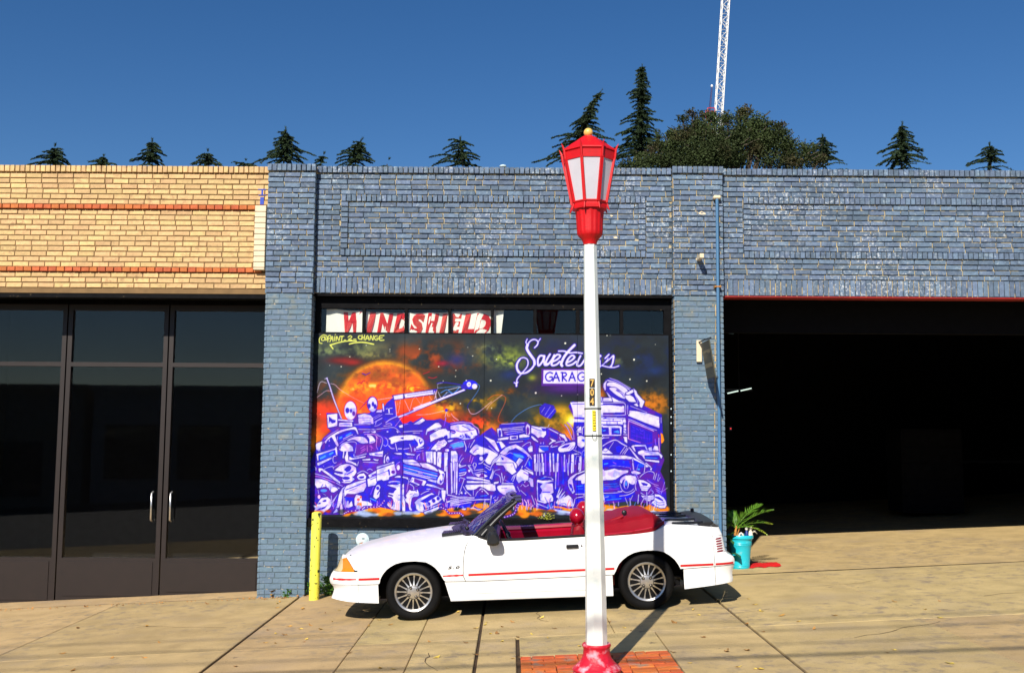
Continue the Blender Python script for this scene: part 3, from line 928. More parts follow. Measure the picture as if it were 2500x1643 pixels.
wP 930 580 860 680 820 1000 870 1310 780 1300 800 1000 760 1120 650 1190 580 1290 700 1100 760 800 840 640
wl1.5 870 760 870 1040
wP 590 960 740 760 640 960 560 1060
wP 600 1280 700 1150 740 1240
bP 920 880 950 800 1100 800 1180 790 1130 900 1110 1060 1080 1060 1060 960 980 940 960 1040 930 1030
pP 920 860 960 790 1180 790 1130 880
wP 930 1120 960 970 1000 960 1000 1060 1080 960 1110 1090 1000 1140
wP 1150 1080 1150 900 1200 800 1330 840 1340 960 1500 980 1610 1050 1600 1080 1380 1090 1320 1140 1310 1200 1200 1200 1180 1080
oe 1275 1050 60 42
ae 1250 930 40 36
ae 1310 870 24 30
dP 1640 760 1660 620 1720 480 1800 420 1860 430 1877 520 1877 800 1800 900 1720 900 1650 860
wP 1630 860 1660 700 1720 560 1780 550 1810 620 1770 720 1720 780 1800 720 1780 860 1700 920
de 1745 640 40 45
bl3 1560 960 1640 980 1760 1010
cl3 1560 900 1700 960
vl2 1560 800 1640 600
dP 1720 800 1780 700 1780 740 1740 810
wp 100 1060 180 1080 300 900 450 870 380 800 280 740 400 800 480 880 560 950 560 1060 520 1140 420 1220 280 1300 220 1250 200 1230 140 1250 100 1230 160 1160 110 1120
dP 170 1210 260 1150 400 1110 480 1040 400 1150 280 1200
dP 220 1040 260 1000 290 1010 290 1040 240 1050
dP 330 970 400 930 440 940 430 980 370 990
ce 370 700 90 40
wl2 560 830 570 960
wl1.4 220 680 240 780
dl1.2 350 540 270 680
dl1.2 410 550 460 660
dl1.2 550 620 540 730
ne 250 860 34 50
J
wP 0 170 440 20 460 100 500 240 480 300 320 350 300 420 170 450 120 420 0 460
dP 270 180 320 150 340 300 310 320 290 220
pe 415 230 50 45
pe 550 150 70 140
we 545 115 42 70
wl1.8 0 120 360 0
dl1 0 300 300 190
bP 660 20 1560 270 1530 520 1250 430 680 280
wP 680 0 1060 0 1130 90 760 20
wP 1080 0 1300 10 1470 100 1600 230 1160 100
cl2.2 690 60 1100 160 1540 270
wl2 690 110 1100 220 1540 330
cl2.2 690 160 1040 240
wl2 690 200 1040 290 1500 390
cl2.2 1180 260 1520 360
wl2.4 690 240 980 310 1530 450
wl1.8 1050 240 1160 270
wP 1280 420 1520 440 1520 510 1300 440
wP 1560 150 1700 220 1730 280 1690 500 1640 560 1550 520 1530 480 1560 380 1620 280 1580 220
dP 1600 460 1640 280 1710 270 1680 460 1620 530
we 1645 370 36 90
wP 440 360 520 320 630 330 620 370 480 370
wP 650 340 800 370 790 430 740 390 650 370
wP 820 480 900 360 1240 450 1260 480 1200 580 1140 560 1160 470 960 390 940 470 1100 550 1060 570 900 490
pP 950 390 1180 460 1140 550 950 480
wP 1240 560 1280 530 1450 560 1620 640 1700 640 1690 700 1560 640 1380 600
wl1.6 840 530 930 600 940 690
wl1.4 830 480 900 420
wl1.2 820 400 760 740
wP 940 560 1070 600 1000 590
we 455 490 160 32
de 470 505 135 28
ce 555 515 40 16
wp 290 550 500 560 620 560 610 1190 500 1190 380 1160 260 1060 320 1000 380 1120 430 1000 380 870 300 860 290 820 400 850 410 820 300 780 310 760 400 740 500 650 300 580
wP 640 560 690 520 690 860 720 900 720 1230 640 1230 640 840
dl1 640 660 700 640
dl1 640 830 720 810
dl1 550 810 600 810
dl1 540 940 590 940
dl1.2 450 1000 440 1120
dl2.2 620 320 610 560 600 1300
dP 320 620 480 660 420 770 320 760
dP 310 920 380 930 370 980 300 970
wp 740 820 800 720 840 680 880 710 980 700 1030 670 1060 740 1080 800 1030 850 900 880 860 1100 900 1200 830 1180 800 1040 740 980 720 920 760 880
dl1 845 790 910 780
dl1 950 780 1010 780
de 935 820 14 10
dP 980 710 1020 680 1010 740
wP 960 1000 1040 920 1300 800 1400 760 1500 820 1580 840 1660 920 1560 1020 1220 1160 1180 1250 1080 1230 1000 1160 1000 1080
dP 1100 970 1260 880 1370 810 1440 800 1540 830 1260 1010 1180 1010
de 1315 1040 50 52
de 1445 960 48 52
de 1560 900 40 46
dP 1170 1040 1200 1060 1250 1180 1200 1180
dl1.6 1350 1110 1650 980
wl2 1200 1210 1640 1030
wP 1200 1250 1560 1110 1600 1130 1460 1260 1320 1300 1220 1290
dl1 1320 1160 1480 1120
wl1.6 1120 800 1220 740 1330 700
wl1 1560 740 1700 750
wl1.6 1590 700 1570 820
wP 1640 680 1760 700 1720 1000 1660 900
wl1.6 1270 660 1360 660
wl3 1780 100 1790 780
wl3.5 1900 0 1900 770
vl3 1980 300 1960 560
wl3.5 2010 0 2020 780
dl1.5 1840 300 1840 760
dl1.2 1950 200 1940 400
wP 1740 990 2085 880 2085 960 1850 1010
wP 1840 1010 2085 980 2085 1100 1950 1090
wl2 1800 810 2085 860
dl1 1880 1040 2085 990
K
wl3 20 0 40 800
wl2.6 120 0 100 800
wl3.5 180 0 160 840
wl2 240 120 420 60
bP 240 150 430 140 440 220 240 260
cl2 260 200 400 170
we 510 210 32 36
wl2 240 280 440 240
wl2.4 240 340 380 310 420 250
wl2 480 60 640 330
wl1.5 640 180 700 60 680 0
wl1.6 640 200 900 170
wl1.6 640 280 880 220 980 250
wl1.8 890 10 1080 120
wl1.6 960 110 1080 200
wP 640 300 880 280 1020 360 1040 350 920 400 780 400 760 380
pP 770 380 840 290 910 300 930 390
wP 430 370 600 370 900 430 1080 480 1060 520 880 480 440 420
dl1 470 450 880 470
wP 440 490 900 500 1100 530 1100 570 900 540 440 540
wp 410 600 600 590 900 580 1160 570 1220 620 1230 740 1150 760 1020 740 940 690 860 660 780 640 700 700 600 730 480 730 440 700
wl1.8 230 860 330 560 380 420
wl1.6 240 500 260 400 400 440
wl1.8 350 640 420 760 560 890
we 410 820 24 28
wP 260 820 310 760 330 850
wl1.2 620 740 620 880
wl1.4 680 900 710 820 760 760
wl2.4 790 740 830 700 900 720 1030 850
we 865 770 20 22
cl2 820 900 1000 880
wP 1060 420 1110 440 1170 260 1160 120 1130 260 1100 330
wl1.6 1120 440 1200 220 1350 170
wl1.6 1220 290 1340 360 1370 530
wl1.8 1390 270 1430 540
wl1.4 1480 350 1440 480
wl1 1480 460 1610 530
wl2.2 1400 560 1700 560
wP 1180 520 1320 500 1300 550 1180 580
dl2.6 1230 590 1250 760 1270 900
wp 1290 620 1600 600 1720 610 1780 760 1820 790 1600 790 1520 840 1480 870 1400 830 1300 740
dl1 1390 690 1540 680
wP 1250 0 1700 0 1760 180 1800 240 1680 320 1560 220 1500 160 1440 60 1250 50
wl2 1660 460 1740 330 1920 160 1960 80
wl2 1700 500 1770 330 1800 280
wP 1800 300 1920 160 2123 260 2123 470 1950 480 1860 550 1790 440
vl3 2000 260 2123 330
wl1.8 1980 580 2040 640 2123 600
pe 2060 570 50 60
wl1.4 1910 640 1960 580
wl1.4 1820 640 1890 780
wl1.4 1910 740 2060 880
wl1.4 1100 880 1100 1000 1070 1160
wl1.2 1090 1000 1130 880
wl1.4 1160 960 1230 910
wl1.6 1190 1000 1260 1010 1300 920
wl1.4 1370 980 1440 900
wl1.8 0 960 200 930 460 920
wl1.8 0 1010 200 970 500 940 650 930
wl2.2 0 1070 300 1010 640 960
wl2.4 0 1110 300 1050 700 1000 1060 990
wl2 0 1150 300 1110 540 1070 560 1080
bP 60 1180 540 1110 540 1200 300 1220
wP 300 1240 420 1230 420 1270 320 1290
wP 540 1220 600 1200 700 1240 860 1260 700 1310 540 1350
bl1.5 650 1180 740 1240
nl3 1600 870 1680 770
Z
wP 1442 983 1472 983 1472 1016 1442 1018
dl1.4 1444 989 1472 988
wP 1446 1022 1472 1020 1472 1034 1446 1035
dl1 1446 1028 1472 1027
dl1 1456 1022 1456 1028
dl1 1464 1028 1464 1034
wP 1446 1038 1472 1037 1472 1066 1446 1068
dP 1450 1043 1472 1042 1472 1060 1450 1061
cP 1454 1050 1470 1046 1470 1054
pP 1428 1070 1470 1072 1470 1096 1440 1096
wl2 1426 1100 1450 1084 1474 1068
wl1.2 1430 1112 1452 1104 1474 1104
wP 1426 1108 1474 1110 1474 1121 1430 1120
bP 1430 1124 1474 1122 1474 1138 1434 1142
cl2.4 1438 1134 1470 1128
wp 1424 1158 1446 1148 1474 1146 1474 1172 1440 1176 1420 1180
bP 1424 1182 1474 1178 1474 1202 1424 1204
cl1.6 1426 1188 1474 1184
cl1.4 1426 1196 1474 1193
wl1.6 1424 1208 1474 1203
wl1.2 1424 1216 1474 1214
vl2 1430 1224 1474 1221
"""
def rgb(c):
    return np.array(PAL[c], dtype=np.float32) / 255.0
_rs = np.random.RandomState(7)
def _vnoise(w, h, cell):
    gw, gh = int(w / cell) + 3, int(h / cell) + 3
    g = _rs.rand(gh, gw).astype(np.float32)
    xs = np.arange(w) / cell; ys = np.arange(h) / cell
    xi = xs.astype(int); yi = ys.astype(int)
    fx = xs - xi; fy = ys - yi
    fx = fx * fx * (3 - 2 * fx); fy = fy * fy * (3 - 2 * fy)
    a = g[yi][:, xi]; b = g[yi][:, xi + 1]; c = g[yi + 1][:, xi]; d = g[yi + 1][:, xi + 1]
    fx = fx[None, :]; fy = fy[:, None]
    return (a * (1 - fx) + b * fx) * (1 - fy) + (c * (1 - fx) + d * fx) * fy
def fnoise(w, h, cell, octv=4):
    o = np.zeros((h, w), np.float32); amp = 1.0; tot = 0
    for _ in range(octv):
        o += amp * _vnoise(w, h, max(cell, 1.2)); tot += amp; amp *= 0.55; cell *= 0.5
    return o / tot
def catmull(p, n=5, closed=False):
    p = np.asarray(p, float)
    if len(p) < 3: return p
    if closed: q = np.vstack([p[-1], p, p[0], p[1]])
    else: q = np.vstack([2 * p[0] - p[1], p, 2 * p[-1] - p[-2]])
    out = []
    t = np.linspace(0, 1, n, endpoint=False)[:, None]
    for i in range(1, len(q) - 2):
        a, b, c, d = q[i - 1], q[i], q[i + 1], q[i + 2]
        out.append(0.5 * ((2 * b) + (c - a) * t + (2 * a - 5 * b + 4 * c - d) * t ** 2 + (3 * b - a - 3 * c + d) * t ** 3))
    out = np.vstack(out)
    if not closed: out = np.vstack([out, p[-1]])
    return out
class Canvas:
    def __init__(s, x0, y0, w, h, bg=(0, 0, 0), k=1.0):
        s.x0, s.y0, s.w, s.h, s.k = x0, y0, w, h, k
        s.a = np.zeros((h, w, 3), np.float32); s.a[:] = bg
    def box(s, x0, y0, x1, y1):
        k = s.k
        ax = max(0, int((x0 - s.x0) * k)); ay = max(0, int((y0 - s.y0) * k))
        bx = min(s.w, int((x1 - s.x0) * k) + 2); by = min(s.h, int((y1 - s.y0) * k) + 2)
        if bx <= ax or by <= ay: return None
        yy, xx = np.mgrid[ay:by, ax:bx].astype(np.float32)
        return (slice(ay, by), slice(ax, bx)), s.x0 + (xx + .5) / k, s.y0 + (yy + .5) / k
    def mix(s, sl, al, col):
        al = np.clip(al, 0, 1)[..., None]
        s.a[sl] = s.a[sl] * (1 - al) + col * al
    def line(s, pts, wd, col, al=1.0, soft=0.5):
        pts = np.asarray(pts, float); m = wd / 2 + soft * 2 + 1
        for i in range(len(pts) - 1):
            pass
        r = s.box(pts[:, 0].min() - m, pts[:, 1].min() - m, pts[:, 0].max() + m, pts[:, 1].max() + m)
        if r is None: return
        sl, X, Y = r
        D = np.full(X.shape, 1e9, np.float32)
        for (x1, y1), (x2, y2) in zip(pts[:-1], pts[1:]):
            dx, dy = x2 - x1, y2 - y1; L = dx * dx + dy * dy + 1e-9
            t = np.clip(((X - x1) * dx + (Y - y1) * dy) / L, 0, 1)
            D = np.minimum(D, (X - x1 - t * dx) ** 2 + (Y - y1 - t * dy) ** 2)
        D = np.sqrt(D)
        s.mix(sl, al * np.clip((wd / 2 - D) / (2 * soft) + .5, 0, 1), col)
    def poly(s, pts, col, al=1.0, soft=0.5):
        pts = np.asarray(pts, float); m = 2
        r = s.box(pts[:, 0].min() - m, pts[:, 1].min() - m, pts[:, 0].max() + m, pts[:, 1].max() + m)
        if r is None: return
        sl, X, Y = r
        acc = np.zeros(X.shape, np.float32); k = s.k
        for ox, oy in ((-.25, -.25), (.25, -.25), (-.25, .25), (.25, .25)):
            ins = np.zeros(X.shape, bool); XX = X + ox / k; YY = Y + oy / k
            q = np.vstack([pts, pts[:1]])
            for (x1, y1), (x2, y2) in zip(q[:-1], q[1:]):
                if y1 == y2: continue
                c = ((y1 > YY) != (y2 > YY)) & (XX < (x2 - x1) * (YY - y1) / (y2 - y1) + x1)
                ins ^= c
            acc += ins * .25
        s.mix(sl, al * acc, col)
    def ell(s, cx, cy, rx, ry, col, al=1.0, soft=0.5):
        r = s.box(cx - rx - 2, cy - ry - 2, cx + rx + 2, cy + ry + 2)
        if r is None: return
        sl, X, Y = r
        d = (1 - np.sqrt(((X - cx) / rx) ** 2 + ((Y - cy) / ry) ** 2)) * min(rx, ry)
        s.mix(sl, al * np.clip(d / (2 * soft) + .5, 0, 1), col)
    def blob(s, cx, cy, rx, ry, col, al=1.0, nz=None):
        r = s.box(cx - 2 * rx, cy - 2 * ry, cx + 2 * rx, cy + 2 * ry)
        if r is None: return
        sl, X, Y = r
        g = np.exp(-1.4 * (((X - cx) / rx) ** 2 + ((Y - cy) / ry) ** 2))
        if nz is not None: g = g * np.clip((nz[sl] - .34) * 4.2, 0, 1.3)
        s.mix(sl, al * g, np.array(col, np.float32) / 255)
def dsl(cv, txt, wk=1.0):
    T = (0, 0, 1.0)
    for ln in txt.strip().splitlines():
        ln = ln.strip()
        if len(ln) == 1: T = TILES[ln]; continue
        head, rest = ln.split(' ', 1)
        v = np.array(rest.split(), float)
        col = rgb(head[0]); kd = head[1]
        if kd == 'e':
            x, y, rx, ry = v
            cv.ell(T[0] + x / T[2], T[1] + y / T[2], rx / T[2], ry / T[2], col); continue
        p = v.reshape(-1, 2) / T[2] + np.array(T[:2])
        if kd == 'l':
            wd = float(head[2:]) * wk
            if head[0] in 'wn' and wd >= 1.4 and T[2] > 2: cv.line(catmull(p, 4), wd + 2.2, rgb('d') * .8, .75)
            cv.line(catmull(p, 4), wd, col)
        else:
            q = catmull(p, 4, True) if kd == 'p' else p
            if head[0] == 'w' and T[2] > 2: cv.line(np.vstack([q, q[:1]]), 3.4, rgb('d') * .75, .9)
            cv.poly(q, col)
def paint_mural():
    cv = Canvas(MX0, MY0, MW, MH, (0.075, 0.12, 0.15))
    n1 = fnoise(MW, MH, 60, 5); n2 = fnoise(MW, MH, 26, 4); n3 = fnoise(MW, MH, 110, 3); n4 = fnoise(MW, MH, 9, 3)
    cv.a += (n1[..., None] - .5) * np.array([.10, .12, .12], np.float32) * 1.8
    yy, xx = np.mgrid[0:MH, 0:MW].astype(np.float32); X = xx + MX0; Y = yy + MY0
    B = cv.blob
    B(1560, 870, 110, 60, (8, 28, 75), .8, n2); B(1330, 850, 120, 40, (10, 20, 70), .6, n1)
    B(860, 850, 110, 18, (115, 125, 80), .8, n2); B(800, 858, 50, 10, (120, 135, 90), .7, n4); B(900, 866, 60, 10, (120, 125, 80), .8, n4)
    B(1225, 872, 70, 34, (125, 140, 60), .95, n2); B(1236, 880, 40, 18, (190, 205, 90), .9, n4); B(1190, 850, 40, 8, (120, 135, 90), .6, n4)
    B(1060, 860, 110, 34, (110, 50, 20), .85, n2); B(1035, 880, 60, 30, (165, 65, 15), .9, n2); B(1130, 898, 60, 16, (125, 40, 15), .8, n2)
    B(985, 857, 20, 16, (150, 60, 20), .8, None); B(1080, 887, 20, 8, (175, 20, 50), .8, None)
    B(835, 880, 40, 10, (120, 10, 15), .95, None); B(862, 885, 26, 9, (145, 10, 12), .95, None)
    B(1115, 878, 26, 18, (30, 40, 110), .8, None); B(1245, 915, 26, 14, (15, 40, 110), .8, None); B(1232, 905, 50, 40, (8, 25, 60), .5, n2)
    B(1300, 922, 12, 9, (170, 180, 60), .8, None); B(1332, 925, 30, 20, (70, 40, 60), .7, n2)
    B(1500, 880, 60, 14, (85, 90, 60), .8, n2); B(1600, 905, 30, 14, (20, 50, 120), .6, None); B(1370, 850, 40, 22, (40, 15, 60), .5, n2)
    # moon
    d = np.sqrt((X - 940) ** 2 + (Y - 1001) ** 2)
    moon = np.clip((127 - d) / 13, 0, 1) * np.clip(1 - (n1 - .56) * 3 * (Y > 960), .35, 1)
    mc = np.zeros_like(cv.a); mc[:] = np.array((222, 98, 5)) / 255.
    f = np.clip((Y - 900) / 60, 0, 1)[..., None]
    mc = mc * (1 - f) + (np.array((245, 84, 8)) / 255.) * f
    f = (np.clip((n2 - .36) * 3, 0, 1) * np.clip((975 - Y) / 50, 0, 1))[..., None] * .85
    mc = mc * (1 - f) + (np.array((150, 72, 10)) / 255.) * f
    f = (np.clip((n1 - .5) * 5, 0, 1) * np.clip((Y - 930) / 30, 0, 1))[..., None] * .8
    mc = mc * (1 - f) + (np.array((255, 190, 70)) / 255.) * f
    mc += (n4[..., None] - .5) * .25
    rim = (np.exp(-((d - 117) / 6) ** 2) * np.clip((1000 - Y) / 60, .15, 1))[..., None] * .6
    mc = mc * (1 - rim) + (np.array((250, 175, 30)) / 255.) * rim
    glow = np.exp(-np.clip(d - 120, 0, 99) / 9)[..., None] * .55
    cv.a = cv.a * (1 - glow) + (np.array((130, 80, 15)) / 255.) * glow
    cv.a = cv.a * (1 - moon[..., None]) + mc * moon[..., None]
    for x, y, rx, ry, c, a in ((920, 942, 60, 7, (255, 205, 130), .9), (868, 950, 20, 7, (255, 190, 120), .8), (1010, 950, 30, 9, (255, 220, 120), .8),
                               (1010, 925, 20, 20, (255, 90, 20), .7), (980, 990, 60, 20, (255, 60, 10), .6), (1020, 1010, 40, 20, (250, 90, 10), .7)):
        B(x, y, rx, ry, c, a, n4)
    for x, y, rx, ry, c, a in ((885, 915, 60, 9, (120, 62, 12), .8), (985, 905, 50, 9, (130, 66, 12), .8), (940, 928, 70, 6, (150, 60, 10), .6), (860, 975, 40, 8, (200, 40, 8), .6), (1015, 968, 50, 8, (220, 60, 10), .6), (1050, 950, 26, 20, (90, 50, 15), .6), (832, 935, 20, 16, (80, 50, 20), .6)):
        B(x, y, rx, ry, c, a, n4)
    # sunset bands under the moon and over the pile
    for x, y, rx, ry, c, a, nn in ((800, 960, 34, 26, (200, 70, 10), .8, n2), (790, 1000, 34, 30, (225, 60, 10), .8, n2), (800, 1010, 40, 34, (235, 50, 10), .9, None),
             (775, 1062, 26, 30, (250, 110, 0), 1, None), (795, 1045, 20, 18, (250, 60, 10), 1, None), (765, 1085, 14, 20, (255, 150, 30), 1, None),
             (1000, 1025, 80, 26, (235, 20, 30), .95, None), (1075, 1005, 60, 26, (240, 90, 10), .9, n2), (1092, 996, 26, 16, (235, 175, 15), .95, n4),
             (1075, 985, 22, 9, (225, 170, 20), .8, n4), (1090, 1040, 40, 20, (240, 60, 20), .95, None), (1165, 1040, 60, 22, (250, 60, 25), 1, n4),
             (1180, 1020, 40, 20, (235, 60, 20), .8, n2), (1200, 1050, 26, 24, (250, 130, 5), 1, None), (1190, 990, 60, 14, (150, 110, 10), .8, n2),
             (1165, 978, 30, 9, (160, 120, 10), .8, n4), (1215, 975, 40, 22, (140, 100, 10), .8, n2), (1275, 960, 60, 18, (110, 70, 15), .7, n2),
             (1240, 955, 20, 9, (120, 60, 10), .8, n4), (1340, 1035, 70, 34, (170, 120, 5), .95, n2), (1370, 1005, 30, 20, (190, 140, 10), .9, n2),
             (1392, 1026, 22, 22, (255, 220, 70), 1, None), (1396, 1028, 10, 14, (255, 255, 200), 1, None), (1388, 1062, 26, 22, (250, 130, 5), 1, None),
             (1345, 1065, 40, 18, (220, 140, 5), .9, None), (1468, 965, 12, 22, (190, 100, 5), .9, None), (1590, 985, 44, 30, (190, 110, 5), 1, n4),
             (1595, 985, 40, 26, (200, 110, 5), .8, n2), (1560, 1000, 30, 20, (210, 120, 5), .9, n4), (1530, 965, 30, 14, (110, 90, 10), .7, n2),
             (1625, 980, 12, 20, (150, 90, 5), .6, n4), (1450, 960, 20, 20, (190, 100, 5), .8, None)):
        B(x, y, rx, ry, c, a, nn)
    for x, y, r in ((1024, 852, 1.2), (854, 871, 1.1), (952, 853, 1.0), (952, 858, .8), (1071, 895, 1.3), (1154, 869, 1.2), (1198, 929, 2.0), (1113, 904, 1.1),
                    (1112, 919, 1.1), (1124, 985, 1.5), (1380, 838, 2.2), (1212, 877, 1.3), (1548, 878, 2.2), (1538, 926, 1.7), (1579, 930, 1.7),
                    (1468, 913, 1.6), (1308, 959, 2.2), (1371, 966, 1.2), (1410, 963, 1.0), (833, 895, 1.3), (1082, 930, 1), (1142, 848, .8), (894, 843, 1),
                    (1482, 819, 1.3), (1490, 818, .9), (782, 1011, 1), (1600, 841, .8), (805, 892, .8), (1200, 996, 1.2)):
        cv.ell(x, y, r, r, np.array((.95, .95, .88), np.float32))
    # bottom strip of orange weeds under the pile
    for x0 in range(780, 1620, 22):
        h = _rs.rand()
        if _rs.rand() < .42: continue
        cv.ell(x0 + _rs.rand() * 16, 1240 + h * 7, 12 + 8 * h, 7 + 4 * _rs.rand(), np.array((.96, .5 + .1 * h, 0.0), np.float32), .92, 1.6)
    for x, y, rx, ry in ((930, 1246, 16, 14), (1020, 1254, 18, 7), (1080, 1252, 18, 8), (1110, 1256, 14, 9), (1175, 1240, 24, 12), (1280, 1245, 16, 20), (1310, 1250, 20, 8), (1480, 1240, 22, 8), (1210, 1240, 14, 10), (845, 1248, 14, 12)):
        cv.ell(x, y, rx, ry, np.array((.98, .56, 0.0), np.float32), .95, 2)
    # pile body: mottled indigo and purple
    keep = cv.a.copy()
    dsl(cv, "\n".join(JUNK.strip().splitlines()[:2]))
    mask = (np.abs(cv.a - rgb('p')).sum(-1) < .02)
    t = np.clip((n2 - .42) * 5, 0, 1)[..., None]; u = np.clip((n4 - .5) * 5, 0, 1)[..., None] * .55
    body = rgb('p') * (1 - t) + rgb('d') * t; body = body * (1 - u) + rgb('b') * u * .8 + body * u * .2
    cv.a[mask] = body[mask]
    rest = JUNK.strip().splitlines(); dsl(cv, "\n".join(rest[:1] + rest[2:]))
    # airbrushed shading inside the pale strokes
    n5 = fnoise(MW, MH, 14, 3); n6 = fnoise(MW, MH, 22, 3)
    isw = np.exp(-((cv.a - rgb('w')) ** 2).sum(-1) * 14) * (Y > 995)
    sh = isw * np.clip((n5 - .50) * 6, 0, 1) * .34
    tint = np.where((n6 > .5)[..., None], np.array((.34, .36, 1.0), np.float32), np.array((.62, .42, 1.0), np.float32))
    cv.a = cv.a * (1 - sh[..., None]) + tint * sh[..., None]
    isd = np.exp(-((cv.a - rgb('b')) ** 2).sum(-1) * 10) * (Y > 995) * np.clip((n6 - .5) * 7, 0, 1) * .5
    cv.a = cv.a * (1 - isd[..., None]) + rgb('c') * isd[..., None]
    b_ = cv.a.copy(); b_[1:] += cv.a[:-1]; b_[:-1] += cv.a[1:]; b_[:, 1:] += cv.a[:, :-1]; b_[:, :-1] += cv.a[:, 1:]; b_[1:-1, 1:-1] /= 5; cv.a[1:-1, 1:-1] = cv.a[1:-1, 1:-1] * .75 + b_[1:-1, 1:-1] * .25
    for _ in range(150):
        x = 765 + _rs.rand() * 850; y = 1236 + _rs.rand() * 10; l = 7 + 16 * _rs.rand(); lean_ = (_rs.rand() - .5) * 12
        cv.line(catmull([(x, y), (x + lean_ * .3, y - l * .6), (x + lean_, y - l)], 3), .8 + _rs.rand() * .9, rgb('wcvwna'[_rs.randint(6)]), .85)
    for _ in range(60):
        x = 765 + _rs.rand() * 850; cv.ell(x, 1247 + _rs.rand() * 9, 5 + 12 * _rs.rand(), 3 + 4 * _rs.rand(), np.array(((.13, .16, .17), (.75, .82, 1), (.85, .35, .02))[_rs.randint(3)], np.float32), .75, 1.8)
    # chains and tags
    chain = [((841, 1253), (850, 1248), (868, 1246), (885, 1242), (890, 1238), (905, 1237), (920, 1237), (930, 1232), (938, 1222)),
             ((1077, 1238), (1088, 1243), (1097, 1252), (1110, 1252), (1122, 1252), (1130, 1258)),
             ((1232, 1262), (1246, 1258), (1256, 1252), (1262, 1238), (1270, 1228))]
    for c in chain:
        q = catmull(c, 4); cv.line(q, 5, rgb('p'))
        for p in q[::2]: cv.ell(p[0], p[1], 1.5, 1.2, rgb('w'))
    # lettering, brush script
    def script(strokes, T, wd, col=rgb('w')):
        for s_, k in strokes:
            p = np.array(s_, float).reshape(-1, 2) / T[2] + np.array(T[:2]); cv.line(catmull(p, 5), wd * k, col)
    N = TILES['N']; O = TILES['O']
    S1 = [((1190, 370, 1250, 310, 1270, 230, 1200, 180, 1110, 200, 1040, 280, 1010, 360, 1040, 460, 1110, 570, 1170, 660, 1180, 760, 1110, 860, 1000, 940, 900, 970), 1.0),
          ((1030, 300, 1010, 380, 1050, 470, 1120, 570, 1180, 660, 1190, 750), 2.1),
          ((900, 970, 830, 960, 780, 880, 770, 760, 840, 640, 930, 600, 1020, 640, 1040, 740, 1000, 840, 880, 980, 790, 1090, 770, 1190), .9),
          ((1190, 760, 1120, 860, 1000, 950, 860, 960), 1.3), ((850, 950, 790, 860, 790, 740, 850, 640), 1.3),
          ((720, 1180, 770, 1200, 800, 1170), .9), ((770, 1190, 770, 1260), 1.2), ((1010, 280, 990, 240, 1020, 170), .7), ((1260, 220, 1290, 210, 1325, 160), .7),
          ((1400, 560, 1320, 560, 1270, 640, 1270, 760, 1300, 780, 1380, 680, 1420, 560, 1410, 680, 1430, 770, 1480, 740), 1.5),
          ((1550, 520, 1480, 640, 1440, 760, 1500, 760, 1600, 640, 1650, 540, 1620, 640, 1580, 760), 1.5),
          ((1600, 700, 1720, 640, 1790, 560, 1720, 530, 1640, 600, 1590, 700, 1600, 780, 1700, 760, 1780, 690), 1.5),
          ((2120, 310, 2000, 430, 1880, 580, 1810, 740, 1830, 790), 2.0), ((1750, 450, 1880, 450, 2000, 490, 2150, 480, 2300, 500), 1.1),
          ((1930, 720, 2040, 670, 2120, 590, 2060, 550, 1980, 620, 1930, 720, 1950, 780, 2060, 760, 2160, 690), 1.5),
          ((2260, 560, 2200, 680, 2180, 780, 2260, 780, 2360, 640, 2420, 560), 1.4), ((2420, 560, 2390, 660, 2370, 780, 2450, 640, 2530, 580, 2520, 680, 2500, 780, 2560, 750), 1.4)]
    for s_, k in S1:
        p = np.array(s_, float).reshape(-1, 2) / N[2] + np.array(N[:2]); cv.line(catmull(p, 5), 3.0 * k + 4.0, rgb('d'), .8, 1.0)
    script(S1, N, 3.0)
    S2 = [((440, 800, 470, 640, 500, 640), 3.0), ((480, 760, 480, 920), 2.4), ((440, 940, 560, 870, 660, 760, 700, 690), 1.0), ((620, 700, 720, 600), 2.2), ((640, 800, 760, 700, 830, 630, 850, 660, 830, 800, 780, 920), 1.8),
          ((540, 890, 700, 930, 850, 940, 980, 900), 1.6), ((820, 640, 830, 700, 800, 860, 760, 910), 1.6)]
    for s_, k in S2:
        p = np.array(s_, float).reshape(-1, 2) / O[2] + np.array(O[:2]); cv.line(catmull(p, 5), 2 * k + 4, rgb('d'), .8, 1.0)
    script(S2, O, 1.6)
    cv.poly([(1322, 900), (1462, 900), (1462, 942), (1322, 942)], rgb('p'), .95)
    cv.blob(1390, 948, 80, 16, (70, 0, 130), .9, None)
    cv.poly([(1327, 903.5), (1457, 903.5), (1457, 937), (1326, 936)], rgb('w'))
    G = [((2, 0, .3, 0), 0)]
    def glyph(kind, x, y, w, h, wd, col):
        s = {'G': [[(1, .12), (.6, 0), (.15, .2), (0, .55), (.2, .92), (.6, 1), (.9, .85), (.95, .55), (.6, .55)]],
             'A': [[(0, 1), (.5, 0), (1, 1)], [(.2, .62), (.85, .6)]],
             'R': [[(.3, 1), (.3, 0)], [(.1, .02), (.8, .05), (.95, .25), (.75, .45), (.3, .5), (.95, 1)]],
             'E': [[(1, 0), (.1, 0), (.1, 1), (1, 1)], [(.1, .5), (.8, .5)]]}[kind]
        for q in s:
            q = [(x + a * w, y + b * h) for a, b in q]
            cv.line(catmull(q, 5) if kind == 'G' else q, wd, col)
    for ch, gx in zip('GARAGE', (1332, 1350, 1368.5, 1389, 1411, 1434)):
        glyph(ch, gx, 909, 15.5 if ch != 'G' else 17, 21, 3.2, rgb('d'))
    # pale yellow signature, marker strokes
    Q = TILES['Q']
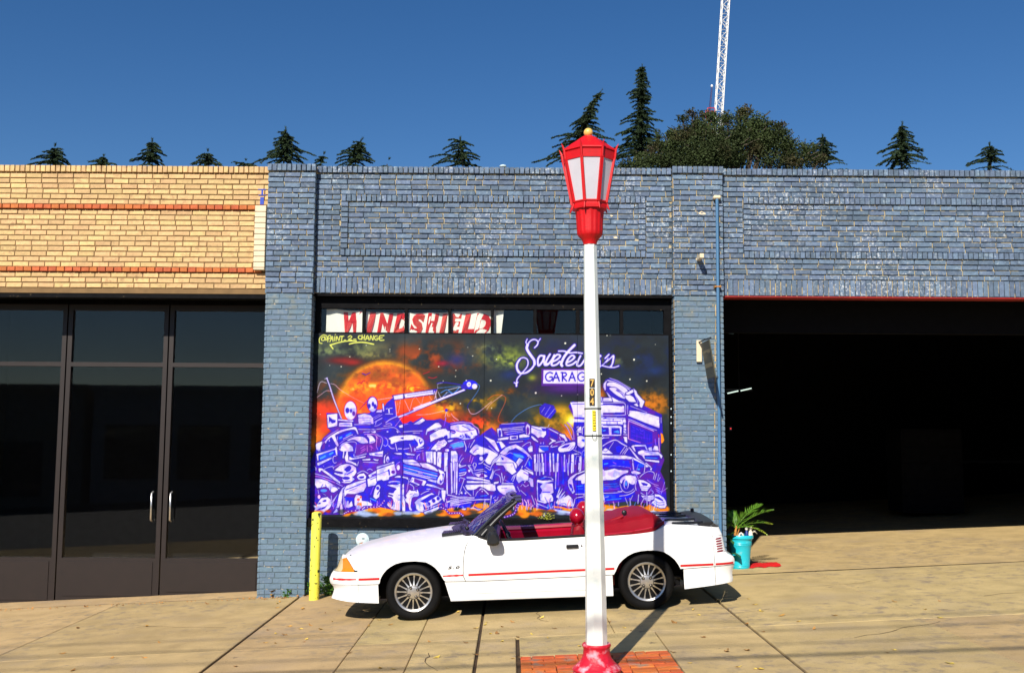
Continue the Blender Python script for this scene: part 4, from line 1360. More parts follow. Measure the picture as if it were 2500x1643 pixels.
    sig = ["160 400 130 410 125 440 150 445 170 420 160 400 172 440 190 430 185 390 140 380 100 420 100 470 130 480", "200 460 205 395 230 385 235 410 205 425",
           "225 460 255 395 262 455", "235 430 262 428", "285 395 280 450", "290 372 292 374", "300 450 308 395 335 445 345 395", "350 395 395 392", "373 395 365 450", "398 440 415 440",
           "445 405 470 388 490 400 480 415 450 435 490 437", "512 430 540 430", "600 388 575 390 570 415 590 430 605 425", "615 380 612 435", "645 380 640 435", "613 410 643 408",
           "655 440 680 385 700 440", "665 422 692 420", "712 435 720 385 745 440 755 385", "800 392 775 392 765 420 785 440 808 430 805 418 790 418", "880 385 825 392 830 440 880 440", "828 415 860 412",
           "230 500 330 470 430 452 545 450", "460 488 540 470 640 468 755 490", "228 498 262 545"]
    for i, s_ in enumerate(sig):
        p = np.array(s_.split(), float).reshape(-1, 2) / Q[2] + np.array(Q[:2])
        p[:, 1] += 1.5
        cv.line(catmull(p, 4) if len(p) > 2 else p, 2.0 if i < 22 else 2.6, rgb('y'))
    # brush grain and board joints
    cv.a *= (1 + (n4[..., None] - .5) * .14)
    return np.clip(cv.a, 0, 1)
# ---------------------------------------------------------------- setting: ground, slabs
YW = 13.60                    # face of the brick wall; pilasters stand 11 cm proud of it
YP = YW - 0.11
def ground_sheet(name, x0, x1, y0, y1, dz, material, nx=2, ny=2):
    mb = MB(); P = [[(x0 + (x1 - x0) * i / (nx - 1), y0 + (y1 - y0) * j / (ny - 1), gz(x0 + (x1 - x0) * i / (nx - 1)) + dz) for j in range(ny)] for i in range(nx)]
    mb.grid(P); o = mb.build(name, material); tag(o, kind='structure'); return o
# terrain: slopes along the street near the building, level far away
mb = MB(); xs = [-900, -200, -60, -30, -14, 14, 30, 60, 200, 900]; ys = [-900, -100, -12, 60, 200, 900]
P = [[(x, y, (gz(max(-30, min(30, x)))) - .25) for y in ys] for x in xs]
mb.grid(P); tag(mb.build('ground', M['earth']), 'bare ground running to the horizon under the street', kind='structure')
ground_sheet('road', -60, 60, -9, 6.4, -0.125, M['asphalt']); ground_sheet('sidewalk_bed', -60, 60, 6.45, YW + .02, -0.022, M['joint_dirt'])
mb = MB()
for i in range(-20, 20):
    x0, x1 = i * 3.0 + .005, i * 3.0 + 2.995
    mb.add([(x0, 6.25, gz(x0) - .3), (x1, 6.25, gz(x1) - .3), (x1, 6.45, gz(x1) - .3), (x0, 6.45, gz(x0) - .3), (x0, 6.27, gz(x0) + .0), (x1, 6.27, gz(x1) + .0), (x1, 6.45, gz(x1) + .0), (x0, 6.45, gz(x0) + .0)],
           [(0, 3, 2, 1), (4, 5, 6, 7), (0, 1, 5, 4), (1, 2, 6, 5), (2, 3, 7, 6), (3, 0, 4, 7)])
tag(mb.build('kerb', M['concrete']), kind='structure')
walk = empty('sidewalk', (0, 0, 0), kind='structure')
def slab(x0, x1, y0, y1, name='slab', m=None, th=.05, top=0.0, ch=.006, parent=walk, wob=0.0):
    """slab with a chamfered, slightly uneven rim lying on the slope"""
    cx, cy = (x0 + x1) / 2, (y0 + y1) / 2; mb = MB()
    dz = [random.uniform(-1, 1) * wob for _ in range(4)]
    q = [(x0, y0), (x1, y0), (x1, y1), (x0, y1)]; qi = [(x0 + ch, y0 + ch), (x1 - ch, y0 + ch), (x1 - ch, y1 - ch), (x0 + ch, y1 - ch)]
    vs = [(x - cx, y - cy, gz(x) - gz(cx) - th) for x, y in q] + [(x - cx, y - cy, gz(x) - gz(cx) + top - ch + dz[k]) for k, (x, y) in enumerate(q)] + [(x - cx, y - cy, gz(x) - gz(cx) + top + dz[k]) for k, (x, y) in enumerate(qi)]
    fs = [(0, 1, 5, 4), (1, 2, 6, 5), (2, 3, 7, 6), (3, 0, 4, 7), (4, 5, 9, 8), (5, 6, 10, 9), (6, 7, 11, 10), (7, 4, 8, 11), (8, 9, 10, 11)]
    mb.add(vs, fs); o = mb.build(name, m or M['concrete'], parent); o.location = (cx, cy, gz(cx)); return o
xj = [-60, -30, -16, -9.9, -7.5, -5.1, -2.73, -1.515, -0.90, -0.30, 1.02, 2.33, 4.0, 6.4, 8.8, 12, 20, 34, 60]      # joints across the pavement, metres
WIDE = {-2.73: .034, -.30: .03, 2.33: .030}
yj = [6.46, 10.15, YW]
PX0, PX1, PY1 = 0.09, 1.40, 9.27                                                                  # brick-paved strip around the lamp
for i in range(len(xj) - 1):
    a, b = xj[i] + WIDE.get(xj[i], .007) / 2, xj[i + 1] - WIDE.get(xj[i + 1], .007) / 2
    slab(a, b, yj[1] + .005, yj[2] - .004, wob=.001) if xj[i] not in (-1.515,) else slab(a, b, yj[1] + .005, yj[2] - .004)
    if xj[i + 1] <= -.30 or xj[i] >= 2.33: slab(a, b, yj[0], yj[1] - .005, wob=.001)
slab(-.285, .055, yj[0], 10.145); slab(1.41, 2.315, yj[0], 10.145); slab(.09, 1.40, 9.28, 10.145); slab(.09, 1.40, yj[0], 7.05)
# hairline cracks running across the slabs
for k, (x, y, a, n) in enumerate(((-2.0, 12.6, -1.2, 9), (-4.3, 11.9, -.4, 10), (-.75, 9.6, -1.9, 7), (1.6, 10.9, .5, 9), (3.1, 9.4, 1.0, 10), (3.4, 12.4, -.3, 8), (5.1, 11.2, .2, 10), (-6.5, 10.6, .6, 10), (-3.4, 9.2, .2, 9), (.4, 10.9, 2.2, 6), (6.4, 9.6, 2.6, 9))):
    r = random.Random(k); mb = MB(); pts = [(x, y)]
    for _ in range(n): a += r.uniform(-.5, .5); l = r.uniform(.08, .2); x += math.cos(a) * l; y += math.sin(a) * l * .8; pts.append((x, y))
    for (x0, y0), (x1, y1) in zip(pts[:-1], pts[1:]):
        d = Vector((x1 - x0, y1 - y0)).normalized() * r.uniform(.0018, .0045); z = .0036
        mb.add([(x0 - d.y, y0 + d.x, gz(x0) + z), (x0 + d.y, y0 - d.x, gz(x0) + z), (x1 + d.y, y1 - d.x, gz(x1) + z), (x1 - d.y, y1 + d.x, gz(x1) + z)], [(0, 1, 2, 3)])
    mb.build('crack', M['joint_dirt'], walk)
# brick pavers round the lamp foot
rnd = random.Random(5); y = PY1; row = 0
while y > 7.1:
    h = .102; x = PX0
    while x < PX1 - .02:
        w = rnd.choice((.203, .203, .203, .098)) if x > PX0 else (.203 if row % 2 else .10)
        x1 = min(x + w, PX1)
        if x1 - x > .03: slab(x + .004, x1 - .004, y - h + .004, y - .004, 'paver', M['paver'], .05, rnd.uniform(-.003, .004), .004, walk, .0015)
        x += w
    y -= h; row += 1
# ---------------------------------------------------------------- brickwork
def brick_mesh(L, H, D, seed, c=.0035):
    r = random.Random(seed); mb = MB()
    j = lambda a: r.uniform(-a, a)
    back = [(-L / 2, D, -H / 2), (L / 2, D, -H / 2), (L / 2, D, H / 2), (-L / 2, D, H / 2)]
    rim = [(x + j(.0015), c, z + j(.0015)) for x, _, z in back]
    fr = [(-L / 2 + c + j(.003), j(.0022), -H / 2 + c + j(.002)), (L / 2 - c + j(.003), j(.0022), -H / 2 + c + j(.002)), (L / 2 - c + j(.003), j(.0022), H / 2 - c + j(.002)), (-L / 2 + c + j(.003), j(.0022), H / 2 - c + j(.002))]
    mb.add(back + rim + fr, [(0, 1, 5, 4), (1, 2, 6, 5), (2, 3, 7, 6), (3, 0, 4, 7), (4, 5, 9, 8), (5, 6, 10, 9), (6, 7, 11, 10), (7, 4, 8, 11), (8, 9, 10, 11)]); return mb
_bm_cache = {}
class BrickWork:
    """lays bricks; the 300 nearest the middle of the picture of each sort become parts, the rest one joined mesh"""
    def __init__(s, parent, sort, material, centre, cap=300): s.p, s.sort, s.m, s.c, s.cap, s.items = parent, sort, material, centre, cap, []
    def put(s, x, y, z, L, H, D=.05): s.items.append((x, y, z, round(L, 3), round(H, 3), D))
    def finish(s, stuff_name):
        s.items.sort(key=lambda b: (b[0] - s.c[0]) ** 2 + (b[2] - s.c[1]) ** 2 - 40 * b[3] * b[4])
        r = random.Random(len(s.items))
        for b in s.items[:s.cap]:
            k = (b[3], b[4], b[5], r.randrange(5), s.m.name)
            if k not in _bm_cache: _bm_cache[k] = brick_mesh(b[3], b[4], b[5], hash(k[:4]) % 9999).mesh(s.sort, s.m)
            o = link(s.sort, _bm_cache[k], s.p); o.location = (b[0], b[1] + r.uniform(-.0025, .0025), b[2]); o.rotation_euler = (r.uniform(-.012, .012), r.uniform(-.006, .006), r.uniform(-.008, .008))
        rest = s.items[s.cap:]
        if rest:
            mb = MB(); tones = []
            for b in rest:
                q = brick_mesh(b[3], b[4], b[5], r.randrange(99999)); t = r.random(); dy = r.uniform(-.0025, .0025)
                mb.add([(v[0] + b[0], v[1] + b[1] + dy, v[2] + b[2]) for v in q.v], q.f); tones += [t] * 9
            me = mb.mesh(stuff_name, s.m); at = me.attributes.new('tone', 'FLOAT', 'FACE'); at.data.foreach_set('value', tones)
            o = link(stuff_name, me, s.p); o['kind'] = 'stuff'
BL, BH, BJ, CO = .2025, .0568, .0128, .0717          # brick length, height, joint, course
def courses(bw, x0, x1, z0, z1, Y, seed=0, run='half', jit=.01):
    """stretcher courses filling x0..x1, z0..z1 from the top down"""
    r = random.Random(seed); z = z1; k = 0
    while z - CO >= z0 - .012:
        off = (k % 2) * .5 * (BL + BJ) + r.uniform(-.02, .02); x = x0 - off
        while x < x1 - .02:
            L = BL if r.random() > .06 else .096
            a, b = max(x, x0), min(x + L, x1)
            if b - a > .035: bw.put((a + b) / 2, Y, z - CO / 2, b - a, BH + r.uniform(-.002, .002))
            x += L + BJ
        z -= CO; k += 1
    return z
def upright(bw, x0, x1, z0, z1, Y, w=.0575, gap=.0115, seed=0):
    r = random.Random(seed); n = max(1, round((x1 - x0) / (w + gap))); st = (x1 - x0) / n
    for i in range(n): bw.put(x0 + (i + .5) * st, Y, (z0 + z1) / 2, st - gap + r.uniform(-.003, .003), z1 - z0 - gap)
def zY(py, Y=YW, px=1250): return at_y(px, py, Y).z
def xY(px, py, Y=YW): return at_y(px, py, Y).x
XL0, XL1 = xY(650, 600, YP), xY(766, 600, YP)       # left pilaster
XR0, XR1 = xY(1644, 600, YP), xY(1766, 600, YP)     # right pilaster
Z_TOP, Z_PIL = zY(409), zY(404, YP)                 # wall coping, pilaster top
Z_LIN = zY(718.5)                                   # underside of the soldier course
Z_SOL = zY(679.5)
Z_WIN0, Z_MT, Z_MB, Z_SILL = zY(753), zY(815), zY(1266), zY(1288)
XB1 = 8.2                                           # right bay runs out of the picture
B = empty('garage_building', (0, YW, 0), 'blue painted brick garage front with parapet, mural bay and open bay', 'building')
def lw(o): return o
mort = MB()
def back(x0, x1, z0, z1, Y, d=.25): mort.box(x0, x1, Y - YW + .018, Y - YW + .012 + d, z0, z1)
back(XL1 - .02, XR0 + .02, Z_LIN, Z_TOP - .01, YW); back(XR1 - .02, XB1, Z_LIN, Z_TOP - .01, YW)
mort.box(XL0 + .006, XL1 - .006, YP - YW + .018, .262, Z_LIN - .01, Z_PIL - .01); mort.box(XR0 + .006, XR1 - .006, YP - YW + .018, .262, Z_LIN - .01, Z_PIL - .01)
mort.box(XB1 + .01, XB1 + .66, YP - YW + .02, .24, gz(8) - .4, Z_PIL - .01); mort.box(XB1 + .67, 14.4, .018, .24, gz(8) - .4, Z_TOP - .01); mort.build('mortar', M['mortar'], B)
mort = MB()
Zg = gz(-3.4) - .3
mort.box(XL0 + .016, XL1 - .016, YP - YW + .020, .26, Zg, Z_LIN - .011); mort.box(XR0 + .016, XR1 - .016, YP - YW + .020, .26, Zg, Z_LIN - .011)
mort.box(XL1 - .015, XR0 + .015, .008, .26, Zg, Z_SILL - .006)
mort.build('mortar', M['mortar_low'], B)
ctr = (0.0, 4.6)
bw = BrickWork(B, 'brick', M['blue_brick'], ctr); hb = BrickWork(B, 'header_brick', M['blue_brick'], ctr); sb = BrickWork(B, 'soldier_brick', M['blue_brick'], ctr)
HR = .098
def bay(x0, x1, fx0, fx1, seed):
    fz1, fz0 = zY(484), zY(624)
    upright(hb, x0, x1, Z_TOP - HR, Z_TOP, -.03, seed=seed)
    zc = Z_TOP - HR - .008
    e = courses(bw, x0, x1, fz1 + .002, zc, 0, seed + 1)
    fz1 = e
    # raised frame round a sunk panel
    upright(hb, fx0, fx1, fz1 - HR, fz1, -.022, seed=seed + 2)
    zin1 = fz1 - HR; n = int((zin1 - fz0 - HR) / CO + .5); zin0 = zin1 - n * CO
    courses(bw, fx0 + .10, fx1 - .10, zin0, zin1 - .001, .002, seed + 3)
    for k in range(n):
        for xa in (fx0, fx1 - .098): hb.put(xa + .049, -.022, zin1 - (k + .5) * CO, .093, BH)
    upright(hb, fx0, fx1, zin0 - HR, zin0, -.022, seed=seed + 4)
    zb = zin0 - HR
    kk = int((fz1 - zb) / CO + .35)
    cs = (fz1 - zb) / kk
    global CO_
    for xa, xb in ((x0, fx0 - .008), (fx1 + .008, x1)):
        r = random.Random(seed + int(xa * 10)); z = fz1
        for k in range(kk):
            off = (k % 2) * .5 * (BL + BJ) + r.uniform(-.01, .01); x = xa - off
            while x < xb - .02:
                a, b = max(x, xa), min(x + BL, xb)
                if b - a > .03: bw.put((a + b) / 2, 0, z - cs / 2, b - a, cs - .0145)
                x += BL + BJ
            z -= cs
    e = courses(bw, x0, x1, Z_SOL, zb - .001, 0, seed + 6)
    upright(sb, x0, x1, Z_LIN, max(Z_SOL + .004, e), 0, w=.060, seed=seed + 7)
bay(XL1 + .004, XR0 - .004, xY(832, 550), xY(1576, 550), 10)
bay(XR1 + .004, XB1, xY(1815, 550), XB1 - .2, 60)
def pilaster(x0, x1, seed):
    upright(hb, x0 - .012, x1 + .012, Z_PIL - .102, Z_PIL, YP - YW - .03, seed=seed)
    e = courses(bw, x0, x1, Z_LIN - .03, Z_PIL - .110, YP - YW, seed + 1)
    # sides of the pilaster
    z = Z_PIL - .110
    courses(lb, x0 + .010, x1 - .010, Zg + .1, e - .004, YP - YW + .012, seed + 2)
lb = BrickWork(B, 'lower_brick', M['blue_brick_low'], (-1.0, 1.8))
pilaster(XL0, XL1, 101); pilaster(XR0, XR1, 151); pilaster(XB1 + .004, XB1 + .67, 171)
upright(hb, XB1 + .68, 14.4, Z_TOP - HR, Z_TOP, -.03, seed=191); courses(bw, XB1 + .675, 14.4, .4, Z_TOP - HR - .008, 0, 192)
courses(lb, XL1 + .005, XR0 - .005, Zg + .1, Z_SILL - .012, 0, 201)
for q, nm in ((bw, 'brick_courses'), (hb, 'header_course'), (sb, 'soldier_course'), (lb, 'lower_brick_courses')): q.finish(nm)
# toothed side faces of the pilasters (bricks seen end on)
mb = MB(); r_ = random.Random(3)
for xs_, sg in ((XL0, -1), (XL1, 1), (XR0, -1), (XR1, 1)):
    z = Z_PIL - .12
    while z > Zg + .1:
        low = z < Z_LIN; dx = sg * (r_.uniform(.0, .003) - (.010 if low else 0)); xa = xs_ + dx
        mb.box(min(xa, xa - sg * .03), max(xa, xa - sg * .03), YP - YW + .008, .255 if xs_ in (XL0, XR1) or z < Z_LIN else .0, z - BH - .006, z - .006, .004)
        z -= CO
ob = mb.build('pilaster_side', M['blue_brick_low'], B); ob['kind'] = 'stuff'
# roof, side and rear walls, bay interior, lintels
mb = MB(); mb.box(XL0 + .02, XB1, .27, 11.5, Z_TOP - .75, Z_TOP - .6); mb.build('roof', M['roofing'], B)
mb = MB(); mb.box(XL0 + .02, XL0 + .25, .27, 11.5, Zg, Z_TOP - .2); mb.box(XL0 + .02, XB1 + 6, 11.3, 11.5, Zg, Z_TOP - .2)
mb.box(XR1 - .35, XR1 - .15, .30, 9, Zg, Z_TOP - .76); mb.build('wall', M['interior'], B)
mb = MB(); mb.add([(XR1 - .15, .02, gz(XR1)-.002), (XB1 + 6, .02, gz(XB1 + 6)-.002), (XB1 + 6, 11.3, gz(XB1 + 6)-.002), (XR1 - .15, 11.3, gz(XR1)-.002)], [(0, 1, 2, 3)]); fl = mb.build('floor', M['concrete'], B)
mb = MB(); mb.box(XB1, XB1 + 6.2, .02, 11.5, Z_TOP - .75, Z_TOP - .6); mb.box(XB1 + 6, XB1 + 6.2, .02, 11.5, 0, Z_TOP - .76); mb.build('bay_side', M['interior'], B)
mb = MB(); mb.box(XL1 - .01, XR0 + .01, .02, .24, Z_LIN - .035, Z_LIN - .002); mb.build('lintel', M['black_wood'], B)
mb = MB(); mb.box(XR1 + .002, XB1, -.004, .24, Z_LIN - .020, Z_LIN - .003); mb.build('lintel', M['dark_red_edge'], B)
mb = MB(); mb.box(XR1 - .012, XR1 + .05, .262, .34, gz(XR1), Z_LIN - .04); mb.build('door_jamb', M['dark_red'], B)
mb = MB(); mb.box(XR1 + .05, XB1 + 5.9, .62, .70, Z_LIN - .44, Z_LIN + .3); mb.build('door_header', M['dark'], B)
# dark stock inside the open bay
for nm, lab, x0, x1, y0, y1, h in (('tool_cabinet', 'dark tool cabinet deep inside the open garage bay', 7.6, 8.8, 20.0, 20.8, 1.7), ('work_bench', 'black work bench against the far wall of the open bay', 9.3, 11.7, 21.5, 22.3, .95)):
    e = empty(nm, ((x0 + x1) / 2, y0, gz((x0 + x1) / 2)), lab, 'cabinet' if 'cab' in nm else 'bench'); w = (x1 - x0) / 2
    if 'cab' in nm:
        MB().box(-w, w, 0, y1 - y0, .08, h, .01).build('body', M['interior'], e)
        for k in range(5): MB().box(-w + .04, w - .04, -.02, -.001, .14 + k * .31, .41 + k * .31, .005).build('drawer', M['interior'], e)
    else:
        MB().box(-w, w, 0, y1 - y0, h - .06, h, .005).build('bench_top', M['alloy_dark'], e)
        for sx in (-1, 1):
            for yy in (.03, y1 - y0 - .1): MB().box(sx * (w - .08) - .04, sx * (w - .08) + .04, yy, yy + .07, 0, h - .061).build('leg', M['black_trim'], e)
# plain unseen shops added behind the viewer for the glass and paintwork to mirror
for k, (x0, x1, h, cc, lab) in enumerate(((-34, -19, 5.2, (.30, .26, .20, 1), 'unseen low tan shop building added across the street for reflections, at the left'), (-18.6, -4.5, 4.4, (.34, .33, .31, 1), 'unseen low grey shop building added across the street for reflections, in the middle'), (-4.1, 13, 5.0, (.28, .17, .12, 1), 'unseen low brick-red shop building added across the street for reflections, behind the viewer'), (13.4, 32, 4.6, (.36, .34, .28, 1), 'unseen low cream shop building added across the street for reflections, at the right'))):
    e = empty('added_shop_building', ((x0 + x1) / 2, -17, gz((x0 + x1) / 2)), lab, 'building'); w = (x1 - x0) / 2; mw = mat('far_wall', cc, .9, bump=.2)
    MB().box(-w, w, -9, 0, -2.5, h).build('wall', mw, e); MB().box(-w - .1, w + .1, -9.1, .15, h + .002, h + .25).build('parapet', mw, e)
    n = int(w * 2 / 3.4)
    for i in range(n):
        xa = -w + .6 + i * (2 * w - 1.2) / n; f = MB().box(xa, xa + 2.3, .004, .07, .5, 2.9).build('window', M['black_trim'], e); MB().box(xa + .07, xa + 2.23, .075, .085, .57, 2.83).build('pane', M['window_glass'], f)
# damage in the brickwork
for px, py, r1, nm in ((1715, 521, .045, 'chipped_brick'), (1703, 633, .03, 'chipped_brick'), (1503, 580, .03, 'chipped_brick'), (1493, 527, .02, 'chipped_brick')):
    yy = (YP if px > 1640 else YW) - .004; p = at_y(px, py, yy); mb = MB(); rr = random.Random(px); n = 9
    ring = [(math.cos(2 * math.pi * k / n) * r1 * rr.uniform(.6, 1.3), 0, math.sin(2 * math.pi * k / n) * r1 * .6 * rr.uniform(.6, 1.3)) for k in range(n)]
    mb.add([(p.x, p.y - YW + .004, p.z)] + [(p.x + a, p.y - YW, p.z + c) for a, b_, c in ring], [(0, 1 + (k + 1) % n, 1 + k) for k in range(n)]); mb.build(nm, M['cream_trim'], B)
# worn mortar seams standing out pale beside the downpipe and the right pilaster edge
mb = MB(); r_ = random.Random(9)
for px, z0, z1, w in ((1743.5, .55, Z_LIN - .1, .016), (1645.5, Z_LIN, Z_PIL - .2, .012), (1644, .6, Z_LIN - .1, .01)):
    z = z0
    while z < z1:
        h = r_.uniform(.05, .22); xx = xY(px + (0 if px < 1700 else (1121 - 1061) * 0), 1061, YP) if px > 1700 else XR0 + .004
        if px > 1700: xx = xY(1743.5 + (1230 - (1061 - (z - CAM_H) * F_PX / YP)) * .009, 1061 - (z - CAM_H) * F_PX / YP, YP)
        mb.box(xx - w / 2 * r_.uniform(.3, 1.1), xx + w / 2 * r_.uniform(.3, 1.1), YP - YW + .002 + (.008 if z < Z_LIN else 0), YP - YW + .02, z, z + h); z += h + r_.uniform(.004, .05)
mb.build('mortar_seam', mat('seam_mortar', (.50, .36, .17, 1), .9, var=.4, scale=9, bump=.5), B)['kind'] = 'stuff'
# ---------------------------------------------------------------- neighbour to the left: cream brick shopfront
NB = empty('neighbour_building', (-6.0, YW, 0), 'cream brick shopfront with orange framed panel left of the blue garage', 'building')
X0 = -9.4; xr = XL0 - .012; Yn = YW
def nx(x): return x + 6.0
zt = zY(407, YW, 640)
mb = MB(); mb.box(nx(X0), nx(xr - .006), .012, .25, zY(722), zt - .01); mb.build('mortar', M['cream_mortar'], NB)
cb = BrickWork(NB, 'brick', M['cream_brick'], (nx(-4.2), 4.6)); ch = BrickWork(NB, 'header_brick', M['cream_brick'], (nx(-4.2), 4.6)); cobr = BrickWork(NB, 'orange_brick', M['orange_brick'], (nx(-4.2), 4.6))
upright(ch, nx(X0), nx(xr), zt - HR, zt, -.02, seed=301)
zo1, zo0 = zY(509), zY(669); fw0, fw1 = nx(X0 + .5), nx(xr - .06)
e = courses(cb, nx(X0), nx(xr), zo1, zt - HR - .01, 0, 302)
upright(cobr, fw0, fw1, e - .068, e, -.03, w=.098, seed=303); upright(cobr, fw0, fw1, zo0 - .01, zo0 + .058, -.03, w=.098, seed=304)
courses(cb, fw0 + .03, fw1 - .12, zo0 + .06, e - .070, .003, 305)
courses(cb, nx(X0), fw0 - .01, zo0, e - .002, 0, 306)
courses(cb, nx(X0), nx(xr), zY(720), zo0 - .012, 0, 308)
for q, nm in ((cb, 'brick_courses'), (ch, 'header_course'), (cobr, 'orange_course')): q.finish(nm)
mb = MB(); mb.box(fw1 - .10, fw1 + .05, -.09, -.001, zo0 + .02, e - .02, .006); mb.build('panel_edge', M['cream_trim'], NB)
mb = MB()
zq = zY(540)
for k in range(11): mb.box(fw1 - .105, fw1 + .055, -.094, -.086, zo0 + .05 + k * .076, zo0 + .056 + k * .076)
mb.build('panel_joint', M['cream_mortar'], NB)
# blue painted lettering left on the parapet (its lower strokes)
mb = MB(); p = at_y(640, 485, YW)
mb.box(nx(p.x) - .06, nx(p.x) + .05, -.006, -.003, zY(468), zY(466)); mb.box(nx(p.x) - .012, nx(p.x) + .012, -.006, -.003, zY(480), zY(468.4))
mb.box(nx(p.x) - .05, nx(p.x) + .055, -.006, -.003, zY(482), zY(480.4)); mb.box(nx(p.x) - .025, nx(p.x) + .025, -.006, -.003, zY(504), zY(486))
mb.build('painted_lettering', mat('blue_letter', (.01, .05, .42, 1), .6), NB)
mb = MB(); mb.box(nx(X0), nx(XL0 - .01), .27, 11.5, zt - .7, zt - .6); mb.build('roof', M['roofing'], NB)
mb = MB(); mb.box(nx(X0), nx(X0) + .2, .27, 11.5, -.7, zt - .71); mb.box(nx(X0), nx(XL0 - .03), 5.0, 5.2, -.7, zt - .71); mb.build('wall', M['interior'], NB)
mb = MB(); mb.box(nx(XL0 - .07), nx(XL0 - .012), .255, 4.95, -.5, zt - .71); mb.build('inner_wall', M['interior'], NB)
mb = MB(); zl = zY(722); mb.box(nx(X0), nx(xr), .02, .22, zl - .06, zl - .002); mb.build('lintel', M['black_wood'], NB)
mb = MB(); mb.add([(nx(X0), .02, gz(X0)-.002), (nx(xr), .02, gz(xr)-.002), (nx(xr), 5, gz(xr)-.002), (nx(X0), 5, gz(X0)-.002)], [(0, 1, 2, 3)]); mb.build('floor', M['concrete'], NB)
# set-back shopfront: dark timber frame with panes
for k in range(4):
    x0 = X0 + .35 + k * 1.42; x1 = x0 + 1.40
    mb = MB(); zb = -.45
    for a, b, c, d in ((x0, x0 + .06, zb, zl - .08), (x1 - .06, x1, zb, zl - .08), (x0 + .06, x1 - .06, zl - .16, zl - .08), (x0 + .06, x1 - .06, zl - .95, zl - .89), (x0 + .06, x1 - .06, zb, .25)): mb.box(nx(a), nx(b), .60, .68, c, d)
    w = mb.build('window', M['shop_frame'], NB)
    for c, d in ((.25, zl - .95), (zl - .89, zl - .16)):
        mb = MB(); mb.box(nx(x0 + .06), nx(x1 - .06), .635, .645, c, d); mb.build('pane', M['window_glass'], w)
    hx = nx(x1 - .12 if k % 2 == 0 else x0 + .12); mb = MB(); mb.tube([(hx, .60, .75), (hx, .54, .77), (hx, .54, 1.13), (hx, .60, 1.15)], .012, 6); mb.build('handle', M['alloy'], w, sm=60)
    mb = MB(); mb.box(nx(x0 + .09), nx(x1 - .09), .59, .598, -.38 + k * .06, .20); mb.build('kick_panel', M['shop_frame'], w)
# ---------------------------------------------------------------- the painted boards, transom windows, sill
YM = YW + .10
mural = empty('mural', (0, YM, 1.0), 'night junkyard mural in purple and orange painted on plywood boards, with moon and garage lettering', 'mural')
PAINT = paint_mural()
lin = np.where(PAINT <= .04045, PAINT / 12.92, ((PAINT + .055) / 1.055) ** 2.4)
lin = lin * .80
mm = bpy.data.materials.new('mural_paint'); mm.use_nodes = True; nt = mm.node_tree; bs = nt.nodes['Principled BSDF']; bs.inputs['Roughness'].default_value = .55; bs.inputs['Specular IOR Level'].default_value = .3
ca = nt.nodes.new('ShaderNodeAttribute'); ca.attribute_name = 'paint'; nz = nt.nodes.new('ShaderNodeTexNoise'); nz.inputs['Scale'].default_value = 60
mp = nt.nodes.new('ShaderNodeMapRange'); mp.inputs['To Min'].default_value = .9; mp.inputs['To Max'].default_value = 1.1; nt.links.new(nz.outputs['Fac'], mp.inputs['Value'])
hv = nt.nodes.new('ShaderNodeHueSaturation'); hv.inputs['Saturation'].default_value = 1.12; nt.links.new(mp.outputs['Result'], hv.inputs['Value']); nt.links.new(ca.outputs['Color'], hv.inputs['Color']); nt.links.new(hv.outputs[0], bs.inputs['Base Color'])
def cell_pt(px, py):
    d = ray(px, py); t = YM / d.y; return CAM + d * t
joints = [(755.0, 744.0 + 8), (988.5, 977.5), (1183, 1180.5), (1410, 1410.5), (1634, 1640)]      # board edges at top and at foot
jt = [cell_pt(777, 815).x, cell_pt(988.5, 830).x, cell_pt(1183, 830).x, cell_pt(1409.5, 830).x, cell_pt(1633, 900).x]
jt[0] = XL1 - .02
zt_, zb_ = Z_MT, Z_MB
STEP = .0056
dvec = [ray(0, 0)]
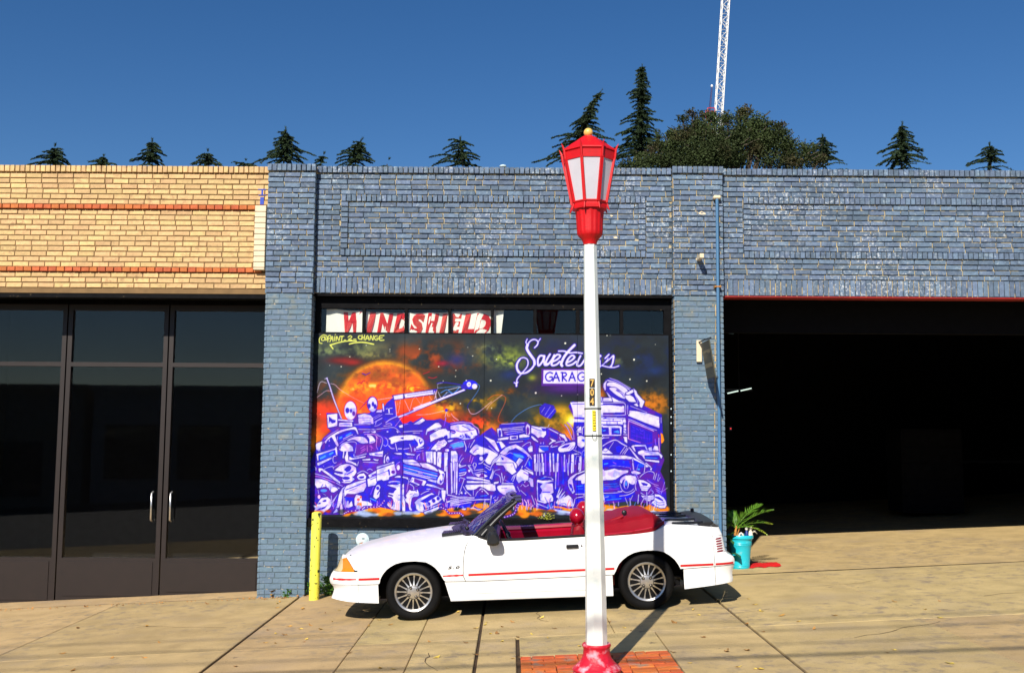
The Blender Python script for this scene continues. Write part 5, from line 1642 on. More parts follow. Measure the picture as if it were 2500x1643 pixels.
for k in range(4):
    x0, x1 = jt[k] + .0022, jt[k + 1] - .0022
    nxg = int((x1 - x0) / STEP) + 2; nzg = int((zt_ - zb_) / STEP) + 2
    X, Z = np.meshgrid(np.linspace(x0, x1, nxg), np.linspace(zb_, zt_, nzg), indexing='ij')
    P = np.stack([X.ravel() - CAM.x, np.full(X.size, YM), Z.ravel() - CAM.z], 1)
    d = P @ np.array(CF); px = CX + F_PX * (P @ np.array(CR)) / d; py = CY - F_PX * (P @ np.array(CU)) / d
    u = np.clip(px - MX0 - .5, 0, MW - 1.001); v = np.clip(py - MY0 - .5, 0, MH - 1.001); ui = u.astype(int); vi = v.astype(int); fu = (u - ui)[:, None]; fv = (v - vi)[:, None]
    c = (lin[vi, ui] * (1 - fu) + lin[vi, ui + 1] * fu) * (1 - fv) + (lin[vi + 1, ui] * (1 - fu) + lin[vi + 1, ui + 1] * fu) * fv
    dep = (np.random.RandomState(k).rand() - .5) * .002
    verts = np.stack([X.ravel(), np.full(X.size, dep), Z.ravel() - 1.0], 1).astype(np.float32)
    i, j = np.meshgrid(np.arange(nxg - 1), np.arange(nzg - 1), indexing='ij'); a = (i * nzg + j).ravel()
    quads = np.stack([a, a + nzg, a + nzg + 1, a + 1], 1).astype(np.int32)
    me = bpy.data.meshes.new('painted_board'); me.vertices.add(len(verts)); me.vertices.foreach_set('co', verts.ravel())
    me.loops.add(quads.size); me.loops.foreach_set('vertex_index', quads.ravel()); me.polygons.add(len(quads))
    me.polygons.foreach_set('loop_start', np.arange(0, quads.size, 4, dtype=np.int32)); me.polygons.foreach_set('loop_total', np.full(len(quads), 4, np.int32))
    me.update(calc_edges=True); at = me.color_attributes.new('paint', 'FLOAT_COLOR', 'POINT')
    at.data.foreach_set('color', np.concatenate([c, np.ones((len(c), 1))], 1).astype(np.float32).ravel()); me.materials.append(mm)
    o = link('painted_board', me, mural)
    e = MB(); e.box(x0, x1, .004, .018, zb_ - 1, zt_ - 1); e.build('board_core', M['black_wood'], o)
mb = MB(); mb.box(XL1 - .02, XR0 + .02, .024, .04, zb_ - 1.05, zt_ - 1 + .02); mb.build('backing', M['dark'], mural)
# dark frame right of the boards, sill below, transom above
fr = empty('transom_window', (0, YW + .16, Z_MT), 'black framed row of eight transom panes above the mural boards', 'window')
def X(px): return at_y(px, 785, YW + .16).x
zt2 = Z_LIN - .04 - Z_MT; z2 = Z_WIN0 - Z_MT; 
mb = MB(); mb.box(XL1 + .0, XR0 - .0, -.03, .06, z2, zt2, .004); mb.build('head_frame', M['black_wood'], fr)
mb = MB(); mb.box(XL1 + .0, XR0, -.03, .06, -.02, .012, .003); mb.build('bottom_rail', M['black_wood'], fr)
mul = [(XL1, X(783)), (X(885), X(892.5)), (X(988), X(996)), (X(1094.5), X(1101.5)), (X(1198), X(1205.5)), (X(1302), X(1310)), (X(1406), X(1415)), (X(1513), X(1521)), (X(1620), XR0)]
for k, (a, b) in enumerate(mul):
    mb = MB(); mb.box(a, b, -.03, .06, .012, z2, .003); mb.build('mullion', M['black_wood'], fr)
for k in range(8):
    mb = MB(); mb.box(mul[k][1], mul[k + 1][0], .01, .015, .012, z2); mb.build('pane', M['window_glass'], fr)
fr2 = empty('board_frame', (0, YW + .05, 1), 'weathered black timber frame around the mural boards with projecting sill', 'frame')
mb = MB(); mb.box(jt[4], XR0 - .004, .0, .09, Z_SILL + .03 - 1, Z_MT - 1 - .001, .004); mb.build('side_post', M['black_wood'], fr2)
mb = MB(); mb.box(XL1 - .0, XR0, -.115, .12, Z_SILL - 1 - .0, Z_MB - 1 - .002, .005); mb.build('sill', M['black_wood'], fr2)
for py in (998, 1018, 1033, 1110, 1150):
    mb = MB(); p = at_y(1638.5, py, YW + .05); mb.ball((p.x, -.004, p.z - 1), .009, 8, 6, (1, .4, 1.3)); mb.build('bolt', M['pale'], fr2)
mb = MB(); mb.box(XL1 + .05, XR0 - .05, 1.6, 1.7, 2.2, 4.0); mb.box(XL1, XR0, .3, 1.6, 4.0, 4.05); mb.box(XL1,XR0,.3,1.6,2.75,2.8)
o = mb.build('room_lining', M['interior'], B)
# banner behind the panes
ban = empty('banner', (0, YW + .215, Z_MT), 'white cloth banner with red WINDSHIELD lettering hung behind the transom panes', 'banner')
YB = YW + .215
xb0, xb1 = at_y(796, 790, YB).x, at_y(1226, 790, YB).x; zb0, zb1 = -.10, at_y(900, 757, YB).z - Z_MT + .03
def bz(u): return zb1 - .075 * math.sin(math.pi * min(1, u * 1.02)) ** .7 * (1 - .25 * u)
def by(u, v): return .03 * math.sin(u * 21) * .4 + .02 * math.sin(u * 47 + 2 * v)
mb = MB(); mb.grid([[(xb0 + (xb1 - xb0) * u + .05 * (v - .5) * (u > .98), by(u, v), zb0 + (bz(u) - zb0) * v) for v in [j / 6 for j in range(7)]] for u in [i / 80 for i in range(81)]])
mb.build('cloth', M['banner_white'], ban, sm='all')
word = 'WINDSHIELD'; starts = [838, 892, 920, 960, 1000, 1038, 1072, 1094, 1126, 1155]; ends = [893, 920, 962, 1000, 1040, 1074, 1094, 1130, 1160, 1200]
for ch_, a, b in zip(word, starts, ends):
    me = text_mesh(ch_, .36, .0015, .26, .018 if ch_ == 'E' else .026); xs_ = [v.co.x for v in me.vertices]; ys_ = [v.co.y for v in me.vertices]
    xa, xb = at_y(a, 790, YB).x, at_y(b - 2, 790, YB).x; za, zb3 = at_y(1000, 817, YB).z - Z_MT, at_y(1000, 763, YB).z - Z_MT + (.0 if a < 900 else -.01)
    for v in me.vertices:
        u = (v.co.x - min(xs_)) / (max(xs_) - min(xs_)); w = (v.co.y - min(ys_)) / (max(ys_) - min(ys_)); x = xa + (xb - xa) * u; uu = (x - xb0) / (xb1 - xb0)
        v.co = Vector((x, by(uu, w) - .004 - abs(v.co.z) , za + (zb3 - za) * w))
    me.materials.append(M['banner_red']); link('letter', me, ban)
# ---------------------------------------------------------------- the white convertible
PF, PR = gnd(1011.5, 1515.7), gnd(1584, 1489.5)
cx_ = (PR - PF).normalized(); cz_ = Vector((-SLOPE, 0, 1)).normalized(); cy_ = cz_.cross(cx_).normalized(); cz_ = cx_.cross(cy_)
CM = Matrix(((cx_.x, cy_.x, cz_.x, PF.x), (cx_.y, cy_.y, cz_.y, PF.y), (cx_.z, cy_.z, cz_.z, PF.z), (0, 0, 0, 1)))
CMI = CM.inverted()
car = empty('convertible_car', (0, 0, 0), 'white two-door convertible with red interior and red pinstripe, roof folded, parked before the mural', 'car')
car.matrix_world = CM; WB = (PR - PF).length
def cp(px, py, yl=-.03):
    """photo pixel to car x,z on the plane y = yl"""
    o = CMI @ CAM; d = CMI.to_3x3() @ ray(px, py); t = (yl - o.y) / d.y; p = o + d * t; return (p.x, p.z)
def cps(s, yl=-.03): v = [float(a) for a in s.split()]; return [cp(v[i], v[i + 1], yl) for i in range(0, len(v), 2)]
def interp(pts):
    xs_ = [p[0] for p in pts]; ys_ = [p[1] for p in pts]; return lambda t: float(np.interp(t, xs_, ys_))
YC = .845                                           # centre line; near body side at about y = -.03
GL = sorted(cps('815 1431 870 1429 925 1427 1085 1420.3 1137 1419.5 1142 1420 1428 1407 1500 1403 1664 1389 1745 1382.6 1793 1379'))
Gz = interp(GL)
front_edge = interp(sorted([(z, x) for x, z in cps('838 1350 830 1366 823.8 1385 810.6 1397 804.7 1411.8 806 1422 814 1431 815.7 1439.7 807.6 1463 810 1469', .24)]))
rear_edge = interp(sorted([(z, x) for x, z in cps('1757 1289 1764 1306 1770 1340 1773 1349 1790 1357 1794 1364 1794 1380 1790 1388 1789 1404 1792 1416 1787 1423', .06)]))
archF = cps('924 1473 924.5 1440 926 1425 929 1411 934.9 1401 943 1391 951.8 1384 965 1376.5 981 1372 1000 1370 1016.5 1369.6 1040 1372 1052 1378 1062 1385 1073.8 1398.5 1085.6 1420.6 1093 1443 1100 1467.6')
archR = cps('1498 1455.6 1498.5 1430 1501 1400 1509.5 1378 1520 1366 1533 1356 1547 1349 1563 1345 1580 1343 1593.5 1343 1607 1344 1620.7 1347 1635 1355 1648 1366 1657 1379 1664.6 1398 1670.6 1434.4 1672 1438')
for A in (archF, archR):
    for i in range(1, len(A)):
        if A[i][0] <= A[i - 1][0]: A[i] = (A[i - 1][0] + .002, A[i][1])
sill = sorted(cps('809 1468 850 1471 924 1473 1100 1467.6 1428 1456.5 1498 1455 1672 1438 1786 1423'))
sill_z = interp(sill)
aF, aR = interp(archF), interp(archR)
def zb(x):
    if archF[0][0] <= x <= archF[-1][0]: return aF(x)
    if archR[0][0] <= x <= archR[-1][0]: return aR(x)
    return sill_z(x)
hood_line = interp([(-.86, .665), (-.83, .70), (-.80, .725), (-.62, .775), (-.36, .825), (-.10, .862), (.27, .900), (.50, .918), (.62, .925)])
SH = .045
belt = cps('1155 1307.5 1166 1311 1188 1318 1226 1319.5 1280 1317.5 1427 1309 1475 1307 1600 1296.5 1612 1291 1626 1283.5 1640 1281 1700 1284 1756 1288.5')
top_pts = [(x, hood_line(x) - SH) for x in (-.86, -.83, -.80, -.62, -.36, -.10, .27, .50)] + [(belt[0][0], belt[0][1])] + belt[1:]
zt_car = interp(top_pts)
sec = interp([(.12, .815), (.17, .845), (.22, .862), (.34, .855), (.40, .862), (.46, .874), (.55, .878), (.66, .872), (.78, .855), (.86, .835), (.95, .80)])
X0c, X1c = -.93, max(p[0] for p in cps('1794 1372'))
def hw(x, z, xe0=None, xe1=None):
    w = sec(z)
    a = x - (front_edge(z) if xe0 is None else xe0); L = .50
    if a < L: t = 1 - max(a, 0) / L; w -= .30 * (1 - math.sqrt(max(0, 1 - t * t * .96)))
    a = (rear_edge(z)) - x; L = .28
    if a < L: t = 1 - max(a, 0) / L; w -= .12 * (1 - math.sqrt(max(0, 1 - t * t * .98)))
    w -= .02 * max(0, min(1, (.3 - x) / 1.2)) ** 2
    return w
def patch(mb, x0f, x1f, z0f, z1f, nu, nv, side=1, off=0.0, xsn=None):
    """sheet of body skin between x0(z)..x1(z) and z0(x)..z1(x)"""
    P = []
    us = [i / (nu - 1) for i in range(nu)]
    if xsn is not None: us = xsn
    for u in us:
        row = []
        xm = x0f(.5) * (1 - u) + x1f(.5) * u
        for j in range(nv):
            v = j / (nv - 1); x = xm
            for _ in range(4):
                za, zb_ = z0f(x), z1f(x); z = za + (zb_ - za) * v; x = x0f(z) * (1 - u) + x1f(z) * u
            y = YC - side * (hw(x, z) + off); row.append((x, y, z))
        P.append(row)
    mb.grid(P, flip=(side < 0))
C = lambda v: (lambda t: v)
def xat(px, py=1400): return cp(px, py)[0]
GAP = .0035
lampdiag = cps('834 1359.5 849 1374 864 1395')
ld = interp(sorted(lampdiag))
lamp_bot = cp(850, 1397.5)[1]
door_front = interp(sorted([(z, x) for x, z in cps('1155 1306 1146 1317 1139 1327 1134 1345 1131.5 1365 1130.5 1385 1131 1405 1137 1420 1142 1438 1147 1449')]))
door_rear_x = cp(1440, 1380)[0]; door_bot = interp(sorted(cps('1147 1449 1428 1440 1445 1439')))
fb_seam = xat(872); rb_seam = xat(1747)
tl_top, tl_bot = cp(1750, 1309)[1], cp(1750, 1348)[1]
for side in (1, -1):
    nm = dict()
    # front fender
    mb = MB()
    xr = lambda z: door_front(z) - GAP
    def fb(x):
        g = Gz(x) + GAP
        if x < lampdiag[-1][0] + .001: return max(g, ld(x) + .004)
        return max(g, zb(x))
    arch_us = lambda xa, xb: [0] + [(p[0] - xa) / (xb - xa) for p in archF if xa + .004 < p[0] < xb - .004] + [1]
    xlam = lampdiag[0][0]
    P = []
    patch(mb, C(xlam), C(fb_seam), lambda x: max(lamp_bot + .001 if x > lampdiag[-1][0] else -9, ld(x) + .004), zt_car, 9, 8, side)
    patch(mb, lambda z: front_edge(max(z, lampdiag[0][1])), C(xlam), C(lampdiag[0][1] + .003), zt_car, 4, 8, side)
    patch(mb, C(fb_seam), xr, lambda x: max(Gz(x) + GAP, zb(x)), zt_car, 84, 10, side)
    if True:
        patch(mb, C(fb_seam + GAP / 2), C(archF[0][0] + .0), lambda x: sill_z(x), lambda x: Gz(x) - GAP, 3, 5, side)
        a0 = next(p[0] for p in archF if p[0] > .25 and p[1] < Gz(p[0]) + .0005)
        patch(mb, C(a0), lambda z: min(door_front(z) - GAP, 99), lambda x: max(zb(x), 0) if x < archF[-1][0] else sill_z(x), lambda x: Gz(x) - GAP, 14, 6, side)
    o = mb.build('front_fender', M['white_paint'], car, sm=35)
    # door
    mb = MB(); xl = lambda z: door_front(z) + GAP
    patch(mb, xl, C(door_rear_x - GAP), lambda x: Gz(x) + GAP, zt_car, 26, 9, side)
    patch(mb, xl, C(door_rear_x - GAP), door_bot, lambda x: Gz(x) - GAP, 26, 5, side)
    o = mb.build('door', M['white_paint'], car, sm=35)
    if side == 1:
        hx0, hz0 = cp(1382.5, 1338.5); hx1, hz1 = cp(1412, 1328); yy = YC - hw(hx0, hz0)
        MB().box(hx0, hx1, yy - .026, yy - .002, hz0, hz1, .007).build('handle', M['black_trim'], o)
        kx, kz = cp(1420, 1332); m_ = MB(); m_.lathe([(.0, -.004), (.010, -.004), (.012, .002)], 14, (kx, yy - .001, kz), 'y'); m_.build('lock', M['chrome'], o, sm=40)
        # belt trim
    mb = MB()
    for (za, zb2, yo) in ((0.0, .028, .006),):
        P = []
        for i in range(40):
            u = i / 39; x = belt[1][0] * (1 - u) + (door_rear_x - .01) * u; z = zt_car(x); y = YC - side * (hw(x, z))
            P.append([(x, y - side * .005, z - .006), (x, y - side * .008, z + .016), (x, y + side * .012, z + .020), (x, y + side * .030, z + .004)])
        mb.grid(P, flip=side < 0)
    mb.build('belt_trim', M['black_trim'], o, sm=40)
    # rocker below the door
    mb = MB(); patch(mb, lambda z: door_front(.2) + .0, C(archR[0][0]), sill_z, lambda x: door_bot(x) - GAP if x < door_rear_x else Gz(x) - GAP, 30, 4, side, .002)
    patch(mb, C(archF[-1][0]), lambda z: door_front(.2), sill_z, lambda x: Gz(x) - GAP, 4, 4, side, .001)
    mb.build('side_skirt', M['white_paint'], car, sm=35)
    # quarter panel
    mb = MB()
    patch(mb, C(door_rear_x + GAP), C(rb_seam - GAP), lambda x: max(Gz(x) + GAP, zb(x)), zt_car, 70, 10, side)
    patch(mb, C(archR[-1][0]), C(rb_seam - GAP), sill_z, lambda x: Gz(x) - GAP, 8, 6, side)
    tls = cp(1742, 1320)[0]
    patch(mb, C(rb_seam), rear_edge, C(tl_top + .003), zt_car, 4, 5, side)
    mb.build('quarter_panel', M['white_paint'], car, sm=35)
    # bumpers, side returns
    mb = MB(); patch(mb, front_edge, C(fb_seam - GAP / 2), sill_z, lambda x: min(Gz(x) - GAP, lamp_bot), 14, 6, side)
    patch(mb, front_edge, C(fb_seam - GAP / 2), lambda x: Gz(x) + .0, lambda x: lamp_bot - .003, 14, 6, side)
    o = mb.build('front_bumper_side', M['white_paint'], car, sm=35)
    mb = MB(); patch(mb, C(rb_seam + GAP / 2), rear_edge, sill_z, lambda x: Gz(x) - GAP, 9, 6, side)
    patch(mb, C(rb_seam + GAP / 2), rear_edge, lambda x: Gz(x) + GAP, C(tl_bot - .003), 9, 6, side)
    mb.build('rear_bumper_side', M['white_paint'], car, sm=35)
    # marker lamp
    def lb_(x): return lamp_bot + .002
    mb = MB(); xs0 = front_edge(lamp_bot + .05) ; tri = lampdiag
    P = []; n = 14
    for i in range(n):
        u = i / (n - 1); z = lamp_bot + (lampdiag[0][1] - lamp_bot) * u
        xa = front_edge(z) + .002; zz = [p[1] for p in lampdiag][::-1]; xx = [p[0] for p in lampdiag][::-1]; xb = float(np.interp(z, zz, xx)) - .004
        row = []
        for j in range(9):
            x = xa + (max(xb, xa + .002) - xa) * j / 8; row.append((x, YC - side * (hw(x, z) - .003), z))
        P.append(row)
    mb2 = MB(); mb2.grid([r[3:] for r in P], flip=side > 0); lo = mb2.build('marker_lamp', M['amber_lens'], car, sm=60)
    mb2 = MB(); mb2.grid([r[:4] for r in P], flip=side > 0); mb2.build('clear_lens', M['clear_lens'], lo, sm=60)
    # tail lamp: ribbed cover with six red slots
    mb = MB(); patch(mb, C(rb_seam), rear_edge, C(tl_bot), C(tl_top), 8, 6, side, 0.0)
    tl = mb.build('tail_lamp', M['white_paint'], car, sm=35)
    for k in range(6):
        f = k / 5; xa, za = cp(1748 + 3.2 * f, 1317 + 30 * f); xb, zb3 = cp(1764.5 + 4.4 * f, 1312.3 + 30 * f)
        h = .0165; zc = (za + zb3) / 2 - .003; P = []
        for i in range(8):
            u = i / 7; x = xa + (xb - xa) * u; r_ = h / 2 * math.sqrt(max(0.02, 1 - (abs(2 * u - 1)) ** 6)); z = zc + (zb3 - za) * .0 + (u - .5) * .006
            P.append([(x, YC - side * (hw(x, z - r_) + .0025), z - r_), (x, YC - side * (hw(x, z + r_) + .0025), z + r_)])
        m_ = MB(); m_.grid(P, flip=side < 0); m_.build('slot', M['tail_lens'], tl, sm=60)
    # red stripe pieces
    segs = [(806, 869, .0), (874.5, 926, .0), (1081, 1131, .0), (1143.5, 1429.5, .0), (1437, 1449, 0), (1455, 1500, 0), (1661, 1742, 0), (1747.5, 1793.5, 0)]
    dz = cp(1143.5, 1403)[1] - cp(1143.5, 1420)[1]
    for a, b, _ in segs:
        mb = MB(); P = []; n = max(4, int((b - a) / 8)); r_ = random.Random(int(a) * 3 + side)
        for i in range(n + 1):
            px = a + (b - a) * i / n; py = 1403 - (px - 1143.5) * .0435 - (0 if a > 900 or True else 0)
            x, z = cp(px, py, -.03); hh = .0118
            if a in (1081, 806) and side == 1: hh *= r_.uniform(.45, 1.05)
            x = max(x, front_edge(z) + .001); x = min(x, rear_edge(z) - .001)
            P.append([(x, YC - side * (hw(x, z - hh) + .0022), z - hh), (x, YC - side * (hw(x, z + hh) + .0022), z + hh)])
        mb.grid(P, flip=side < 0); mb.build('pinstripe', M['red_stripe'], car)
# front face, hood, cowl
def endface(mb, edge, zs_, sgn, bow=.035):
    P = []
    for z in zs_:
        x0 = edge(z); w = hw(x0, z); row = []
        for j in range(13):
            t = -1 + 2 * j / 12; row.append((x0 + sgn * bow * (1 - t * t), YC - t * w, z))
        P.append(row)
    mb.grid(P, flip=sgn > 0)
zsf = [sill_z(-.9) + (lamp_bot - .003 - sill_z(-.9)) * i / 12 for i in range(13)]
mb = MB(); endface(mb, front_edge, zsf, -1); fbmp = mb.build('front_bumper', M['white_paint'], car, sm=35)
mb = MB(); endface(mb, lambda z: front_edge(z) + .0, [lamp_bot - .003 + (.668 - lamp_bot) * i / 5 for i in range(6)], -1); mb.build('grille', M['black_trim'], car, sm=35)
for sg in (1, -1):
    P = []
    for i in range(6):
        z = lamp_bot + .008 + (.655 - lamp_bot - .012) * i / 5; x0 = front_edge(z); w = hw(x0, z); P.append([(x0 - .035 * (1 - t * t) - .004, YC - sg * t * w, z) for t in (.42, .55, .68, .82, .97)])
    mb = MB(); mb.grid(P, flip=sg < 0); mb.build('headlight', M['clear_lens'], car, sm=60)
zsr = [sill_z(3.4) + (tl_bot - sill_z(3.4)) * i / 12 for i in range(13)]
mb = MB(); endface(mb, rear_edge, zsr, 1); mb.build('rear_bumper', M['white_paint'], car, sm=35)
mb = MB(); endface(mb, rear_edge, [tl_bot + (zt_car(3.28) - tl_bot) * i / 6 for i in range(7)], 1, .02); mb.build('rear_panel', M['white_paint'], car, sm=35)
def cap_surface(mb, xa, xb, crown, zlow, n=40, yc=.0, m=21, tfun=None, edge=1.0):
    P = []
    for i in range(n):
        u = i / (n - 1); row = []
        for j in range(m):
            t = -1 + 2 * j / (m - 1); x = xa(t) + (xb(t) - xa(t)) * u; z0 = zlow(x); w = hw(x, z0) * edge
            row.append((x, YC + t * w, z0 + crown(x) * (1 - abs(t) ** 3.2) * (1 + .35 * (1 - t * t)) / 1.35))
        P.append(row)
    mb.grid(P)
mb = MB(); cap_surface(mb, lambda t: -.855 - .02 * (1 - t * t), lambda t: .60 - .20 * (1 - t * t) - .0 * t, lambda x: SH * min(1, (x + .88) / .12), lambda x: zt_car(x), 46)
mb.build('hood', M['white_paint'], car, sm=45)
# black louvred cowl on the near and far rear corner of the hood
for sg in (-1, 1):
    cw = []
    for px, py in ((1083.5, 1295.5), (1088, 1285), (1100, 1279.5), (1118, 1278.5), (1117, 1293.5)):
        x, z = cp(px, py, .22); cw.append((x, z))
    mb = MB(); xa, xb = .10, .36
    for k in range(9):
        x = .335 + k * .022
        y0, y1 = YC + sg * .40, YC + sg * (.72 - .0); mb.box(x, x + .013, min(y0, y1), max(y0, y1), hood_line(x) - .02, hood_line(x) + .008, .003)
    mb.box(.325, .56, min(YC + sg * .395, YC + sg * .725), max(YC + sg * .395, YC + sg * .725), hood_line(.4) - .05, hood_line(.4) + .001)
    mb.build('cowl_vent', M['black_trim'], car)
mb = MB(); P = []
for j in range(15):
    t = -1 + j / 7; x0 = .40 + .20 * t * t; P.append([(x0 - .01, YC + t * .78, zt_car(x0) + SH * (1 - abs(t) ** 3.2) + .004), (x0 + .13, YC + t * .79, .905 + .03 * (1 - t * t)), (x0 + .24, YC + t * .80, .885 + .02 * (1 - t * t))])
mb.grid(P); mb.build('cowl', M['black_trim'], car, sm=50)
# windscreen: glass, A pillars, header, visors
bx, bz_ = cp(1157, 1307, .0); tx, tz = cp(1249, 1224, .10)
def ws(t, v):
    xb = bx - .13 * (1 - t * t); xt = tx - .07 * (1 - t * t); y0 = YC + t * (.80 - .10 * v); zb0 = bz_ + .03 * (1 - t * t)
    return (xb + (xt - xb) * v, y0, zb0 + (tz + .02 * (1 - t * t) - zb0) * v + .02 * math.sin(math.pi * v))
mb = MB(); mb.grid([[ws(-1 + 2 * i / 16, j / 8) for j in range(9)] for i in range(17)]); ob = mb.build('windscreen', M['windscreen_glass'], car, sm=60)
for sg in (-1, 1):
    mb = MB(); mb.tube([Vector(ws(sg * 1.0, v)) + Vector((.012, sg * .004, 0)) for v in [i / 8 for i in range(9)]], .021, 8); p = mb.build('windscreen_pillar', M['black_gloss'], car, sm=50)
    mb = MB(); mb.tube([Vector(ws(sg * 1.0, v)) + Vector((-.004, sg * .022, .004)) for v in [i / 8 for i in range(9)]], .0085, 6); mb.build('chrome_strip', M['chrome'], p, sm=50)
    mb = MB(); mb.tube([Vector(ws(sg * 1.0, v)) + Vector((.055 + .03 * (1 - v), sg * .006, -.01)) for v in [i / 8 for i in range(9)]], [.020 + .01 * (1 - v / 8) for v in range(9)], 8); mb.build('weather_seal', M['black_trim'], p, sm=50)
    # quarter glass corner filled black behind the pillar
    mb = MB(); q = [cp(1158, 1309), cp(1200, 1318), cp(1214, 1300), cp(1203, 1285), cp(1190, 1283)]; yo = YC + sg * .815
    mb.prism(q, min(yo, yo - sg * .03), max(yo, yo - sg * .03)); mb.build('corner_gusset', M['black_trim'], car, fix=True)
mb = MB(); mb.tube([Vector(ws(-1 + 2 * i / 16, 1.0)) + Vector((.02, 0, .006)) for i in range(17)], .030, 8); mb.build('windscreen_header', M['black_gloss'], car, sm=50)
for sg in (-1, 1):
    mb = MB(); c0 = Vector(ws(sg * .45, 1.0)); mb.box(c0.x + .03, c0.x + .17, c0.y - .22, c0.y + .22, c0.z - .045, c0.z - .02, .008); mb.build('sun_visor', M['black_trim'], car)
mb = MB(); c0 = Vector(ws(0, .9)); mb.box(c0.x + .09, c0.x + .12, c0.y - .12, c0.y + .12, c0.z - .06, c0.z + .005, .01); mb.build('rear_view_mirror', M['black_trim'], car)
# side mirrors
for sg in (1, -1):
    q = [cp(a, b, -.12) for a, b in ((1190, 1330), (1188, 1322), (1191, 1303), (1196, 1296), (1205, 1294), (1214, 1298), (1220, 1310), (1221, 1324), (1216, 1330), (1204, 1332))]
    y0 = YC - sg * (.80 + YC - YC); mb = MB(); n = len(q); xm = sum(a for a, b in q) / n; zm = sum(b for a, b in q) / n; rings = []
    for yv, s_ in ((.80, .55), (.875, .72), (.90, .92), (.97, 1.0), (1.03, .93), (1.055, .6)): rings.append([(xm + (a - xm) * s_, YC - sg * yv, zm + (b - zm) * s_) for a, b in q])
    vs = [p for r in rings for p in r]; fs = [(i * n + k, i * n + (k + 1) % n, (i + 1) * n + (k + 1) % n, (i + 1) * n + k) for i in range(5) for k in range(n)] + [tuple(range(n)), tuple(range(5 * n, 6 * n))]
    mb.add(vs, fs); mb.build('side_mirror', M['black_trim'], car, sm=28, fix=True)
for yy0 in (.45, 1.15):
    mb = MB(); mb.tube([(.60, yy0 - .20, .955), (.52, yy0 + .05, .955), (.49, yy0 + .30, .945)], [.012, .009, .006], 6); mb.tube([(.55, yy0 + .0, .962), (.50, yy0 + .34, .955)], .007, 5); mb.ball((.60, yy0 - .20, .945), .024, 8, 6); mb.build('wiper', M['black_trim'], car, sm=60)
# cabin: tub, dash, far door trim, steering wheel, seats
mb = MB(); mb.box(.66, 1.98, .10, 2 * YC - .10, .31, .36); mb.box(.62, .66, .10, 2 * YC - .10, .27, .80); mb.box(2.25, 2.3, .16, 2 * YC - .16, .36, .80)
mb.build('cabin_floor', M['red_vinyl'], car)
for sg in (1, -1):
    P = []
    for i in range(24):
        u = i / 23; x = .74 + (2.2 - .74) * u; z = zt_car(x); yo = hw(x, z)
        P.append([(x, YC - sg * (yo - .03), z + .004), (x, YC - sg * (yo - .05), z + .010), (x, YC - sg * (yo - .085), z - .004), (x, YC - sg * (yo - .095), z - .03), (x, YC - sg * (yo - .078), z - .045), (x, YC - sg * (yo - .10), z - .07), (x, YC - sg * (yo - .10), z - .28), (x, YC - sg * (yo - .14), z - .30), (x, YC - sg * (yo - .14), .27)])
    mb = MB(); mb.grid(P, flip=sg > 0); mb.build('door_trim_panel', M['red_gloss'], car, sm=35)
mb = MB(); mb.box(.66, .95, .12, 2 * YC - .12, .62, .862, .03); mb.build('dashboard', M['black_trim'], car)
mb = MB(); mb.box(.80, 1.02, .75, .94, .45, .70, .02); mb.build('console', M['red_vinyl'], car)
st = MB(); cS = Vector((1.05, .48, .83)); nrm = Vector((.9, 0, .42)).normalized(); a_ = Vector((0, 1, 0)); b_ = nrm.cross(a_)
st.tube([cS + (a_ * math.cos(t) + b_ * math.sin(t)) * .18 for t in [2 * math.pi * i / 24 for i in range(25)]], .014, 8, caps=False)
for t in (0, 2.1, 4.2): st.tube([cS, cS + (a_ * math.cos(t) + b_ * math.sin(t)) * .18], .012, 6)
st.ball(cS, .045, 12, 8, (.7, 1, 1)); st.build('steering_wheel', M['black_trim'], car, sm=60)
def seat(yc, hxp, hpy, ydep):
    e_parent = car
    hx, hz = cp(hxp, hpy, ydep)
    mb = MB(); mb.box(hx - .62, hx - .10, yc - .24, yc + .24, .36, .52, .05)
    so = mb.build('seat', M['red_vinyl'], car, sm=40)
    prof = [(hx - .14, .46), (hx - .02, .46), (hx + .06, .70), (hx + .07, hz - .14), (hx + .03, hz - .08), (hx - .05, hz - .09), (hx - .09, .72)]
    mb = MB(); n = len(prof); rings = []
    for yy, s_ in ((-.24, .6), (-.22, .95), (-.1, 1), (.1, 1), (.22, .95), (.24, .6)):
        xm = hx - .02; zm = .68; rings.append([(xm + (a - xm) * s_, yc + yy, zm + (b - zm) * (s_ * .5 + .5)) for a, b in prof])
    vs = [p for r in rings for p in r]; fs = [(i * n + k, i * n + (k + 1) % n, (i + 1) * n + (k + 1) % n, (i + 1) * n + k) for i in range(5) for k in range(n)] + [tuple(range(n)), tuple(range(5 * n, 6 * n))]
    mb.add(vs, fs); mb.build('backrest', M['red_vinyl'], so, sm=50, fix=True)
    mb = MB(); mb.ball((hx, yc, hz), .088, 20, 14, (.95, 1.35, 1.06)); mb.build('headrest', M['red_gloss'], so, sm='all')
    mb = MB()
    for dy in (-.06, .06): mb.tube([(hx - .01, yc + dy, hz - .06), (hx + .02, yc + dy, hz - .16)], .007, 6)
    mb.build('headrest_post', M['chrome'], so, sm=60)
seat(.45, 1408, 1260, .45); seat(1.24, 1424, 1241, 1.24)
mb = MB(); mb.box(1.95, 2.3, .16, 2 * YC - .16, .40, .74, .06); mb.build('rear_seat', M['red_vinyl'], car)
# seat belts by the near seat
for (pa, pb, m_) in (((1400, 1303), (1404, 1282), 'alloy_dark'), ((1412, 1283), (1421, 1297), 'chrome')):
    a, b = cp(*pa, .25), cp(*pb, .25); mb = MB(); mb.tube([(a[0], .25, a[1]), (b[0], .25, b[1])], .014, 6); mb.build('seat_belt_guide', M[m_], car)
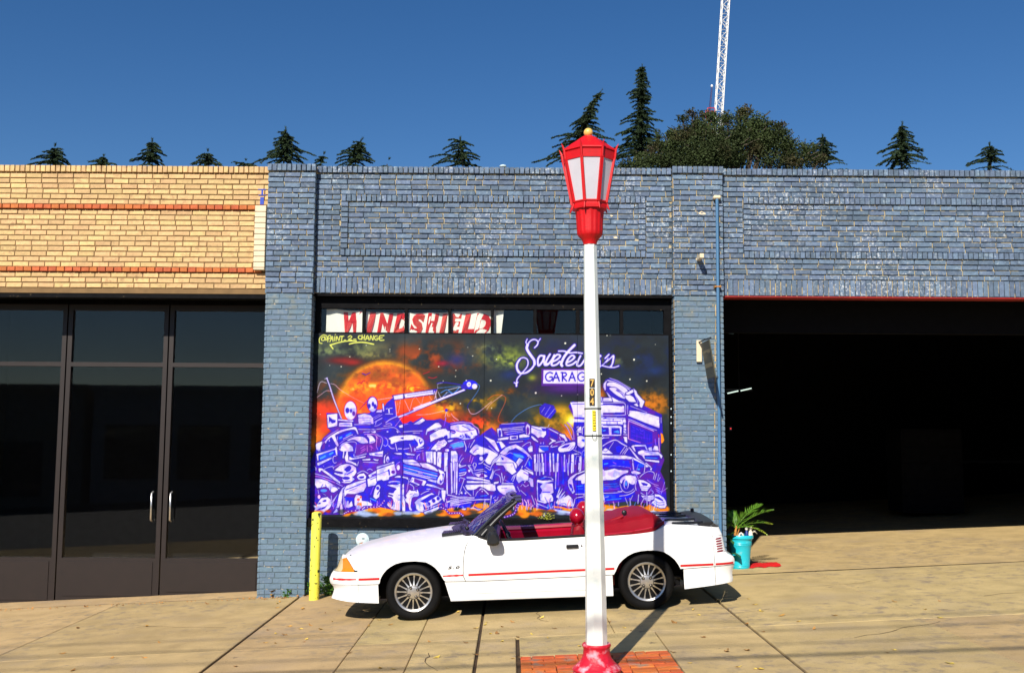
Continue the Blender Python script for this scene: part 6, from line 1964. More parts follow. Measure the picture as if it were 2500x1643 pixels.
# folded roof under its red boot
xb_ = [cp(px, 1300)[0] for px in (1437, 1452, 1475, 1500, 1531, 1562, 1590, 1600, 1612, 1628)]
botz = [cp(px, py, .02)[1] for px, py in ((1437, 1309), (1452, 1308), (1475, 1306.5), (1500, 1304), (1531, 1301), (1562, 1297), (1590, 1293), (1600, 1290), (1612, 1285), (1628, 1278))]
rz = [cp(px, py, .20)[1] for px, py in ((1437, 1277), (1452, 1276), (1475, 1275), (1500, 1270), (1531, 1264), (1562, 1257), (1590, 1253), (1600, 1252.5), (1612, 1257), (1628, 1270))]
tz_ = [cp(px, py, 1.2)[1] for px, py in ((1437, 1268), (1452, 1263), (1475, 1256), (1500, 1248), (1531, 1239), (1562, 1232), (1583, 1233), (1598, 1241), (1612, 1251), (1628, 1261))]
P = []
fx = [xb_[0] + (xb_[-1] - xb_[0]) * i / 28 for i in range(29)]
for x in fx:
    b0, r0, t0 = np.interp(x, xb_, botz), np.interp(x, xb_, rz), np.interp(x, xb_, tz_); t0 = max(t0, r0 + .004); cl = max(0, (x - xb_[-3]) / (xb_[-1] - xb_[-3])) * .22
    half = [(.00 + cl * .6, b0 - .02), (-.006 + cl * .6, b0 + .012), (.012 + cl * .6, b0 + .024), (.05 + cl, b0 + (r0 - b0) * .38), (.11 + cl, b0 + (r0 - b0) * .75), (.17 + cl * .9, r0 - .008), (.215 + cl * .8, r0 + .002), (.30 + cl * .6, r0 + (t0 - r0) * .3), (.48, r0 + (t0 - r0) * .72), (.66, r0 + (t0 - r0) * .95), (YC, t0)]
    wv = .004 * math.sin(x * 37) + .003 * math.sin(x * 61 + 1)
    half = [(y, z + (wv if 3 < k < 9 else 0)) for k, (y, z) in enumerate(half)]
    P.append([(x, y, z) for y, z in half] + [(x, 2 * YC - y, z) for y, z in half[-2::-1]])
mb = MB(); mb.grid(P); mb.add(P[0], [tuple(range(len(P[0])))]); mb.add(P[-1], [tuple(range(len(P[-1])))[::-1]])
bt = mb.build('roof_boot', M['red_vinyl'], car, sm=14)
# piping lip and folded roof bow over the boot
mb = MB(); q = [cp(px, py, -.01) for px, py in ((1474, 1305), (1500, 1302.5), (1530, 1299), (1545, 1297.5))]; mb.tube([(a, -.004, b) for a, b in q], .013, 8)
q = [cp(px, py, -.01) for px, py in ((1549, 1296), (1570, 1292.5), (1592, 1287.5))]; mb.tube([(a, .002, b) for a, b in q], .013, 8); mb.build('boot_piping', M['red_gloss'], bt, sm=60)
mb = MB(); q = [cp(px, py, .22) for px, py in ((1437, 1285), (1472, 1279), (1490, 1275), (1510, 1266), (1522, 1260))]; mb.tube([(a, .24, b) for a, b in q], [.03, .03, .03, .025, .014], 8); mb.build('roof_bow', M['red_vinyl'], bt, sm=60)
mb = MB(); a = cp(1524, 1251, .3); mb.ball((a[0], .30, a[1]), .03, 10, 8, (1, .6, 1)); mb.build('roof_latch', M['black_trim'], bt, sm=60)
# deck lid, rack, spoiler
mb = MB(); cap_surface(mb, lambda t: 2.62 + .08 * (1 - t * t), lambda t: 3.30 + .02 * (1 - t * t), lambda x: .022, zt_car, 16); mb.build('boot_lid', M['white_paint'], car, sm=45)
def deck(x, y): t = (y - YC) / hw(x, zt_car(x)); return zt_car(x) + .022 * (1 - abs(t) ** 3.2)
for k, (y, xa, xb, hwid) in enumerate(((.075, 2.86, 3.20, .016), (.36, 2.82, 3.16, .022), (.84, 2.80, 3.14, .02), (1.20, 2.80, 3.14, .035), (1.55, 2.80, 3.16, .05))):
    mb = MB(); mb.box(xa, xb, y - hwid, y + hwid, deck(xa, y) - .012, deck(xa, y) + .018, .005); o = mb.build('luggage_rack_rail', M['black_gloss'], car)
P = []
for j in range(25):
    t = -1 + j / 12; y = YC + t * .80; e_ = 1 - abs(t) ** 8; xs_ = 3.17 - .03 * t * t; xe = 3.335 - .02 * t * t; z = zt_car(3.2) + .022; h = .020 + .026 * (1 - t * t) ** .5
    P.append([(xs_, y, z - .02), (xs_ + .02, y, z + h * .35), (xs_ + .09, y, z + h * .9), (xe - .01, y, z + h), (xe, y, z + h - .012), (xe - .03, y, z + h - .03), (xe - .05, y, z - .03)])
mb = MB(); mb.grid(P, flip=True); mb.add(P[0], [tuple(range(7))]); mb.add(P[-1], [tuple(range(7))[::-1]]); mb.build('spoiler', M['black_trim'], car, sm=40)
mb = MB(); a = 3.30; mb.box(a - .02, a + .02, 1.3, 1.34, zt_car(3.2) + .04, zt_car(3.2) + .10, .008); mb.build('aerial_base', M['black_trim'], car)
# underbody and wheel housings
mb = MB(); mb.box(archF[-1][0] + .02, archR[0][0] - .02, .06, 2 * YC - .06, .17, .55); mb.box(-.70, archF[0][0] - .03, .14, 2 * YC - .14, .24, .62); mb.box(archR[-1][0] + .02, 3.22, .10, 2 * YC - .10, .27, .72)
mb.box(-.30, 2.9, .32, 2 * YC - .32, .20, .60); mb.box(-.70, .45, .14, 2 * YC - .14, .64, .72); mb.box(1.96, 3.2, .10, 2 * YC - .10, .68, .77); mb.build('underbody', M['dark'], car)
for xw in (0, WB):
    for sg in (1, -1):
        P = []
        for i in range(17):
            th = math.pi * i / 16; x = xw - .41 * math.cos(th); z = .30 + .375 * math.sin(th)
            P.append([(x, YC - sg * .845, z), (x, YC - sg * .50, z)])
        mb = MB(); mb.grid(P); mb.add([(xw - .41, YC - sg * .5, .2), (xw + .41, YC - sg * .5, .2), (xw + .41, YC - sg * .5, .68), (xw - .41, YC - sg * .5, .68)], [(0, 1, 2, 3)]); mb.build('wheel_housing', M['dark'], car)
mb = MB(); mb.tube([(2.9, .35, .30), (3.3, .32, .24), (3.42, .32, .235)], .03, 10); mb.build('exhaust_pipe', M['alloy_dark'], car, sm=60)
# wheels
def wheel_meshes():
    R = .305; t = MB()
    prof = [(.204, .02), (.209, .006), (.225, -.006), (.262, -.010), (.285, -.004), (.299, .014), (.305, .04), (.305, .16), (.299, .186), (.285, .204), (.225, .206), (.198, .19)]
    t.lathe(prof, 64, (0, 0, 0), 'y')
    for k in range(90):      # tread grooves and sidewall ribs
        a = 2 * math.pi * k / 90; c, s_ = math.cos(a), math.sin(a)
        q = [((c * r - s_ * w, y, s_ * r + c * w)) for r, y, w in ((.300, .012, -.004), (.300, .012, .004), (.3075, .05, .004), (.3075, .05, -.004))]
        t.add(q, [(0, 1, 2, 3)])
    tyre = t.mesh('tyre', M['rubber'], 40)
    r = MB()
    r.lathe([(.150, .09), (.176, .040), (.181, .016), (.187, .002), (.203, -.004), (.210, .004), (.210, .02), (.19, .05), (.19, .18)], 64, (0, 0, 0), 'y'); 
    for k in range(16):
        a = 2 * math.pi * (k + .5) / 16; c, s_ = math.cos(a), math.sin(a)
        pts = [(.074, .004, .0100, .03), (.11, .013, .0058, .03), (.150, .018, .0056, .03), (.184, .014, .0105, .03)]
        vs = []
        for rr, y, w, d in pts:
            for (yy, ww) in ((y, -w), (y, w), (y + d, w), (y + d, -w)): vs.append((c * rr - s_ * ww, yy, s_ * rr + c * ww))
        fs = [(i * 4 + m, i * 4 + (m + 1) % 4, (i + 1) * 4 + (m + 1) % 4, (i + 1) * 4 + m) for i in range(3) for m in range(4)]
        r.add(vs, fs)
    r.lathe([(0, -.004), (.045, -.003), (.066, .002), (.076, .014), (.078, .05)], 40, (0, 0, 0), 'y')
    rim = r.mesh('rim', M['alloy'], 35)
    bk = MB(); bk.lathe([(0, .055), (.187, .055)], 40, (0, 0, 0), 'y'); back_ = bk.mesh('brake_disc', M['dark'])
    nu = MB(); nu.lathe([(0, -.012), (.006, -.012), (.0095, -.007), (.0095, .0)], 12, (0, 0, 0), 'y'); nut = nu.mesh('lug_nut', M['chrome'], 40)
    hl = MB(); hl.lathe([(0, -.0045), (.0165, -.0045), (.0165, .0)], 14, (0, 0, 0), 'y'); hole = hl.mesh('nut_recess', M['alloy_dark'], 40)
    return tyre, rim, back_, nut, hole
tyre, rim, disc, nut, hole = wheel_meshes()
for (xw, near, rot) in ((0, True, .27), (WB, True, .0), (0, False, .3), (WB, False, .9)):
    w = bpy.data.objects.new('wheel', tyre); COL.objects.link(w); w.parent = car; w.location = (xw, .015 if near else 2 * YC - .015, .303)
    w.rotation_euler = (0, rot, 0) if near else (0, rot, math.pi)
    for me in (rim, disc): link(me.name, me, w)
    for k in range(4):
        a = math.pi / 4 + math.pi / 2 * k
        n_ = link('nut_recess', hole, w); n_.location = (.054 * math.cos(a), -.001, .054 * math.sin(a))
        n_ = link('lug_nut', nut, w); n_.location = (.054 * math.cos(a), -.003, .054 * math.sin(a))
# engine size badge on the fender
me = text_mesh('5.0', .085, .002, .25, .0015, 1.25); bx_, bz2 = cp(1106.5, 1385)
me.materials.append(M['alloy_dark']); o = link('badge', me, car); o.location = (bx_, YC - hw(bx_, bz2) - .003, bz2); o.rotation_euler = (math.pi / 2, 0, 0); o.scale = (1.0, .45, 1)
# ---------------------------------------------------------------- lamp post with eight-sided lantern
LY = 8.47; LXp = gnd(1456, 1625).x - .02
lx = .705; lampz = gz(lx)
lean = -.0150
lamp = empty('street_lamp', (lx, LY, lampz), 'white octagonal lamp post with red lantern, gold ball finial and number 704', 'street lamp', rot=(0, lean, 0))
def lz(py): return (at_y(1440, py, LY).z - lampz)
LS = LY / F_PX
mb = MB(); zc = lz(1571)
prof = [(.192, -.03), (.195, .012), (.190, .034), (.197, .040), (.199, .052), (.190, .062), (.182, .066), (.166, .082), (.142, .104), (.122, .132), (.111, .160), (.106, zc - .030), (.111, zc - .024), (.117, zc - .012), (.116, zc), (.110, zc + .006), (.098, zc + .004), (.085, zc - .002)]
mb.lathe(prof, 56); mb.build('base', M['lamp_base_red'], lamp, sm=50)
zn = lz(597); oc = math.pi / 8 + .12
mb = MB(); mb.lathe([(.0890, zc - .03), (.0886, zc + .1), (.0555, zn - .002)], 8, ph=oc); post = mb.build('post', M['post_white'], lamp)
# fluted red neck and drum
def ring_r(px): return px * LS / 2
mb = MB(); n = 64; rows = []
for py, wpx, fl in ((598, 33, 0), (592, 35, 0), (584, 44, 0), (577, 58, .2), (573, 63, .9), (565, 64.5, 1), (540, 67, 1), (520, 71, 1), (514, 73, .6)):
    z = lz(py); r = ring_r(wpx); rows.append([((r - fl * .0065 * (0.5 - .5 * math.cos(16 * 2 * math.pi * k / n))) * math.cos(2 * math.pi * k / n), (r - fl * .0065 * (.5 - .5 * math.cos(16 * 2 * math.pi * k / n))) * math.sin(2 * math.pi * k / n), z) for k in range(n + 1)])
mb.grid(rows, flip=True); mb.build('neck', M['lamp_red'], lamp, sm=40)
oc2 = math.pi / 8 + .05
def orad(px): return px * LS / 2 / .924
mb = MB(); mb.lathe([(orad(73), lz(514)), (orad(81), lz(513)), (orad(82), lz(507)), (orad(79), lz(505)), (orad(79), lz(500)), (orad(84), lz(497.5)), (orad(84), lz(495)), (orad(60), lz(494))], 8, ph=oc2); mb.build('lower_ring', M['lamp_red'], lamp)
rb, rt = orad(80), orad(119); zb_, zt2_ = lz(496), lz(398)
def corner(k, r, z): a = oc2 + math.pi / 4 * k; return Vector((r * math.cos(a), r * math.sin(a), z))
for k in range(8):
    mb = MB(); a, b = corner(k, rb + .002, zb_ - .01), corner(k, rt + .002, zt2_ + .01); d = (b - a).normalized(); tn = Vector((-math.sin(oc2 + math.pi / 4 * k), math.cos(oc2 + math.pi / 4 * k), 0)); out = tn.cross(d) * -1
    w = .0125; vs = []
    for p in (a, b):
        for s1, s2 in ((-1, -1), (1, -1), (1, 1), (-1, 1)): vs.append(p + tn * w * s1 + out * .010 * s2)
    mb.add(vs, [(0, 1, 2, 3), (7, 6, 5, 4), (0, 4, 5, 1), (1, 5, 6, 2), (2, 6, 7, 3), (3, 7, 4, 0)]); mb.build('lantern_bar', M['lamp_red'], lamp, fix=True)
    mb = MB(); s_ = .985
    mb.add([corner(k, rb * s_, zb_), corner(k + 1, rb * s_, zb_), corner(k + 1, rt * s_, zt2_), corner(k, rt * s_, zt2_)], [(0, 1, 2, 3)]); mb.build('pane', M['frosted'], lamp)
    # upswept horn at each upper corner and small curl below
    mb = MB(); c = lambda r, py: corner(k, orad(1) * r, lz(py))
    mb.tube([c(122, 398), c(125.5, 386), c(128, 375), c(134, 367), c(142, 359)], [.009, .011, .011, .008, .001], 6); mb.build('horn', M['lamp_red'], lamp, sm=50)
    mb = MB(); mb.tube([c(84, 502), c(87, 509), c(90, 514), c(95, 518)], [.008, .008, .006, .001], 6); mb.build('curl', M['lamp_red'], lamp, sm=50)
mb = MB(); mb.lathe([(orad(112), lz(399)), (orad(121), lz(398)), (orad(124), lz(382)), (orad(125), lz(379)), (orad(117), lz(378)), (orad(118), lz(375.5)), (orad(127), lz(375)), (orad(126), lz(372)), (orad(90), lz(357)), (orad(54), lz(345)), (orad(31), lz(337.5)), (orad(29), lz(335)), (orad(22), lz(333.5))], 8, ph=oc2); hd = mb.build('lantern_roof', M['lamp_red'], lamp)
for k in range(8):
    mb = MB(); mb.tube([corner(k, orad(124), lz(372.5)), corner(k, orad(30), lz(337.5))], .006, 5); mb.build('roof_rib', M['lamp_red'], hd)
mb = MB(); mb.ball((0, 0, lz(324.5)), 11.6 * LS, 24, 16); mb.build('finial_ball', M['gold'], lamp, sm='all')
mb = MB(); mb.lathe([(rb * .8, zb_ - .004), (.01, zb_ - .004)], 8); mb.build('lantern_floor', M['lamp_red'], lamp)
# number plates and bands on the post, facing the street
def post_r(z): return .0886 + (.0555 - .0886) * (z - zc) / (zn - zc)
def face_xy(px, z):
    x = at_y(px, 1061, LY).x; return x
def on_post(px, py):
    z = lz(py); r = post_r(z) * .93; p = at_y(px, py, LY - r); return (p.x - lx - lean * z, -r, z)
for ch_, py in (('7', 935.5), ('0', 958.5), ('4', 980)):
    x, y, z = on_post(1445.3, py); w, h = .0215, .0345
    mb = MB(); mb.box(x - w, x + w, y - .008, y + .002, z - h, z + h, .001); pl = mb.build('number_plate', mat('plate_brown', (.030, .012, .004, 1), .5), lamp); 
    me = text_mesh(ch_, .078, .001, 0, .0015); me.materials.append(M['gold']); o = link('digit', me, pl); o.location = (x, y - .0095, z - .003); o.rotation_euler = (math.pi / 2, 0, 0); o.scale = (.78, 1, 1)
x, y, z = on_post(1450, 1026.5); mb = MB(); mb.box(x - .0135, x + .0135, y - .012, y - .003, z - .083, z + .083, .001); tg = mb.build('tag', mat('tag_yellow', (.85, .66, .02, 1), .5), lamp)
for k, ch_ in enumerate('3316282'):
    me = text_mesh(ch_, .024, .0006, 0, .0006); me.materials.append(M['black_trim']); o = link('digit', me, tg); o.location = (x + .001, y - .0132, z + .066 - k * .022); o.rotation_euler = (math.pi / 2, math.radians(90), 0)
for py in (997.5, 1063.5):
    z = lz(py); mb = MB(); r = post_r(z) + .0035; mb.lathe([(r, z - .005), (r, z + .005)], 8, ph=oc); mb.build('band', M['black_trim'], lamp)
x, y, z = on_post(1451, 1066); mb = MB(); mb.tube([(x - .017, y - .01, z + .025), (x - .018, y - .012, z - .005), (x - .008, y - .012, z - .022), (x + .008, y - .012, z - .022), (x + .018, y - .012, z - .005), (x + .017, y - .01, z + .025)], .0022, 6); mb.build('wire_loop', M['chrome'], lamp, sm=60)
# ---------------------------------------------------------------- yellow bollard
p = gnd(766.5, 1463); rad = 12.0 * p.y / F_PX; zt = at_y(768, 1250, p.y).z - p.z
bo = empty('bollard', (p.x, p.y, p.z), 'chipped yellow steel bollard at the left corner of the mural, ahead of the car nose', 'bollard', rot=(0, .010, 0))
mb = MB(); mb.lathe([(rad, -.05), (rad, zt - .02), (rad * .96, zt - .008), (rad * .8, zt - .002)], 32); mb.build('post', M['yellow_paint'], bo, sm=50)
mb = MB(); mb.lathe([(rad * .82, zt - .006), (rad * .5, zt + .006), (0, zt + .010)], 32); mb.build('cap', M['yellow_paint'], bo, sm=50)
# ---------------------------------------------------------------- down pipe
ax = lambda py: xY({0: 1748.3}.get(0) + (py - 483) * .0103, py, YP)
dp = empty('downpipe', (0, YP - .055, 0), 'blue painted drain pipe running down the right brick pilaster', 'pipe')
zt_, zb_ = zY(478, YP), gz(2.7)
mb = MB(); pts = [(ax(483 + (1330 - 483) * i / 14 * 1.08), 0, 0) for i in range(15)]
mb.tube([(ax(478 + i * 66), 0, at_y(1750, 478 + i * 66, YP - .055).z) for i in range(15)], .0205, 14); mb.build('pipe', M['blue_pipe'], dp, sm=50)
for py in (1119,):
    z = at_y(1750, py, YP - .055).z; mb = MB(); mb.lathe([(.026, z - .05), (.027, z + .03)], 14, (ax(py), 0, 0)); mb.build('collar', M['blue_pipe'], dp, sm=50)
z = at_y(1750, 700, YP - .055).z; mb = MB(); mb.box(ax(700) - .045, ax(700) + .045, -.024, .05, z - .009, z + .009, .003); mb.build('strap', M['orange_rust'], dp)
z = at_y(1750, 481, YP - .055).z; mb = MB(); mb.box(ax(481) - .05, ax(481) + .05, -.03, .06, z - .03, z + .018, .012); mb.build('elbow', M['cream_trim'], dp)
# ---------------------------------------------------------------- hanging sign and pipe stub on the right pilaster
p = at_y(1706, 840, YP)
sg = empty('hanging_sign', (p.x, YP, p.z), 'small dark sign hanging from a bracket on the right brick pilaster', 'sign')
mb = MB(); mb.box(-.035, .035, -.03, .0, -.24, .05, .004); mb.build('wall_plate', M['cream_trim'], sg)
mb = MB(); mb.tube([(0.0, -.02, .02), (.02, -.30, .03), (.03, -.66, .02)], .012, 8); mb.build('bracket_arm', M['black_trim'], sg)
mb = MB(); Q = []
for y, z, x in ((-.10, 0, .0), (-.66, 0, .0)):
    pass
mb.add([(.010, -.10, .0), (.010, -.64, .0), (.085, -.64, -.47), (.085, -.10, -.47), (.024, -.10, .0), (.024, -.64, .0), (.099, -.64, -.47), (.099, -.10, -.47)], [(0, 1, 2, 3), (7, 6, 5, 4), (0, 4, 5, 1), (1, 5, 6, 2), (2, 6, 7, 3), (3, 7, 4, 0)])
pn = mb.build('panel', M['sign_dark'], sg, fix=True)
mb = MB(); rr = random.Random(4)
for k in range(9):
    y = -.14 - k * .052; h = rr.uniform(.025, .05); f = .24; x = .010 + .075 * f; mb.add([(x - .002, y, -.47 * f - .0), (x - .002, y - .035, -.47 * f), (x - .002 + .075 * h / .47, y - .035, -.47 * f - h), (x - .002 + .075 * h / .47, y, -.47 * f - h)], [(0, 1, 2, 3)])
for k in range(10):
    y = -.13 - k * .048; h = .055; z = -.28; x = .010 + .075 * .28 / .47 - .003; mb.add([(x, y, z), (x, y - .033, z), (x + .009, y - .033, z - h), (x + .009, y, z - h)], [(0, 1, 2, 3)])
mb.build('worn_lettering', mat('worn_letter', (.30, .27, .16, 1), .8), pn)
p = at_y(1707, 632, YP); st = empty('pipe_stub', (p.x, YP, p.z), 'short rusty square pipe stub sticking out high on the right pilaster', 'pipe')
mb = MB(); mb.box(-.035, .02, -.24, .03, -.03, .03, .004); mb.build('stub', M['cream_trim'], st)
p = at_y(885, 1317, YW); o = empty('wall_disc', (p.x, YW - .004, p.z), 'round pale patch plate on the brick wall above the car hood', 'plate')
mb = MB(); mb.lathe([(0, -.02), (.03, -.022), (.075, -.014), (.088, 0)], 24, (0, 0, 0), 'y'); mb.build('disc', M['pale'], o, sm=50)
mb = MB(); mb.box(-.004, .03, -.028, -.018, .012, .022, .002); mb.build('slot', M['black_trim'], o)
p = at_y(1228, 405, YW + .3); o = MB().ball((0, 0, 0), .050, 18, 10, (1, 1, .45)).build('roof_vent', M['pale'], None, sm='all'); o.location = (p.x, p.y, p.z - .01); tag(o, 'small white domed vent cap peeping over the parapet', 'vent')
# ---------------------------------------------------------------- potted palm, ornaments, cloth
p = gnd(1813, 1390); pc = Vector((p.x, p.y + .13, 0)); pc.z = gz(pc.x)
S = pc.y / F_PX
pot = empty('plant_pot', pc, 'turquoise ribbed plant pot standing at the mouth of the open bay', 'pot')
h = 80 * S
mb = MB(); mb.lathe([(21 * S, 0), (22 * S, .015), (22.6 * S, .03), (21.8 * S, .04), (22.8 * S, .05), (22.2 * S, .062), (25 * S, h * .55), (27 * S, h * .70), (27.8 * S, h * .72), (27.2 * S, h * .74), (28.2 * S, h * .77), (27.4 * S, h * .79), (28 * S, h * .84), (29 * S, h * .88), (31.5 * S, h * .90), (32 * S, h * .96), (30.5 * S, h), (28.5 * S, h), (27 * S, h * .9), (0, h * .9)], 40); mb.build('body', M['pot_blue'], pot, sm=35)
mb = MB(); mb.lathe([(26.6 * S, h * .905), (.001, h * .93)], 24); mb.build('soil', M['pot_soil'], pot)
def frond(mb, root, dirx, diry, L, rise, droop, n=13, wid=.17, seed=0):
    r = random.Random(seed); pts = []
    for i in range(n + 1):
        u = i / n; pts.append(Vector(root) + Vector((dirx * L * u, diry * L * u, rise * L * u - droop * L * u * u)))
    mb.tube(pts, [.006 * (1 - .8 * i / n) for i in range(n + 1)], 5)
    for i in range(2, n + 1):
        t = (pts[i] - pts[i - 1]).normalized(); side = t.cross(Vector((0, 0, 1))).normalized(); up = side.cross(t)
        for sg_ in (-1, 1):
            l = wid * math.sin(math.pi * (.15 + .8 * i / n)) * r.uniform(.8, 1.15); a = pts[i]
            tip = a + (t * .75 + side * sg_ * .75 + up * r.uniform(-.1, .25)).normalized() * l; mid = (a + tip) / 2 + up * .012; w = t * .008
            mb.add([a - w, mid - w * 1.3, tip, mid + w * 1.3, a + w], [(0, 1, 2, 3, 4)])
palm = empty('potted_palm', pc + Vector((-.07, 0, h * .92)), 'young palm with arching green fronds growing in the turquoise pot', 'palm')
mb = MB(); mb.tube([(0, 0, -.02), (.01, 0, .08), (.03, 0, .16)], [.022, .018, .010], 8); mb.tube([(.02, .01, -.02), (.07, .0, .14)], [.012, .006], 6); mb.build('stem', M['orange_rust'], palm, sm=60)
for k, (dx, dy, L, ri, dr, w) in enumerate(((.80, -.15, .60, .72, .30, .18), (.62, .3, .62, .85, .35, .18), (.95, .1, .52, .45, .35, .17), (-.35, .2, .36, .80, .5, .13), (-.75, -.2, .36, .55, .45, .11), (.25, -.3, .40, .85, .3, .13), (-.15, .3, .36, .9, .3, .14), (.85, -.5, .42, .35, .5, .13))):
    mb = MB(); frond(mb, (.02, 0, .12), dx, dy, L, ri, dr, 14, w, k); mb.build('frond', M['palm_leaf'], palm)
for nm, lab, dx, m_, kind in (('shell_ornament', 'small cream shell ornament lying in the turquoise pot left of the figures', .0, 'banner_white', 0), ('blue_figurine', 'small dark blue figurine with white head in the turquoise pot', .075, 'blue', 1), ('white_figurine', 'white seated figurine at the right side of the turquoise pot', .13, 'banner_white', 2)):
    e = empty(nm, pc + Vector((dx, -.07, h * .93)), lab, 'ornament'); mt = M['banner_white'] if m_ != 'blue' else mat('figure_blue', (.01, .03, .2, 1), .4)
    mb = MB()
    if kind == 0: mb.tube([(-.035, 0, .0), (-.02, 0, .045), (.0, 0, .06), (.02, 0, .045), (.035, 0, 0)], .013, 8); mb.build('shell', mt, e, sm=60)
    elif kind == 1:
        mb.lathe([(.028, -.01), (.03, .03), (.02, .07), (.012, .10)], 12); mb.build('body', mt, e, sm=60); MB().ball((0, 0, .115), .022, 12, 8).build('head', M['banner_white'], e, sm='all')
    else:
        mb.lathe([(.035, -.01), (.03, .04), (.024, .08), (.014, .11)], 12); mb.tube([(.0, 0, .07), (.06, -.01, .085), (.09, 0, .05)], [.014, .012, .006], 8); mb.build('body', mt, e, sm=60); MB().ball((.004, 0, .125), .022, 12, 8, (1, 1, 1.1)).build('head', mt, e, sm='all')
# broad-leaved plant behind the car's tail
def leafy(name, loc, label, cat, m, n, R, H, ls, seed, squash=1.0, stem=True):
    e = empty(name, loc, label, cat); r = random.Random(seed); mb = MB(); sm_ = MB()
    for i in range(n):
        a = r.uniform(0, 6.283); u = r.random() ** .6; z = H * r.uniform(.08, 1); rr = R * u * (1 - .5 * (z / H) ** 2)
        c = Vector((rr * math.cos(a), rr * math.sin(a) * squash, z)); d = Vector((math.cos(a) * r.uniform(.3, 1), math.sin(a), r.uniform(-.2, .9))).normalized()
        s = d.cross(Vector((r.uniform(-.4, .4), r.uniform(-.4, .4), 1))).normalized(); L = ls * r.uniform(.6, 1.25); w = L * r.uniform(.28, .42); nn = s.cross(d) * L * .12
        mb.add([c, c + d * L * .35 + s * w, c + d * L * .75 + s * w * .7, c + d * L - nn * 1.5, c + d * L * .75 - s * w * .7, c + d * L * .35 - s * w, c + d * L * .5 + nn], [(0, 1, 6), (1, 2, 6), (2, 3, 6), (3, 4, 6), (4, 5, 6), (5, 0, 6)])
        if i % 5 == 0: sm_.tube([(c.x * .2, c.y * .2, 0), (c.x * .6, c.y * .6, c.z * .6), c], .0035, 4)
    sm_.build('stem', m, e); mb.build('foliage', m, e); return e
q = gnd(1768, 1400); leafy('leafy_plant', (q.x, YW + .60, gz(q.x) + .02), 'dark broad-leaved plant between the pilaster and the turquoise pot', 'plant', mat('dark_leaf', (.03, .10, .015, 1), .5, var=.4), 46, .22, .66, .17, 3)
q = gnd(1846, 1384); red = empty('red_cloth', (q.x + .1, q.y + .1, gz(q.x)), 'crumpled red cloth lying on the ground right of the turquoise pot', 'cloth')
mb = MB(); r_ = random.Random(8); P = []
for i in range(22):
    P.append([((i / 21 - .5) * .46, (j / 9 - .5) * .42 * (1 + .2 * math.sin(i * .8)), SLOPE * (i / 21 - .5) * .46 + .012 + .03 * abs(math.sin(i * .9 + j * .7)) * math.sin(math.pi * j / 9) + r_.uniform(0, .008)) for j in range(10)])
mb.grid(P); mb.build('folds', M['red_cloth'], red, sm='all')
# lights deep in the open bay
for nm, lab, px, py, Y, m_, kind in (('fluorescent_light', 'tilted fluorescent tube light deep in the open bay', 1806, 952, 17.0, 'tube_light', 0), ('spot_lamp', 'small blue-grey spotlight on the inner wall of the open bay', 1782, 808, 14.6, 'spot_light', 1), ('indicator_light', 'tiny red indicator light inside the open bay', 1784, 1046, 14.6, 'red_light', 2)):
    p = at_y(px, py, Y); e = empty(nm, p, lab, 'light')
    if kind == 0:
        for k, dx in enumerate((-.12, .10)):
            mb = MB(); mb.tube([(dx - .085, 0, -.045 + k * .045 - .012), (dx + .095, 0, -.045 + k * .045 + .03)], .010, 8); mb.build('tube', M['tube_light'], e)
        mb = MB(); mb.box(-.23, .22, .03, .06, -.01, .02); mb.build('fitting', M['alloy_dark'], e); mb = MB(); mb.tube([(0, .045, .02), (0, .045, 1.2)], .006, 5); mb.build('hanger', M['black_trim'], e)
    elif kind == 1:
        mb = MB(); mb.lathe([(.03, -.08), (.05, .05)], 12, (0, 0, 0), 'x'); mb.tube([(-.08, 0, 0), (-.2, .0, .05)], .012, 6); mb.build('housing', M['blue_pipe'], e, sm=50); MB().ball((.05, 0, 0), .014, 8, 6).build('bulb', M[m_], e)
    else:
        MB().ball((0, 0, 0), .011, 8, 6).build('bulb', M[m_], e); mb = MB(); mb.box(-.02, .02, .005, .03, -.03, .03); mb.build('box', M['black_trim'], e)
# ---------------------------------------------------------------- weeds and leaves
def wpos(px, py, dy=0): q = gnd(px, py); return (q.x, q.y + dy, gz(q.x))
leafy('weed', wpos(803, 1452), 'bushy green weed growing between the bollard and the car nose', 'weed', M['weed_leaf'], 190, .20, .24, .055, 1)
leafy('weed', wpos(749, 1456, .15), 'green weed in the corner left of the yellow bollard', 'weed', M['weed_leaf'], 60, .08, .17, .045, 2)
leafy('weed', wpos(702, 1456, -.03), 'small bright weed at the foot of the left pilaster', 'weed', M['weed_leaf'], 34, .06, .10, .04, 4)
leafy('weed', wpos(662, 1458, -.0), 'withered brown weed tuft at the left end of the pilaster foot', 'weed', M['leaf_brown'], 24, .05, .09, .04, 6)
p = at_y(1333, 1270, YW - .06); leafy('weed', (p.x, p.y, Z_MB - .004), 'yellow flowering weed on the mural sill behind the car door', 'weed', M['yellow_weed'], 70, .11, .085, .030, 5, .4)
def leaf_mesh(seed):
    r = random.Random(seed); mb = MB(); L = .035
    a = [(-L, 0, .004), (-L * .3, L * r.uniform(.35, .6), .002), (L * .4, L * r.uniform(.3, .5), .008), (L * 1.1, L * r.uniform(-.2, .2), .016), (L * .3, -L * r.uniform(.3, .5), .003), (-L * .4, -L * r.uniform(.35, .6), .010), (0, 0, .001)]
    mb.add(a, [(0, 6, 1), (1, 6, 2), (2, 6, 3), (3, 6, 4), (4, 6, 5), (5, 6, 0)]); return mb
lm = {c: [leaf_mesh(s + 1).mesh('fallen_leaf', M['leaf_brown' if c == 'b' else 'leaf_yellow']) for s in range(6)] for c in 'by'}
r_ = random.Random(77)
